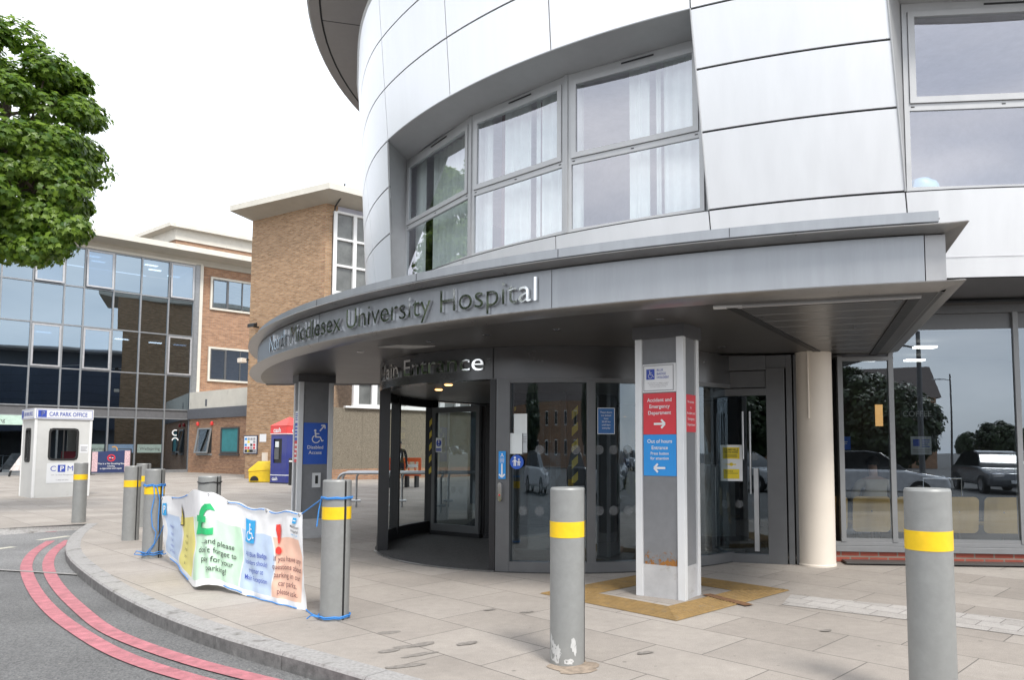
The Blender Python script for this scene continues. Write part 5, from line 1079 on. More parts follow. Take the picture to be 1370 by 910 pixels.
for (i, j, tilt) in ((9, 5, .14), (11, 5, .16), (14, 5, .10), (9, 3, .0), (11, 3, .0), (14, 3, .0)):
    s0, s1, z0, z1 = SC[i] + .05, SC[i + 1] - .05, ZC[j] + .05, ZC[j + 1] - .07
    f = MB(); X = lambda s_, z, d=0: WP(s_, z, .07 + tilt * (z1 - z) / (z1 - z0) + d)
    for (a0, c0, a1, c1) in ((s0, z0, s0 + .09, z1), (s1 - .09, z0, s1, z1), (s0 + .09, z0, s1 - .09, z0 + .09), (s0 + .09, z1 - .09, s1 - .09, z1)):
        f.extr([X(a0, c0), X(a1, c0), X(a1, c1), X(a0, c1)], ON * .05)
    wo = f.build('opening_window', M['galv'] if False else mat('sash_grey', (.42, .42, .43), .4, .3), ob_, smooth=False)
    MB().quad(X(s0 + .08, z0 + .08, .02), X(s1 - .08, z0 + .08, .02), X(s1 - .08, z1 - .08, .02), X(s0 + .08, z1 - .08, .02)).build('pane', M['g_dark'], wo, smooth=False)
# inside: floors, back wall, lit ceiling panels
b = MB()
b.quad(WP(-10, 0, -5), WP(9.4, 0, -5), WP(9.4, 13, -5), WP(-10, 13, -5))
for z in (.02, 3.45, 8.2, 13.05): b.par(WP(-10, z, -5), OD * 19.3, ON * 4.8, (0, 0, .12))
b.quad(WP(9.4, 0, -5), WP(9.4, 0, -.1), WP(9.4, 13, -.1), WP(9.4, 13, -5))
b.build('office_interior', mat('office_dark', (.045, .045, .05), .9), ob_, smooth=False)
for (s_, z, d) in ((3.6, 12.9, -1.2), (4.1, 12.9, -2.4), (6.7, 12.9, -1.2), (7.2, 12.9, -2.4), (8.6, 12.9, -3.5), (1.4, 8.1, -1.3), (5.3, 8.1, -1.3), (7.2, 8.1, -1.6), (8.6, 8.1, -1.6), (-1, 8.1, -1.4)):
    MB().par(WP(s_, z, d), OD * .7, ON * .28, (0, 0, .03)).build('ceiling_lamp', M['tube'], ob_, smooth=False)
# eaves
b = MB(); b.extr([WP(-12, 13.14, -.2), WP(-12, 13.14, .06), WP(-12, 13.5, .1), WP(-12, 13.62, 1.35), WP(-12, 13.92, 1.4), WP(-12, 13.98, 1.3), WP(-12, 14.1, -3), WP(-12, 13.3, -3)], OD * 27)
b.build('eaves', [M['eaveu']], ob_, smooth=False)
b = MB(); b.par(WP(-12, 13.625, 1.36), OD * 27, ON * .06, (0, 0, .31)); b.par(WP(9.56, 4.85, -.1), OD * .18, ON * .24, (0, 0, 8.3)); b.par(WP(-12, 13.115, -.1), OD * 21.7, ON * .2, (0, 0, .14)); b.build('white_trim', M['concrete'], ob_, smooth=False)
# brick bay
b = MB(); b.par(WP(9.74, 0, -.35), OD * 5.0, ON * .3, (0, 0, 13.3)); b.build('brick_bay', M['brick2'], ob_, smooth=False)
for (z0, z1) in ((10.42, 12.55), (5.78, 8.0)):
    f = MB(); s0, s1 = 10.22, 14.4
    for q in ((s0, z0, s1, z0 + .12), (s0, z1 - .12, s1, z1), (s0, z0 + .12, s0 + .12, z1 - .12)): f.par(WP(q[0], q[1], -.1), OD * (q[2] - q[0]), ON * .17, (0, 0, q[3] - q[1]))
    for u in (s0 + .14, s0 + 1.0, s0 + 1.06, s0 + 1.95, s0 + 2.9): f.par(WP(u, z0 + .12, -.08), OD * .06, ON * .12, (0, 0, z1 - z0 - .24), 1)
    f.par(WP(s0 + .2, z0 + .13, -.06), OD * .8, ON * .1, (0, 0, .06), 1); f.par(WP(s0 + .2, z1 - .2, -.06), OD * .8, ON * .1, (0, 0, .06), 1)
    wo = f.build('window', [M['concrete'], M['dframe']], ob_, smooth=False)
    MB().quad(WP(s0 + .12, z0 + .12, -.035), WP(s1, z0 + .12, -.035), WP(s1, z1 - .12, -.035), WP(s0 + .12, z1 - .12, -.035)).build('pane', M['g_dark'], wo, smooth=False)
# penthouse on the roof
T = AY(228, 296, 54); pd = Vector((-.80, .58)); b = MB(); p0 = Vector((T.x, T.y)); od2 = Vector((.72, .69))
def quadbox(bm_, p, u, v, z0, z1, mi=0): bm_.par((p.x, p.y, z0), (*u, 0), (*v, 0), (0, 0, z1 - z0), mi)
quadbox(b, p0, od2 * 14, pd * 6, T.z - .3, T.z); b.build('penthouse_roof', M['concrete'], ob_, smooth=False)
b = MB(); pi_ = p0 + od2 * .6 + pd * .5; quadbox(b, pi_, od2 * 13, pd * 5, T.z - 1.15, T.z - .3); b.build('penthouse_fascia', M['concrete'], ob_, smooth=False)
b = MB(); pi_ = p0 + od2 * .7 + pd * .6; quadbox(b, pi_, od2 * 12.8, pd * 4.8, 13.5, T.z - 1.15); b.build('penthouse_wall', M['brick2'], ob_, smooth=False)
b = MB(); pi2 = pi_ + od2 * 4.2 - Vector((od2.y, -od2.x)) * -.03; b.par((pi2.x, pi2.y, 15.0), (*(od2 * 2.4), 0), (-.01, .01, 0), (0, 0, .9)); b.build('penthouse_window', M['lavender'], ob_, smooth=False)
# shop fascia and doors on the ground floor
sign('shop_sign', 'pale green shop sign over the dark doors at the far left', 'sign', WP(-3.2, 2.75, .12), OD, 4.2, .52, M['mint'], Sh().text('Wellspring', 2.0, .15, .2, 0), [M['inkblack']], t=.08)
b = MB()
for s_ in (-3.1, -1.85, -.55): b.par(WP(s_, 0, .07), OD * .12, ON * .06, (0, 0, 2.74))
b.par(WP(-3.1, 2.6, .07), OD * 2.7, ON * .055, (0, 0, .13)); b.par(WP(-3.1, 0, .07), OD * 2.7, ON * .05, (0, 0, .2)); b.build('door_frame', M['dframe'], ob_, smooth=False)
for (s0, s1, tx, mt, nm) in ((3.55, 4.75, 'Wellspring', mat('etched_film', (.20, .26, .24), .6), 'green'), (6.45, 7.75, 'Wellspring', mat('etched_film', (.20, .26, .24), .6), 'green2'), (4.95, 6.25, '', mat('etched_blue', (.10, .16, .24), .6), 'blue')):
    sh = Sh()
    if tx: sh.text(tx, .12, .16, .17, 0)
    else: sh.arcl(.3, .2, .16, -40, 130, .06, 1); sh.rect(.5, .2, 1.2, .24, 0)
    sign('window_film', {'green': 'green Wellspring lettering strip on the glass beside the kiosk', 'green2': 'green Wellspring lettering strip nearest the brick corner', 'blue': 'blue window strip with an orange arc between two green ones'}[nm], 'sign', WP(s0, 1.22, .0), OD, s1 - s0, .5, mt, sh, [M['inkblack'], mat('orange_ink', (.6, .3, .05), .6)], t=.01)
# half hidden letters on the last ground floor pane
s = Sh(); s.arcl(.2, .9, .16, 60, 300, .07, 0); s.arcl(.2, .42, .16, 0, 180, .07, 0); s.mesh(frame3(WP(8.3, 1.55, -.02), OD, (0, 0, 1))).build('window_letter', M['signwhite'], ob_, smooth=False, recalc=False)

# ------------------------------------------------------------------ low brick extension
E0 = Vector((-24.62, 46.3)); E1g = G(338, 635.5); E1 = Vector((E1g.x, E1g.y)); eu = (E1 - E0).normalized(); en_ = Vector((eu.y, -eu.x)); EL = (E1 - E0).length
XE = lambda u, z, d=0: Vector((E0.x + eu.x * u + en_.x * d, E0.y + eu.y * u + en_.y * d, z)); EU, EN = Vector((*eu, 0)), Vector((*en_, 0))
le = thing('brick_extension', XE(EL / 2, 0), 'low brick extension with a white parapet and two small windows', 'building')
b = MB(); b.par(XE(0, 0, -3), EU * (EL + 3), EN * 3, (0, 0, 3.3)); b.build('wall', M['brick2'], le, smooth=False)
b = MB(); b.par(XE(-.1, 3.3, -3), EU * (EL + 3), EN * 3.12, (0, 0, .62)); b.build('grey_band', M['band'], le, smooth=False)
b = MB(); b.par(XE(-.05, 3.92, -3), EU * (EL + 3), EN * 3.04, (0, 0, 1.05)); b.par(XE(2.0, 4.05, .042), EU * .22, EN * .01, (0, 0, .42), 1); b.build('parapet', [M['concrete'], M['band']], le, smooth=False)
def eupx(px):
    q = onplane(px, 600, XE(0, 0), EN); return (Vector((q.x, q.y)) - E0).dot(eu)
for (x0, x1, tl, lab) in ((265.5, 283, .22, 'pane'), (296, 320, 0, 'teal')):
    u0, u1 = eupx(x0), eupx(x1); f = MB(); z0, z1 = 1.2, 2.72; wd_ = .09
    Xt = lambda u, z, d=0: XE(u, z, .02 + tl * (z1 - z) / (z1 - z0) + d)
    for (a0, c0, a1, c1) in ((u0, z0, u0 + wd_, z1), (u1 - wd_, z0, u1, z1), (u0 + wd_, z0, u1 - wd_, z0 + wd_), (u0 + wd_, z1 - wd_, u1 - wd_, z1)): f.extr([Xt(a0, c0), Xt(a1, c0), Xt(a1, c1), Xt(a0, c1)], EN * .06)
    f.par(XE(u0 - .08, z0 - .14, 0), EU * (u1 - u0 + .16), EN * .1, (0, 0, .1))
    wo = f.build('window', M['dframe'] if lab == 'teal' else mat('window_alu', (.3, .32, .33), .4, .3), le, smooth=False)
    if lab == 'teal': MB().quad(Xt(u0 + .06, z0 + .06, .004), Xt(u1 - .06, z0 + .06, .004), Xt(u1 - .06, z1 - .06, .004), Xt(u0 + .06, z1 - .06, .004)).build('blind', M['teal'], wo, smooth=False)
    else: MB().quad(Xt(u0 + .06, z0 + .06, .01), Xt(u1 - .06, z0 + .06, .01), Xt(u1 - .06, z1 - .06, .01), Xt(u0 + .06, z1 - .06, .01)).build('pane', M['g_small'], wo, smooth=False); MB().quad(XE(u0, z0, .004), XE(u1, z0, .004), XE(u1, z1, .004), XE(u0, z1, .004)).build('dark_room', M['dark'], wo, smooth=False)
for px in (264.5, 283.5):
    q = XE(eupx(px), 2.98, .05); MB().lathe([(.0, -.12), (.09, -.1), (.1, .05), (.05, .12), (0, .12)], q, 12).build('alarm_lamp', M['cashred'], le)

# ------------------------------------------------------------------ brick stair tower
TL = G(327, 640.5); TL = Vector((TL.x, TL.y)); Dc = 33.6; tcx = AY(431, 500, Dc); TC = Vector((tcx.x, tcx.y)); tu = (TC - TL).normalized(); tn = Vector((tu.y, -tu.x)); TLn = (TC - TL).length
wu_ = Vector((.745, .667)).normalized()                # right hand wing direction
tw_ = thing('brick_tower', (TC.x, TC.y, 0), 'tall buff brick stair tower with oversailing flat roof', 'tower')
TH_ = AY(428, 272, Dc).z
b = MB(); p = [TL, TC, TC + wu_ * .55, TL + wu_ * 6]; b.prism([(q.x, q.y) for q in p], 0, TH_); b.build('wall', M['brick'], tw_, smooth=False)
# eaves slab with sloping underside
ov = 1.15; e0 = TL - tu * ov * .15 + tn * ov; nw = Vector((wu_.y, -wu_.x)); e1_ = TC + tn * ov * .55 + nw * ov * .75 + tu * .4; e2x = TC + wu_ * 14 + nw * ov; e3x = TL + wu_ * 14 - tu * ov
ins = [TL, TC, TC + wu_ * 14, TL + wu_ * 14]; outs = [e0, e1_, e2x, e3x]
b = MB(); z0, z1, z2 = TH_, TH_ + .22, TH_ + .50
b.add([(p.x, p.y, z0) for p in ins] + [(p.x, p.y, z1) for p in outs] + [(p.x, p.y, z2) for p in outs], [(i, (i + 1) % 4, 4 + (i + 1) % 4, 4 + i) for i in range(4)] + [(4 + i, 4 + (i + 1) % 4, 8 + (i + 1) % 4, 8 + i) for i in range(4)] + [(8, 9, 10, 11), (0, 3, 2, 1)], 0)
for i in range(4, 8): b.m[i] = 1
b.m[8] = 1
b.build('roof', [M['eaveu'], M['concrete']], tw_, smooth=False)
# lightning cable, wing with render panel, windows, pebble dash
b = MB(); cbl = TC + wu_ * .35 + nw * .03; b.tube([(cbl.x, cbl.y, .2), (cbl.x, cbl.y, TH_ - .6), (cbl.x + .1, cbl.y - .1, TH_ - .1), (cbl.x + nw.x * 1.0, cbl.y + nw.y * 1.0, TH_ + .25), (cbl.x + nw.x * 1.15, cbl.y + nw.y * 1.15, TH_ + .7)], .035, 6); b.build('lightning_cable', M['black'], tw_)
b = MB()
for i in range(int(TH_ / .15)):
    if i % 2: quadbox(b, TC + tn * .004 - tu * .24, tu * .24, -tn * .01, i * .15, i * .15 + .07)
b.build('corner_bricks', M['brick2'], tw_, smooth=False)
wg = thing('rendered_wing', (*(TC + wu_ * 8), 0), 'wing with white framed windows over a dark pebble-dashed ground floor wall', 'building')
WX = lambda u, z, d=0: Vector((TC.x + wu_.x * u + nw.x * d, TC.y + wu_.y * u + nw.y * d, z)); WU, WN = Vector((*wu_, 0)), Vector((*nw, 0))
def wpx(px, y=500):
    q = onplane(px, y, WX(0, 0), WN); return (Vector((q.x, q.y)) - TC).dot(wu_)
b = MB(); b.par(WX(0.55, 4.6, -.4), WU * 26, WN * .36, (0, 0, TH_ - 4.6)); b.build('render_wall', M['lavender'], wg, smooth=False)
b = MB(); b.par(WX(0.55, .5, -.4), WU * 26, WN * .4, (0, 0, 2.85)); 
for u in range(2, 26, 2): b.par(WX(u, .5, .0), WU * .03, WN * .012, (0, 0, 2.85))
b.build('pebble_wall', M['pebble'], wg, smooth=False)
b = MB(); b.par(WX(0.55, 0, -.4), WU * 26, WN * .43, (0, 0, .5)); b.build('brick_base', M['brick2'], wg, smooth=False)
def wgrid(u0, u1, z0, z1, nu, nv, wdv=.14):
    f = MB(); du_ = (u1 - u0) / nu; dz = (z1 - z0) / nv
    for i in range(nu + 1): f.par(WX(u0 + i * du_ - wdv / 2, z0, -.06), WU * wdv, WN * .2, (0, 0, z1 - z0))
    for j in range(nv + 1): f.par(WX(u0 + wdv / 2, z0 + j * dz - (.05 if j else 0), -.06), WU * (u1 - u0 - wdv), WN * .19, (0, 0, .1))
    wo = f.build('window', M['white'], wg, smooth=False)
    g = MB()
    for i in range(nu):
        for j in range(nv): g.quad(WX(u0 + i * du_, z0 + j * dz, .0), WX(u0 + (i + 1) * du_, z0 + j * dz, .0), WX(u0 + (i + 1) * du_, z0 + (j + 1) * dz, .0), WX(u0 + i * du_, z0 + (j + 1) * dz, .0))
    g.build('pane', mat('reeded_pane', (.13, .135, .13), .16, var=.5, vscale=.8), wo, smooth=False)
ua = wpx(446.5, 350); wgrid(ua, ua + (wpx(473, 350) - ua) * 3, AY(446, 409, 35.3).z - .9, AY(446, 296, 35.3).z, 3, 4, .16)
b = MB(); b.par(WX(1.1, 3.35, -.12), WU * 24, WN * .26, (0, 0, .09)); b.build('sill', M['white'], wg, smooth=False)
wgrid(1.6, 22, 3.44, 4.6, 22, 1, .26)

# ================================================================== KIOSK
KC = G(42, 667); ku = Vector((.66, .75)).normalized(); kv = Vector((-ku.y, ku.x)); KW = 1.42; KH = 2.30
KU, KV = Vector((*ku, 0)), Vector((*kv, 0)); KP = lambda u, v, z: Vector((KC.x, KC.y, z)) + KU * u + KV * v
ko = thing('parking_kiosk', KP(KW / 2, KW / 2, 0), 'white car park office kiosk with a sign band round its top', 'kiosk')
b = MB()
def facewin(bm_, P, w_, x0, x1, z0, z1, H_):            # face with an opening; P(u,z,d)
    for q in ((0, 0, w_, z0), (0, z1, w_, H_), (0, z0, x0, z1), (x1, z0, w_, z1)): bm_.extr([P(q[0], q[1], 0), P(q[2], q[1], 0), P(q[2], q[3], 0), P(q[0], q[3], 0)], P(0, 0, -.05) - P(0, 0, 0))
PR = lambda u, z, d=0: KP(u, -d, z); PLf = lambda u, z, d=0: KP(-d, KW - u, z)
facewin(b, PR, KW, .36, 1.08, 1.10, 2.02, KH); facewin(b, PLf, KW, .42, 1.0, 1.05, 2.02, KH)
facewin(b, lambda u, z, d=0: KP(u, KW - .05 - d, z), KW, .3, 1.15, 1.05, 2.05, KH); facewin(b, lambda u, z, d=0: KP(KW - .05 - d, u, z), KW, .3, 1.15, 1.05, 2.05, KH)
b.build('wall', M['offwhite'], ko, smooth=False)
b = MB(); b.par(KP(.05, .05, .02), KU * (KW - .1), KV * (KW - .1), (0, 0, .04)); b.par(KP(.1, .8, .9), KU * 1.1, KV * .5, (0, 0, .05)); b.build('floor', M['dark'], ko, smooth=False)
b = MB(); b.par(KP(.8, .5, .9), KU * .4, KV * .06, (0, 0, .45)); b.build('seat_back', mat('red_cloth', (.3, .03, .05), .8), ko, smooth=False)
for (u, v) in ((-.015, -.015), (KW - .055, -.015), (-.015, KW - .055), (KW - .055, KW - .055)): MB().par(KP(u, v, 0), KU * .07, KV * .07, (0, 0, KH)).build('corner_post', M['white'], ko, smooth=False, bevel=.012)
b = MB(); b.par(KP(-.03, -.03, KH), KU * (KW + .06), KV * (KW + .06), (0, 0, .31)); b.build('sign_band', M['white'], ko, smooth=False, bevel=.008)
def rrect(x0, y0, x1, y1, r, n=5):
    out = []
    for cx_, cy_, a in ((x1 - r, y0 + r, -90), (x1 - r, y1 - r, 0), (x0 + r, y1 - r, 90), (x0 + r, y0 + r, 180)): out += [(cx_ + r * cos(radians(a + 90 * i / n)), cy_ + r * sin(radians(a + 90 * i / n))) for i in range(n + 1)]
    return out
for P, x0, x1, z0, z1 in ((PR, .36, 1.08, 1.10, 2.02), (PLf, .42, 1.0, 1.05, 2.02)):
    o_ = rrect(x0 - .02, z0 - .02, x1 + .02, z1 + .02, .12); i_ = rrect(x0 + .035, z0 + .035, x1 - .035, z1 - .035, .085); k = len(o_); f = MB()
    vs = [P(x, z, .012) for x, z in o_] + [P(x, z, .012) for x, z in i_] + [P(x, z, -.01) for x, z in o_] + [P(x, z, -.03) for x, z in i_]
    f.add(vs, [(i, (i + 1) % k, k + (i + 1) % k, k + i) for i in range(k)] + [(2 * k + i, 2 * k + (i + 1) % k, (i + 1) % k, i) for i in range(k)] + [(k + i, k + (i + 1) % k, 3 * k + (i + 1) % k, 3 * k + i) for i in range(k)])
    f.par(P((x0 + x1) / 2 - .015, z0 + .03, -.02), P(1, 0) * 0 + (P(.03, 0) - P(0, 0)), P(0, 0, .02) - P(0, 0, 0), (0, 0, z1 - z0 - .06))
    wo = f.build('window', M['rubber'], ko, smooth=False); MB().quad(P(x0, z0, -.02), P(x1, z0, -.02), P(x1, z1, -.02), P(x0, z1, -.02)).build('pane', M['g_small'], wo, smooth=False)
def kband(label, P, ux, first):
    s = Sh(); w_ = KW + .03
    for q in ((.02, .02, w_ - .02, .03), (.02, .27, w_ - .02, .28), (.02, .03, .03, .27), (w_ - .03, .03, w_ - .02, .27)): s.rect(*q, 0)
    s.rect(.06, .05, .27, .25, 0); s.text('P', .12, .08, .14, 1, bold=.02); s.text('CAR PARK OFFICE', .33, .09, .115, 0, bold=.012, sx=.70); return sign('kiosk_sign', label, 'sign', P, ux, w_, .30, M['signwhite'], s, [M['ink'], M['signwhite']], t=.01)
kband('CAR PARK OFFICE sign board facing the camera on the kiosk', KP(-.015, -.032, KH + .005), KU, True)
kband('CAR PARK OFFICE sign board on the left side of the kiosk', KP(-.032, KW + .015, KH + .005), -KV, False)
s = Sh(); s.text('C', .08, .35, .15, 0, sx=1); s.rect(.27, .32, .46, .53, 0); s.text('P', .32, .355, .14, 1, bold=.02); s.text('M', .50, .35, .15, 0)
s.text('UK Car Park Management', .39, .22, .035, 2, 'CENTER'); s.text('T: 0845 463 5050', .39, .07, .03, 2, 'CENTER')
sign('kiosk_sign', 'white CPM parking company board below the kiosk window', 'sign', KP(.33, -.002, .42), KU, .78, .58, M['signwhite'], s, [M['ink'], M['signwhite'], M['inkgrey']], t=.006)
s = Sh(); lines(s, .03, .2, .05, .2, 4, 0); sign('paper_notice', 'small white notice on the kiosk wall right of its window', 'notice', KP(1.13, -.002, 1.30), KU, .22, .26, M['signwhite'], s, [M['inkgrey']], t=.004)

# ================================================================== CASH MACHINE BOOTH, GRIT BIN, NOTICES
cc = G(382, 648); xu = Vector((.93, .37)).normalized(); xv = Vector((-xu.y, xu.x))
# booth: corner nearest the camera at cc, right face along xr, left face along xl
xr = Vector((.517, .856)).normalized(); xl = Vector((-xr.y, xr.x)); CW = 1.0; CWL = 1.0
ca = thing('cash_booth', (cc.x, cc.y, 0), 'blue cash machine booth with a red pyramid roof', 'cash machine')
XR, XL = Vector((*xr, 0)), Vector((*xl, 0)); CQ = lambda u, v, z: Vector((cc.x, cc.y, z)) + XR * u + XL * v
b = MB(); b.par(CQ(0, 0, .05), XR * CW, XL * .10, (0, 0, 2.0)); b.par(CQ(0, .1, .05), XR * CW, XL * .05, (0, 0, 2.0))
PLc = lambda u, z, d=0: CQ(-d, CWL - u, z)
b = MB(); b.par(CQ(.06, .01, .05), XR * (CW - .06), XL * (CWL - .02), (0, 0, 1.98))
for q in ((0, .05, CWL, .85), (0, 1.85, CWL, 2.03), (0, .85, .16, 1.85), (CWL - .30, .85, CWL, 1.85)): b.extr([PLc(q[0], q[1]), PLc(q[2], q[1]), PLc(q[2], q[3]), PLc(q[0], q[3])], PLc(0, 0, -.06) - PLc(0, 0, 0))
b.build('cabinet', M['cashblue'], ca, smooth=False)
b = MB(); b.par(PLc(.16, .85, -.058), PLc(CWL - .46, 0) - PLc(0, 0), PLc(0, 0, .02) - PLc(0, 0), (0, 0, 1.0)); b.build('machine_recess', M['black'], ca, smooth=False)
b = MB(); b.par(PLc(.2, 1.0, -.036), PLc(.28, 0) - PLc(0, 0), PLc(0, 0, .02) - PLc(0, 0), (0, 0, .45)); b.par(PLc(.24, 1.5, -.036), PLc(.22, 0) - PLc(0, 0), PLc(0, 0, .012) - PLc(0, 0), (0, 0, .24), 1); b.build('cash_dispenser', [M['dframe'], M['paper']], ca, smooth=False)
b = MB(); b.par(CQ(-.03, -.03, 2.03), XR * (CW + .06), XL * (CWL + .06), (0, 0, .36)); b.build('fascia', M['cashred'], ca, smooth=False, bevel=.01)
b = MB(); zt = 2.39; apex = CQ(CW / 2, CWL / 2, 2.78); b.add([CQ(-.05, -.05, zt), CQ(CW + .05, -.05, zt), CQ(CW + .05, CWL + .05, zt), CQ(-.05, CWL + .05, zt), apex], [(0, 1, 4), (1, 2, 4), (2, 3, 4), (3, 0, 4), (3, 2, 1, 0)]); b.build('roof', mat('cash_roof', (.75, .09, .08), .5), ca, smooth=False)
b = MB(); b.par(CQ(-.005, -.005, 0), XR * (CW + .01), XL * (CWL + .01), (0, 0, .05)); b.build('base', M['black'], ca, smooth=False)
for txt, fr_, x, y, h_, rot, mi in (('cash', frame3(CQ(.0, -.0325, 2.03), XR, (0, 0, 1)), .22, .09, .19, 0, 0), ('cash', frame3(CQ(-.0325, CWL, 2.03), -XL, (0, 0, 1)), .18, .09, .19, 0, 0), ('cash', frame3(CQ(0, -.003, .0), XR, (0, 0, 1)), .78, .62, .42, pi / 2, 0), ('cash', frame3(CQ(-.003, CWL, .0), -XL, (0, 0, 1)), .12, .14, .14, 0, 0), ('cash', frame3(CQ(0, -.003, .0), XR, (0, 0, 1)), .30, .14, .14, 0, 0)):
    s = Sh(); s.text(txt, x, y, h_, 0, bold=.025, rot=rot); s.mesh(lambda x_, y_: fr_(x_, y_, .004)).build('lettering', M['signwhite'], ca, smooth=False, recalc=False)
b = MB(); b.par(CQ(-.004, -.004, .34), XR * CW, XL * .004, (0, 0, .03)); b.par(CQ(-.004, 0, .34), XL * CWL, XR * .004, (0, 0, .03)); b.par(CQ(-.034, -.034, 2.04), XR * (CW + .07), XL * .003, (0, 0, .03)); b.par(CQ(-.034, -.03, 2.04), XL * (CWL + .06), XR * .003, (0, 0, .03)); b.build('white_line', M['signwhite'], ca, smooth=False)
q = G(389, 649.5); sbp = thing('black_bollard', (q.x, q.y, 0), 'small black bollard with white bands beside the cash booth', 'bollard')
MB().lathe([(.09, 0), (.09, .86), (.11, .87), (.11, .90), (.09, .91), (.09, .99), (.11, 1.0), (.11, 1.03), (.085, 1.06), (0, 1.08)], (q.x, q.y, 0), 20).build('post', M['black'], sbp); MB().lathe([(.0915, .915), (.0915, .985)], (q.x, q.y, 0), 20).build('white_band', M['white'], sbp)
# grit bin
g0 = G(332, 646); g1_ = G(357, 646.5); bu = Vector((.97, .25)).normalized(); bv = Vector((-bu.y, bu.x)); q = Vector((g0.x, g0.y)); BW = .86; BD = .62
gb = thing('grit_bin', (q.x + .4, q.y + .3, 0), 'yellow plastic grit bin with a sloping lid against the brick tower', 'grit bin')
BQ = lambda u, v, z: Vector((q.x, q.y, z)) + Vector((*bu, 0)) * u + Vector((*bv, 0)) * v
b = MB(); b.add([BQ(.02, 0, .02), BQ(BW, 0, .0), BQ(BW, BD, 0), BQ(.02, BD, .02), BQ(0, -.03, .46), BQ(BW * 1.0, -.03, .52), BQ(BW, BD, .52), BQ(0, BD, .46)], [(0, 3, 2, 1), (4, 5, 6, 7), (0, 1, 5, 4), (1, 2, 6, 5), (2, 3, 7, 6), (3, 0, 4, 7)]); b.build('bin_body', M['binyel'], gb, smooth=False, bevel=.03)
b = MB(); b.add([BQ(-.02, -.05, .46), BQ(BW + .02, -.05, .52), BQ(BW + .02, BD, .52), BQ(-.02, BD, .46), BQ(.0, -.04, .56), BQ(BW * .42, .0, .90), BQ(BW, .02, .90), BQ(BW, BD, .90), BQ(BW * .42, BD, .90), BQ(.0, BD, .56), BQ(BW, -.04, .6)], [(0, 1, 2, 3), (0, 4, 5, 6, 10, 1), (1, 10, 6, 7, 2), (2, 7, 8, 9, 3), (3, 9, 4, 0), (4, 9, 8, 5), (5, 8, 7, 6)]); b.build('lid', M['binyel'], gb, smooth=False, bevel=.02)
b = MB(); cxx = BQ(.24, -.034, .16); b.add([cxx + Vector((*bu, 0)) * .17 * cos(pi * i / 12) + Vector((0, 0, .2 * sin(pi * i / 12) - .08)) for i in range(13)], [tuple(range(13))]); b.build('spout', M['black'], gb, smooth=False)
b = MB(); b.par(BQ(.34, .12, .905), Vector((*bu, 0)) * .3, Vector((*bv, 0)) * .3, (0, 0, .008)); b.build('label_plate', mat('label_ochre', (.35, .25, .03), .6), gb, smooth=False)
# notice board and sheet on the tower wall
TU, TN = Vector((*tu, 0)), Vector((*tn, 0))
def tpx(px, y):
    q = onplane(px, y, (TL.x, TL.y, 0), TN); return (Vector((q.x, q.y)) - TL).dot(tu), q.z
def twsign(name, label, cat, x0, x1, y0, y1, plate, fnsh, mats, t=.04):
    a, zb = tpx(x0, y1); a2, zt = tpx(x1, y0); w_, h_ = a2 - a, zt - zb
    return sign(name, label, cat, Vector((TL.x, TL.y, zb)) + TU * a + TN * .005, TU, w_, h_, plate, fnsh(w_, h_) if fnsh else None, mats, t)
def s_board(w_, h_):
    s = Sh(); s.rect(.05, .05, w_ - .05, h_ - .05, 0); random.seed(4)
    for i in range(4):
        for j in range(5): s.rect(.09 + i * (w_ - .18) / 4, .09 + j * (h_ - .18) / 5, .09 + (i + .8) * (w_ - .18) / 4, .09 + (j + .75) * (h_ - .18) / 5, random.choice([0, 1, 2, 3, 4, 0, 5]) if j < 2 or random.random() < .4 else random.choice([0, 5]))
    s.rect(.09, .07, w_ - .09, .09 + (h_ - .18) / 6, 1); return s
twsign('notice_board', 'framed notice board full of papers on the tower brickwork', 'notice board', 326.5, 345.5, 582.5, 607.5, mat('board_frame', (.05, .06, .10), .5), s_board, [M['signwhite'], M['inkblack'], M['signred'], M['signblue'], M['signyel'], M['inkgrey']])
twsign('wall_notice', 'blank white sheet on the tower brickwork right of the notice board', 'notice', 347.5, 356.5, 581, 591.5, M['signwhite'], None, None, .01)
twsign('meter_box', 'tall pale box low on the tower wall behind the grit bin', 'meter box', 353, 358.5, 606, 624, M['cream'], None, None, .12)
q = onplane(331, 483, (TL.x, TL.y, 0), TN); lmp = thing('wall_light', q, 'small white floodlight on the edge of the tower beside the canopy', 'light')
MB().par(q - TU * .35 + TN * .02 + Vector((0, 0, -.1)), TU * .35, TN * .3, (0, 0, .22)).build('housing', M['cream'], lmp, bevel=.02); MB().par(q - TU * .02 + TN * .0, TU * .12, TN * .06, (0, 0, .1)).build('bracket', M['black'], lmp)
q = onplane(346, 438, (TL.x, TL.y, 0), TN); cml = thing('security_camera', q, 'black security camera on the tower above the canopy edge', 'camera')
MB().par(q + TN * .25 - TU * .25, TU * .5, TN * .2 + Vector((0, 0, -.06)), (0, 0, .18)).build('housing', M['black'], cml, bevel=.02); MB().tube([q, q + TN * .3], .04, 8).build('bracket', M['black'], cml)

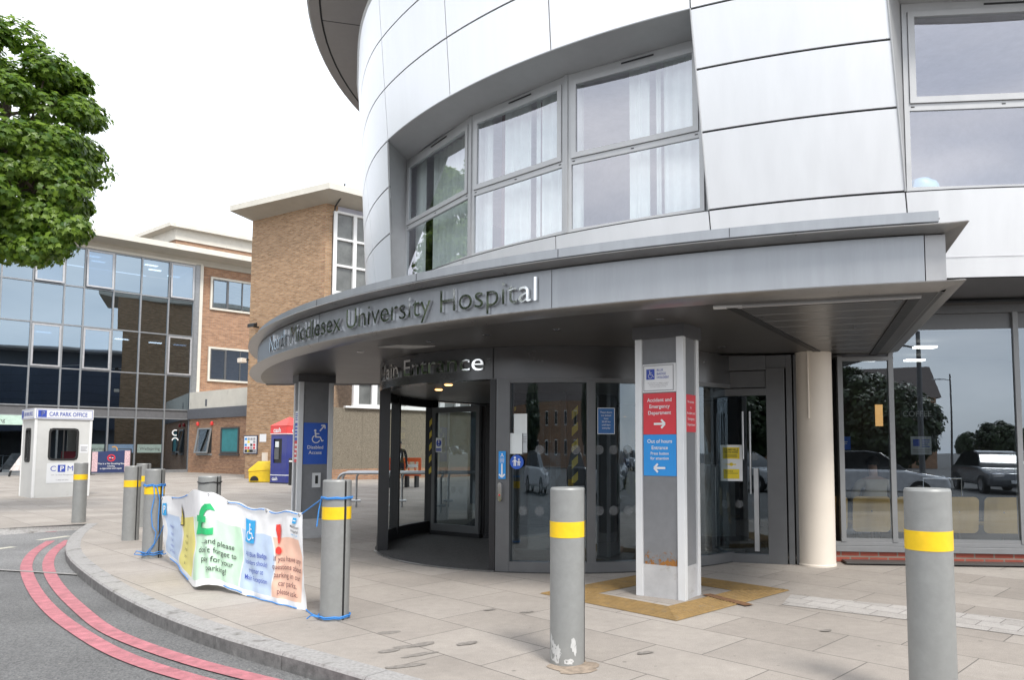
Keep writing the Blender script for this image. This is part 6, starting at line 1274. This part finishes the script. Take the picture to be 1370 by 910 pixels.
# ------------------------------------------------------------------ no smoking screen, leaning board, rails, barriers
n0, n1_ = G(121, 636.0), G(174, 635.0); nb = MB(); nu_ = (n1_ - n0).normalized(); nl = (n1_ - n0).length; nz = .12; nh = 1.28
scr = thing('cafe_screen', (n0 + n1_) / 2, 'navy fabric cafe screen with a no smoking symbol and pink blossom ends', 'screen')
nb.extr([n0 + Vector((0, 0, nz)), n1_ + Vector((0, 0, nz)), n1_ + Vector((0, 0, nh + .1)), n0 + Vector((0, 0, nh))], Vector((-nu_.y, nu_.x, 0)) * .03); nb.build('fabric', mat('navy_fabric', (.025, .04, .12), .8), scr, smooth=False)
fr_ = frame3(n0 + Vector((0, 0, nz)), nu_, (0, 0, 1)); s = Sh(); s.rect(.02, .06, nl * .16, nh - nz, 0); s.rect(nl * .84, .06, nl - .02, nh - nz + .06, 0)
s.mesh(lambda x, y: fr_(x, y, .004)).build('blossom_panel', M['pink'], scr, smooth=False)
s = Sh(); cx_ = nl / 2; s.arcl(cx_, .82, .17, 0, 360, .06, 1, 32); s.rect(cx_ - .1, .80, cx_ + .1, .84, 0); s.line([(cx_ - .12, .94), (cx_ + .12, .70)], .045, 1); s.text('This is a No Smoking Site', cx_, .46, .085, 0, 'CENTER', .01); s.text('including', cx_, .33, .07, 0, 'CENTER', .01); s.text('e-cigarettes and vapes', cx_, .2, .08, 0, 'CENTER', .01)
s.mesh(lambda x, y: fr_(x, y, .005)).build('lettering', [M['signwhite'], M['signred']], scr, smooth=False, recalc=False)
for p in (n0, n1_): MB().tube([p, p + Vector((0, 0, nh + .15))], .035, 8).build('post', M['black'], scr); 
for p in (n0, n1_): MB().lathe([(.22, 0), (.22, .02), (.04, .05)], p, 16).build('foot', M['black'], scr)
q = G(21, 638); lbn = thing('leaning_board', q, 'white and pink printed board on black legs beside the kiosk', 'board')
MB().extr([q + Vector((-.35, 0, .3)), q + Vector((.6, .6, .3)), q + Vector((.6, .9, 1.2)), q + Vector((.0, .35, 1.2))], Vector((-.03, .03, 0))).build('panel', mat('board_print', (.6, .55, .53), .6, var=.5, vscale=5), lbn, smooth=False)
for p in ((-.35, 0), (.6, .6)): MB().tube([q + Vector((p[0], p[1], 0)), q + Vector((p[0] + .05, p[1] + .05, .32))], .05, 6).build('leg', M['black'], lbn)
s = Sh()
def rail(label, xs, yb, x0, x1, zt_):
    Yr = G(xs[0], yb).y; P = lambda px, z: Vector(((px - PX) / F * Yr * 1.0 * (1), Yr, z))
    P = lambda px, z: (lambda q: Vector((q.x, q.y, z)))(AY(px, 650, Yr))
    t = thing('hand_rail', P(xs[0], 0), label, 'railing'); a = P(x0, 0); e_ = P(x1, 0); r = .18
    b = MB(); pts = [Vector((a.x, a.y, 0)), Vector((a.x, a.y, zt_ - r))] + [Vector((a.x + r - r * cos(pi / 2 * i / 6), a.y, zt_ - r + r * sin(pi / 2 * i / 6))) for i in range(1, 7)] + [Vector((e_.x, e_.y, zt_))]
    b.tube(pts, .03, 10); b.build('top_rail', M['galv'], t)
    for px in xs:
        p = P(px, 0); MB().tube([p, p + Vector((0, 0, zt_ - .12)), p + Vector((.06, 0, zt_))], .025, 8).build('rail_post', M['galv'], t); MB().tube([p + Vector((-.11, 0, .16)), p + Vector((.11, 0, .16))], .03, 8).build('stub', M['galv'], t)
rail('galvanised handrail in front of the pebble-dashed wall, the nearer of two', (519, 590), 686.5, 452, 640, .88)
rail('thinner galvanised handrail farther back towards the pebble-dashed wall', (477, 538, 600), 679, 458, 660, .86)
# orange barriers and a person in a dark jacket beyond the rails
def barrier(label, px0, px1, yb, Y):
    a, e_ = AY(px0, 640, Y), AY(px1, 640, Y); u = (e_ - a); u.z = 0; w_ = u.length; u.normalize(); n_ = Vector((-u.y, u.x, 0)); a.z = 0
    t = thing('plastic_barrier', a + u * w_ / 2, label, 'barrier', 'orange plastic barriers')
    b = MB()
    for (x0, z0, x1, z1) in ((0, .95, w_, 1.1), (0, .42, w_, .54), (0, .54, .1, .95), (w_ - .1, .54, w_, .95), (w_ * .3, .54, w_ * .36, .95), (w_ * .64, .54, w_ * .7, .95)): b.par(a + u * x0 + Vector((0, 0, z0)), u * (x1 - x0), n_ * .06, (0, 0, z1 - z0))
    b.build('panel', M['orange'], t, smooth=False)
    b = MB(); b.par(a + u * .12 - n_ * .006 + Vector((0, 0, .74)), u * (w_ - .24), n_ * .004, (0, 0, .12)); b.build('reflective_strip', M['white'], t, smooth=False)
    for x in (.12, w_ - .2): MB().par(a + u * x - n_ * .2, u * .08, n_ * .46, (0, 0, .43)).build('foot', M['rubber'], t, smooth=False)
barrier('orange plastic barrier left of the standing person, behind the door glass', 517.5, 531, 650, 27.5)
barrier('orange plastic barrier right of the standing person, behind the door glass', 538.5, 563, 650, 27.8)

# ================================================================== PEOPLE
def figure(name, loc, rotz, joints, bones, label, matf, root='pelvis', hair=None, hairm=None):
    """one continuous skinned body: joints name -> (x, y, z, radius)"""
    t = thing(name, (0, 0, 0), label, 'person')
    names = list(joints); me = bpy.data.meshes.new('body'); me.from_pydata([joints[k][:3] for k in names], [(names.index(a), names.index(b_)) for a, b_ in bones], []); me.update()
    o = bpy.data.objects.new('body', me); COL.objects.link(o); o.parent = t; me.materials.append(matf)
    sk = o.modifiers.new('skin', 'SKIN'); sk.use_smooth_shade = True
    for i, k in enumerate(names):
        r = joints[k][3]; r = r if isinstance(r, tuple) else (r, r); sv = me.skin_vertices[0].data[i]; sv.radius = r; sv.use_root = (k == root)
    sb = o.modifiers.new('sub', 'SUBSURF'); sb.levels = 1; sb.render_levels = 2
    if hair:
        b = MB(); (hx_, hy_, hz_, hr) = hair
        b.grid(lambda u, v: Vector((hx_ + hr * .92 * cos(2 * pi * u) * cos(pi / 2 * v - .12), hy_ + hr * 1.05 * sin(2 * pi * u) * cos(pi / 2 * v - .12) , hz_ + hr * 1.12 * sin(pi / 2 * v - .12))), 20, 8)
        b.build('hair', hairm or M['black'], t)
    t.location = loc; t.rotation_euler = (0, 0, rotz); return t
def bands(name, rules):                               # cloth colours by height in the body's own space
    m = bpy.data.materials.new(name); m.use_nodes = True; t = m.node_tree; p = t.nodes['Principled BSDF']; p.inputs['Roughness'].default_value = .8; l = t.links.new
    tcn = N(t, 'ShaderNodeTexCoord'); sx = N(t, 'ShaderNodeSeparateXYZ'); l(tcn.outputs['Object'], sx.inputs[0])
    dv = N(t, 'ShaderNodeMath', operation='DIVIDE'); dv.inputs[1].default_value = 2; l(sx.outputs[2], dv.inputs[0])
    r = N(t, 'ShaderNodeValToRGB'); r.color_ramp.interpolation = 'CONSTANT'; e = r.color_ramp.elements
    e[0].position = 0; e[0].color = (*rules[0][1], 1); e[1].position = rules[1][0] / 2; e[1].color = (*rules[1][1], 1)
    for z, c_ in rules[2:]: q = e.new(z / 2); q.color = (*c_, 1)
    l(dv.outputs[0], r.inputs[0]); l(r.outputs[0], p.inputs['Base Color']); return m
def hand(J, B, wrist, base, d, up, side):
    # palm and five fingers rooted at the wrist joint
    w_ = Vector(J[wrist][:3]); d = Vector(d).normalized(); up = Vector(up).normalized(); s_ = d.cross(up) * side
    pk = base + '_palm'; J[pk] = (*(w_ + d * .06), (.032, .018)); B.append((wrist, pk))
    for i, (o_, l_) in enumerate(((-.03, .06), (-.01, .075), (.01, .07), (.028, .055))):
        a = base + '_f%d' % i; J[a] = (*(w_ + d * .095 + s_ * o_), .009); J[a + 'b'] = (*(w_ + d * (.095 + l_ * .6) + s_ * o_ * 1.1 - up * .012), .008); J[a + 'c'] = (*(w_ + d * (.095 + l_ * .9) + s_ * o_ * 1.1 - up * .035), .007)
        B += [(pk, a), (a, a + 'b'), (a + 'b', a + 'c')]
    a = base + '_t'; J[a] = (*(w_ + d * .05 - s_ * .045), .011); J[a + 'b'] = (*(w_ + d * .085 - s_ * .06 - up * .015), .009); B += [(wrist, a), (a, a + 'b')]
SK, SKIN = None, (.42, .25, .18)
def standing():
    J = dict(pelvis=(0, 0, .92, (.15, .11)), waist=(0, 0, 1.05, (.135, .10)), chest=(0, 0, 1.25, (.165, .115)), shoulders=(0, 0, 1.38, (.12, .08)), neck=(0, -.01, 1.45, .052), jaw=(0, -.02, 1.53, (.062, .07)), head=(0, -.02, 1.62, (.074, .09)), crown=(0, -.01, 1.69, (.05, .06)), nose=(0, -.115, 1.575, .012), nose2=(0, -.10, 1.605, .012))
    B = [('pelvis', 'waist'), ('waist', 'chest'), ('chest', 'shoulders'), ('shoulders', 'neck'), ('neck', 'jaw'), ('jaw', 'head'), ('head', 'crown'), ('head', 'nose2'), ('nose2', 'nose')]
    for sd, n_ in ((-1, 'l'), (1, 'r')):
        J['hip' + n_] = (.095 * sd, 0, .88, .095); J['knee' + n_] = (.11 * sd, -.02 * sd - .01, .49, .06); J['ank' + n_] = (.115 * sd, .03 * sd, .09, .042); J['toe' + n_] = (.13 * sd, -.15 + .03 * sd, .03, (.04, .025))
        J['sh' + n_] = (.185 * sd, 0, 1.36, .062); J['elb' + n_] = (.24 * sd, .02, 1.09, .045); J['wri' + n_] = (.25 * sd, -.06, .86, .03)
        B += [('pelvis', 'hip' + n_), ('hip' + n_, 'knee' + n_), ('knee' + n_, 'ank' + n_), ('ank' + n_, 'toe' + n_), ('shoulders', 'sh' + n_), ('sh' + n_, 'elb' + n_), ('elb' + n_, 'wri' + n_)]
        hand(J, B, 'wri' + n_, 'hd' + n_, (0, -.25, -1), (0, -1, .2), sd)
    return J, B
J, B = standing(); q = AY(534, 640, 27.0)
ps = figure('person', (q.x, q.y, 0), .25, J, B, 'person in a black jacket and pale shirt standing between orange barriers', bands('dark_suit', [(0, (.02, .02, .02)), (.09, (.02, .02, .025)), (.93, (.018, .018, .02)), (1.43, SKIN)]), hair=(0, .0, 1.635, .088))
b = MB(); b.add([(-.035, -.118, .98), (.035, -.118, .98), (.05, -.12, 1.25), (.03, -.085, 1.40), (-.03, -.085, 1.40), (-.05, -.12, 1.25)], [(0, 1, 2, 3, 4, 5)]); o = b.build('shirt_front', M['signwhite'], None, smooth=False); o.parent = ps
# ------------------------------------------------------------------ cafe: linked wooden seats, seated person, trolley
s_y = .40
bs = thing('linked_seats', FP(1.0, 0, -.9), 'row of birch plywood seats linked by a chrome beam inside the cafe window', 'seats')
for i in range(5):
    uc = fu(1131) - .03 + i * .535 - .12; pc = FP(uc, 0, -.40)
    b = MB(); out = rrect(-.235, .34, .235, .80, .06); b.extr([FP(uc + x, z, -.40 + (z - .34) * .14) for x, z in out], FN * .014); bo = b.build('backrest', M['wood'], bs, smooth=False)
    b = MB(); out = rrect(-.23, 0, .23, .42, .05); b.extr([FP(uc + x, .43, -.44 - y) for x, y in out], Vector((0, 0, .016))); b.build('seat', M['wood'], bs, smooth=False)
    b = MB(); b.tube([FP(uc, .14, -.42), FP(uc, .62, -.372)], .012, 8); b.lathe([(0, -.02), (.022, -.02), (.022, .02), (0, .02)], FP(uc, .62, -.368), 10); b.build('support_rod', M['chrome'], bs)
b = MB(); b.tube([FP(-.2, .15, -.5), FP(2.4, .15, -.5)], .025, 8); b.build('beam', M['chrome'], bs)
for u in (.1, 1.2, 2.3): MB().tube([FP(u, .03, -.5), FP(u, .15, -.5)], .02, 8).build('leg', M['chrome'], bs)
def seated():
    J = dict(pelvis=(0, 0, .53, (.17, .13)), waist=(0, .01, .68, (.16, .12)), chest=(0, 0, .90, (.18, .125)), shoulders=(0, -.01, 1.03, (.13, .085)), neck=(0, -.03, 1.10, .055), jaw=(0, -.06, 1.17, (.062, .07)), head=(0, -.06, 1.26, (.076, .092)), crown=(0, -.05, 1.33, (.05, .06)), nose=(0, -.155, 1.215, .012), nose2=(0, -.14, 1.24, .012))
    B = [('pelvis', 'waist'), ('waist', 'chest'), ('chest', 'shoulders'), ('shoulders', 'neck'), ('neck', 'jaw'), ('jaw', 'head'), ('head', 'crown'), ('head', 'nose2'), ('nose2', 'nose')]
    for sd, n_ in ((-1, 'l'), (1, 'r')):
        J['hip' + n_] = (.10 * sd, -.03, .53, .10); J['knee' + n_] = (.13 * sd, -.45, .50, .065); J['ank' + n_] = (.13 * sd, -.42, .09, .042); J['toe' + n_] = (.14 * sd, -.58, .045, (.04, .025))
        J['sh' + n_] = (.20 * sd, -.01, 1.01, .066); J['elb' + n_] = (.27 * sd, -.05, .76, .05); J['wri' + n_] = (.19 * sd, -.29, .72, .033)
        B += [('pelvis', 'hip' + n_), ('hip' + n_, 'knee' + n_), ('knee' + n_, 'ank' + n_), ('ank' + n_, 'toe' + n_), ('shoulders', 'sh' + n_), ('sh' + n_, 'elb' + n_), ('elb' + n_, 'wri' + n_)]
        hand(J, B, 'wri' + n_, 'hd' + n_, (-.3 * sd, -1, -.1), (0, 0, 1), -sd)
    return J, B
J, B = seated(); p = FP(fu(1186), -.05, -.62)
figure('person', (p.x, p.y, -.06), pi + atan2(fd.y, fd.x), J, B, 'person in a beige shirt seated with their back to the cafe window', bands('seated_clothes', [(0, (.02, .02, .02)), (.09, (.03, .035, .05)), (.60, (.46, .40, .31)), (1.07, SKIN)]), hair=(0, -.04, 1.275, .095), hairm=mat('dark_hair', (.02, .014, .01), .7))
p = FP(fu(1305), 0, -1.2); tr = thing('trolley', p, 'dark blue wheeled trolley standing inside the cafe window', 'trolley')
b = MB(); b.par(p - FD * .25 + Vector((0, 0, .34)), FD * .5, -FN * .5, (0, 0, .42)); b.build('basket', M['navy'], tr, smooth=False, bevel=.02)
b = MB(); b.par(p - FD * .27 + Vector((0, 0, .3)), FD * .54, -FN * .54, (0, 0, .03)); b.tube([p - FD * .25 + Vector((0, 0, .76)), p - FD * .25 + Vector((0, 0, 1.0)), p + FD * .25 + Vector((0, 0, 1.0)), p + FD * .25 + Vector((0, 0, .76))], .014, 8); b.build('frame', M['chrome'], tr)
for sx_ in (-1, 1):
    for dy in (.05, .45): c0 = p + FD * .22 * sx_ - FN * dy; MB().tube([c0 + FD * -.02 + Vector((0, 0, .08)), c0 + FD * .02 + Vector((0, 0, .08))], .07, 14).build('wheel', M['rubber'], tr); MB().tube([c0 + Vector((0, 0, .08)), c0 + Vector((0, 0, .3))], .012, 6).build('wheel_fork', M['chrome'], tr)
b = MB(); b.par(p - FD * .08 + FN * .003 + Vector((0, 0, .62)), FD * .16, FN * .004, (0, 0, .07)); b.build('tag', M['mint'], tr, smooth=False)
q0 = FP(fu(1136), 1.40, -.9); s = Sh(); lines(s, .03, .18, .05, .12, 3, 0); sign('cafe_sign', 'blue hanging sign inside the cafe beside the cream pillar', 'sign', q0, FD, .22, .18, M['signnavy'], s, [M['signwhite']])
q0 = AY(1206, 562, 13.6); s = Sh(); s.text('COFFEE', .02, .06, .10, 0, bold=.01); sign('cafe_sign', 'black board reading COFFEE at the back of the cafe', 'sign', q0, FD, .62, .22, M['black'], s, [M['signwhite']])
q0 = FP(fu(1266), 1.33, -1.4); s = Sh(); s.rect(.03, .12, .12, .22, 0); lines(s, .15, .26, .1, .22, 4, 0); lines(s, .03, .26, .02, .08, 2, 1); sign('cafe_sign', 'small white notice with a blue mark hanging inside the right-hand cafe glass', 'sign', q0, FD, .28, .26, mat('dim_white', (.4, .42, .45), .5), s, [M['ink'], M['inkgrey']])

# ================================================================== TREES
lm_ = bpy.data.materials.new('maple_leaf'); lm_.use_nodes = True; t = lm_.node_tree; t.nodes.clear(); l = t.links.new
o_ = N(t, 'ShaderNodeOutputMaterial'); pr = N(t, 'ShaderNodeBsdfPrincipled'); tl = N(t, 'ShaderNodeBsdfTranslucent'); mxs = N(t, 'ShaderNodeMixShader'); mxs.inputs[0].default_value = .48
gi = N(t, 'ShaderNodeNewGeometry'); rmp = N(t, 'ShaderNodeValToRGB'); rmp.color_ramp.elements[0].color = (.055, .13, .014, 1); rmp.color_ramp.elements[1].color = (.23, .35, .04, 1)
l(gi.outputs['Random Per Island'], rmp.inputs[0]); l(rmp.outputs[0], pr.inputs['Base Color']); pr.inputs['Roughness'].default_value = .4; l(rmp.outputs[0], tl.inputs[0])
l(pr.outputs[0], mxs.inputs[1]); l(tl.outputs[0], mxs.inputs[2]); l(mxs.outputs[0], o_.inputs[0])
LEAF = [(0, -.05), (.10, .02), (.34, -.05), (.30, .14), (.52, .38), (.26, .42), (.22, .52), (.10, .46), (0, .86), (-.10, .46), (-.22, .52), (-.26, .42), (-.52, .38), (-.30, .14), (-.34, -.05), (-.10, .02)]
def make_tree(label, base, ctr, rx, rz, nclump, leaves, size, seed, trunk_r=.22, simple=False, group=None, extra=()):
    random.seed(seed); t = thing('maple_tree', (base[0], base[1], 0), label, 'tree', group)
    base = Vector((base[0], base[1], 0)); ctr = Vector(ctr)
    clumps = []
    for i in range(nclump):
        while True:
            d = Vector((random.uniform(-1, 1), random.uniform(-1, 1), random.uniform(-1, 1)))
            if .25 < d.length < 1: break
        k = d.length; d = d / k * (k ** .45)
        clumps.append((ctr + Vector((d.x * rx, d.y * rx, d.z * rz)), random.uniform(.16, .34) * rx))
    clumps += list(extra)
    tb = MB(); top = ctr + Vector((0, 0, rz * .5))
    tb.tube([base + Vector((0, 0, -.12)), base + Vector((.02, .03, .3)), base.lerp(ctr, .35), base.lerp(ctr, .7), ctr, top], [trunk_r * 1.3, trunk_r, trunk_r * .85, trunk_r * .65, trunk_r * .45, .04], 12)
    for c_, r in clumps[:min(40, nclump)]:
        st_ = base.lerp(ctr, random.uniform(.65, 1.1)); mid = st_.lerp(c_, .5) + Vector((0, 0, -.12 * rx)); tb.tube([st_, mid, c_], [trunk_r * .3, trunk_r * .2, .015], 6)
    tb.build('trunk', M['bark'], t)
    vs = []; fs = []; LP = LEAF if not simple else [LEAF[0], LEAF[4], LEAF[8], LEAF[12]]
    per = leaves // nclump
    for c_, r in clumps:
        for _ in range(int(per * random.uniform(.7, 1.3))):
            d = Vector((random.gauss(0, 1), random.gauss(0, 1), random.gauss(0, 1))).normalized() * random.uniform(.35, 1.05) ** .6 * r
            p = c_ + Vector((d.x, d.y, d.z * .75)); out = (d.normalized() + (p - ctr).normalized() * .6 + Vector((0, 0, .7)) + Vector((random.uniform(-.7, .7), random.uniform(-.7, .7), random.uniform(-.4, .4)))).normalized()
            hang = (Vector((random.uniform(-1, 1), random.uniform(-1, 1), -.9))); hang = (hang - out * hang.dot(out)).normalized(); sd_ = hang.cross(out); sz = size * random.uniform(.6, 1.2); b0 = len(vs); fold = random.uniform(.05, .3)
            vs += [p + sd_ * (x * sz) + hang * (y * sz) - out * (abs(x) * fold * sz) for x, y in LP]; fs.append(tuple(range(b0, b0 + len(LP))))
    me = bpy.data.meshes.new('crown'); me.from_pydata([v - base for v in vs], [], fs); me.update(); me.materials.append(lm_)
    o = bpy.data.objects.new('crown', me); COL.objects.link(o); o.parent = t
    return t
make_tree('leafy green maple tree at the left edge above the kiosk', (-12.6, 14.6), (-11.75, 14.6, 7.6), 1.55, 2.45, 110, 36000, .15, 5, trunk_r=.15, extra=[(AY(x, y, 14.3), r) for x, y, r in ((95, 305, .4), (75, 325, .4), (45, 335, .45), (88, 255, .5), (15, 330, .5), (100, 225, .3), (60, 290, .55), (30, 300, .5), (85, 190, .5), (60, 90, .4), (25, 45, .45), (105, 145, .35))])

# ================================================================== ACROSS THE ROAD (seen mirrored in the glazing)
def mirror(p):                                        # a point seen in the cafe glass -> where it really stands
    d = (Vector((p.x, p.y)) - F0).dot(fn_); return Vector((p.x - 2 * d * fn_.x, p.y - 2 * d * fn_.y, p.z))
T2 = make_tree('dark tree across the road, mirrored in the left cafe glass', (0, 0), (0, 0, 5.2), 3.6, 3.4, 110, 15000, .44, 9, simple=True, group='trees across the road')
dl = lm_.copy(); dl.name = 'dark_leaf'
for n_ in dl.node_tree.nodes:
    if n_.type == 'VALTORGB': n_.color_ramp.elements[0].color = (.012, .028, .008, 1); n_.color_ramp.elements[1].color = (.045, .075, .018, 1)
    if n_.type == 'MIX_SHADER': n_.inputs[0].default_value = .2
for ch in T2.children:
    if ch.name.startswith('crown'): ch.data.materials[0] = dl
def rtree(px, D, sc, label=None, zs=1):
    p = mirror(AY(px, 600, D)); o = T2 if label is None else copytree(T2); o.location = (p.x, p.y, -.1); o.scale = (sc, sc, sc * zs); o.rotation_euler = (0, 0, px * .7)
    if label: o['label'] = label
rtree(1200, 36, .54)
for px, D, sc, lab in ((1130, 38, .66, 'dark tree across the road mirrored behind the cream pillar'), (1338, 62, .44, 'dark tree mirrored at the right of the large cafe pane'), (1378, 66, .40, 'dark tree mirrored at the right edge of the large cafe pane'), (1300, 78, .38, 'distant tree mirrored in the middle of the large cafe pane')): rtree(px, D, sc, lab)
for i, (x, y, sc, lab) in enumerate(((-30, 15, 1.25, 'leafy tree at the far side of the bay, left of the frame'), (-32, 23, 1.3, 'leafy tree farther off beyond the bay, left of the frame'), (-27, -2, 1.15, 'spreading leafy tree left of the camera, directly across the bay'), (-28, 6, 1.25, 'tallest leafy tree left of the camera by the bay'))):
    o = copytree(T2); o.location = (x, y, -.1); o.scale = (sc,) * 3; o.rotation_euler = (0, 0, i * 2.1); o['label'] = lab
for i, (x, y, sc) in enumerate(((-26, -16, .9), (-36, -6, 1.0), (-16, -32, .75))):
    o = copytree(T2); o.location = (x, y, -.1); o.scale = (sc,) * 3; o.rotation_euler = (0, 0, i * 1.3); o['label'] = 'leafy tree behind the camera across the road, ' + ('nearest the left kerb', 'at the far left', 'smallest, beyond the parked cars')[i]
def make_car(label, paint):
    t = thing('parked_car', (0, 0, 0), label, 'car', 'cars parked across the road')
    prof = [(-2.1, .28), (2.1, .28), (2.15, .5), (2.1, .72), (1.3, .86), (.95, .92), (-1.75, .95), (-2.08, .85), (-2.15, .55)]; b = MB()
    b.extr([(x, -.86, z) for x, z in prof], (0, 1.72, 0)); b.build('body', paint, t, bevel=.07)
    cb = [(-1.85, .93), (1.05, .90), (.35, 1.40), (-.1, 1.47), (-1.1, 1.45), (-1.55, 1.35)]; b = MB(); k = len(cb)
    b.add([(x, -.80, z) if z < 1 else (x, -.62, z) for x, z in cb] + [(x, .80, z) if z < 1 else (x, .62, z) for x, z in cb], [(i, (i + 1) % k, k + (i + 1) % k, k + i) for i in range(k)] + [tuple(range(k - 1, -1, -1)), tuple(range(k, 2 * k))]); b.build('window', M['carglass'], t, bevel=.03)
    b = MB(); b.add([(.33, -.60, 1.405), (-.1, -.62, 1.475), (-1.1, -.62, 1.455), (-1.5, -.60, 1.36), (-1.5, .60, 1.36), (-1.1, .62, 1.455), (-.1, .62, 1.475), (.33, .60, 1.405)], [tuple(range(8))]); b.extr([(.3, -.6, 1.42), (-.1, -.62, 1.48), (-1.1, -.62, 1.46), (-1.52, -.58, 1.37), (-1.1, -.62, 1.43), (-.1, -.62, 1.45)], (0, 1.22, 0)); b.build('roof', paint, t)
    for x in (-1.32, 1.35):
        for y in (-.82, .82):
            wl = MB(); wl.tube([(x, y - .1, .31), (x, y + .1, .31)], .32, 22); wo = wl.build('wheel', M['rubber'], t); MB().tube([(x, y - .105, .31), (x, y + .105, .31)], .2, 14).build('rim', M['chrome'], wo)
    for y in (-.62, .62):
        MB().box((2.1, y, .66), (.1, .36, .15)).build('headlight', M['chrome'], t, bevel=.03); MB().box((-2.1, y, .74), (.1, .26, .2)).build('tail_lamp', M['lampred'], t, bevel=.03)
    MB().box((2.155, 0, .45), (.02, .5, .11)).build('number_plate', M['signwhite'], t)
    return t
def park(o, px, D, rz):
    p = mirror(AY(px, 600, D)); o.location = (p.x, p.y, -.11); o.rotation_euler = (0, 0, rz)
c1 = make_car('white hatchback parked across the road, nearest the hospital', M['carw']); park(c1, 1160, 22, .1)
c2_ = make_car('dark grey hatchback parked across the road behind the white one', M['carg']); park(c2_, 1330, 27, 1.5)
c3_ = make_car('navy hatchback parked across the road beside the dark grey one', M['carb']); park(c3_, 1385, 30, 1.5)
for o, x, y, rz, lab in ((c1, -6, -8, .2, 'white hatchback at the kerb behind the camera'), (c2_, 1.5, -9.5, .1, 'dark grey hatchback parked behind the camera'), (c1, 27, -28, 1.5, 'white hatchback at the back of the car park'), (c3_, 24, -30, 1.6, 'navy hatchback at the back of the car park'), (c2_, 20.5, -30, 1.5, 'dark grey hatchback at the back of the car park')):
    c_ = copytree(o); c_.location = (x, y, -.11); c_.rotation_euler = (0, 0, rz); c_['label'] = lab
def make_lamp(label, p, h_):
    t = thing('street_lamp', p, label, 'street lamp', 'street lamps across the road'); b = MB(); b.tube([p, p + Vector((0, 0, h_))], [.09, .06], 10); b.build('pole', M['dframe'], t)
    MB().tube([p + Vector((0, 0, h_ - .5)), p + Vector((-.5, 0, h_ - .4)), p + Vector((-.8, 0, h_ - .45))], .03, 8).build('arm', M['dframe'], t)
    b = MB(); b.add([p + Vector(q) for q in ((-.7, -.13, h_ - .42), (-1.5, -.16, h_ - .5), (-1.5, .16, h_ - .5), (-.7, .13, h_ - .42), (-.7, -.1, h_ - .34), (-1.35, -.1, h_ - .4), (-1.35, .1, h_ - .4), (-.7, .1, h_ - .34))], [(0, 1, 2, 3), (7, 6, 5, 4), (0, 4, 5, 1), (1, 5, 6, 2), (2, 6, 7, 3), (3, 7, 4, 0)]); b.build('lamp_head', M['frame'], t)
for px, D, h_, lab in ((1234, 21.0, 4.9, 'street lamp mirrored at the left of the large cafe pane'), (1275, 60, 7.6, 'distant street lamp mirrored in the large cafe pane')):
    p = mirror(AY(px, 600, D)); make_lamp(lab, Vector((p.x, p.y, -.1)), h_)
hs = thing('brick_house', (-20, -45, 0), 'row of brick houses far behind the camera', 'house')
b = MB(); b.par((-45, -52, -.1), (60, 0, 0), (0, 8, 0), (0, 0, 5.6)); b.build('wall', M['brick2'], hs, smooth=False)
b = MB(); b.add([(-45.4, -44, 5.5), (15.4, -44, 5.5), (15.4, -48, 8.3), (-45.4, -48, 8.3), (-45.4, -52, 5.5), (15.4, -52, 5.5)], [(0, 1, 2, 3), (3, 2, 5, 4), (0, 3, 4), (1, 5, 2)]); b.build('roof', mat('roof_tile', (.08, .06, .055), .8, var=.3), hs, smooth=False)
for i in range(12):
    for z in (.9, 3.4):
        wo = MB().par((-43 + i * 5, -44.02, z), (1.4, 0, 0), (0, .06, 0), (0, 0, 1.3)).build('window', M['white'], hs, smooth=False); MB().par((-42.9 + i * 5, -43.958, z + .1), (1.2, 0, 0), (0, .01, 0), (0, 0, 1.1)).build('pane', M['carglass'], wo, smooth=False)
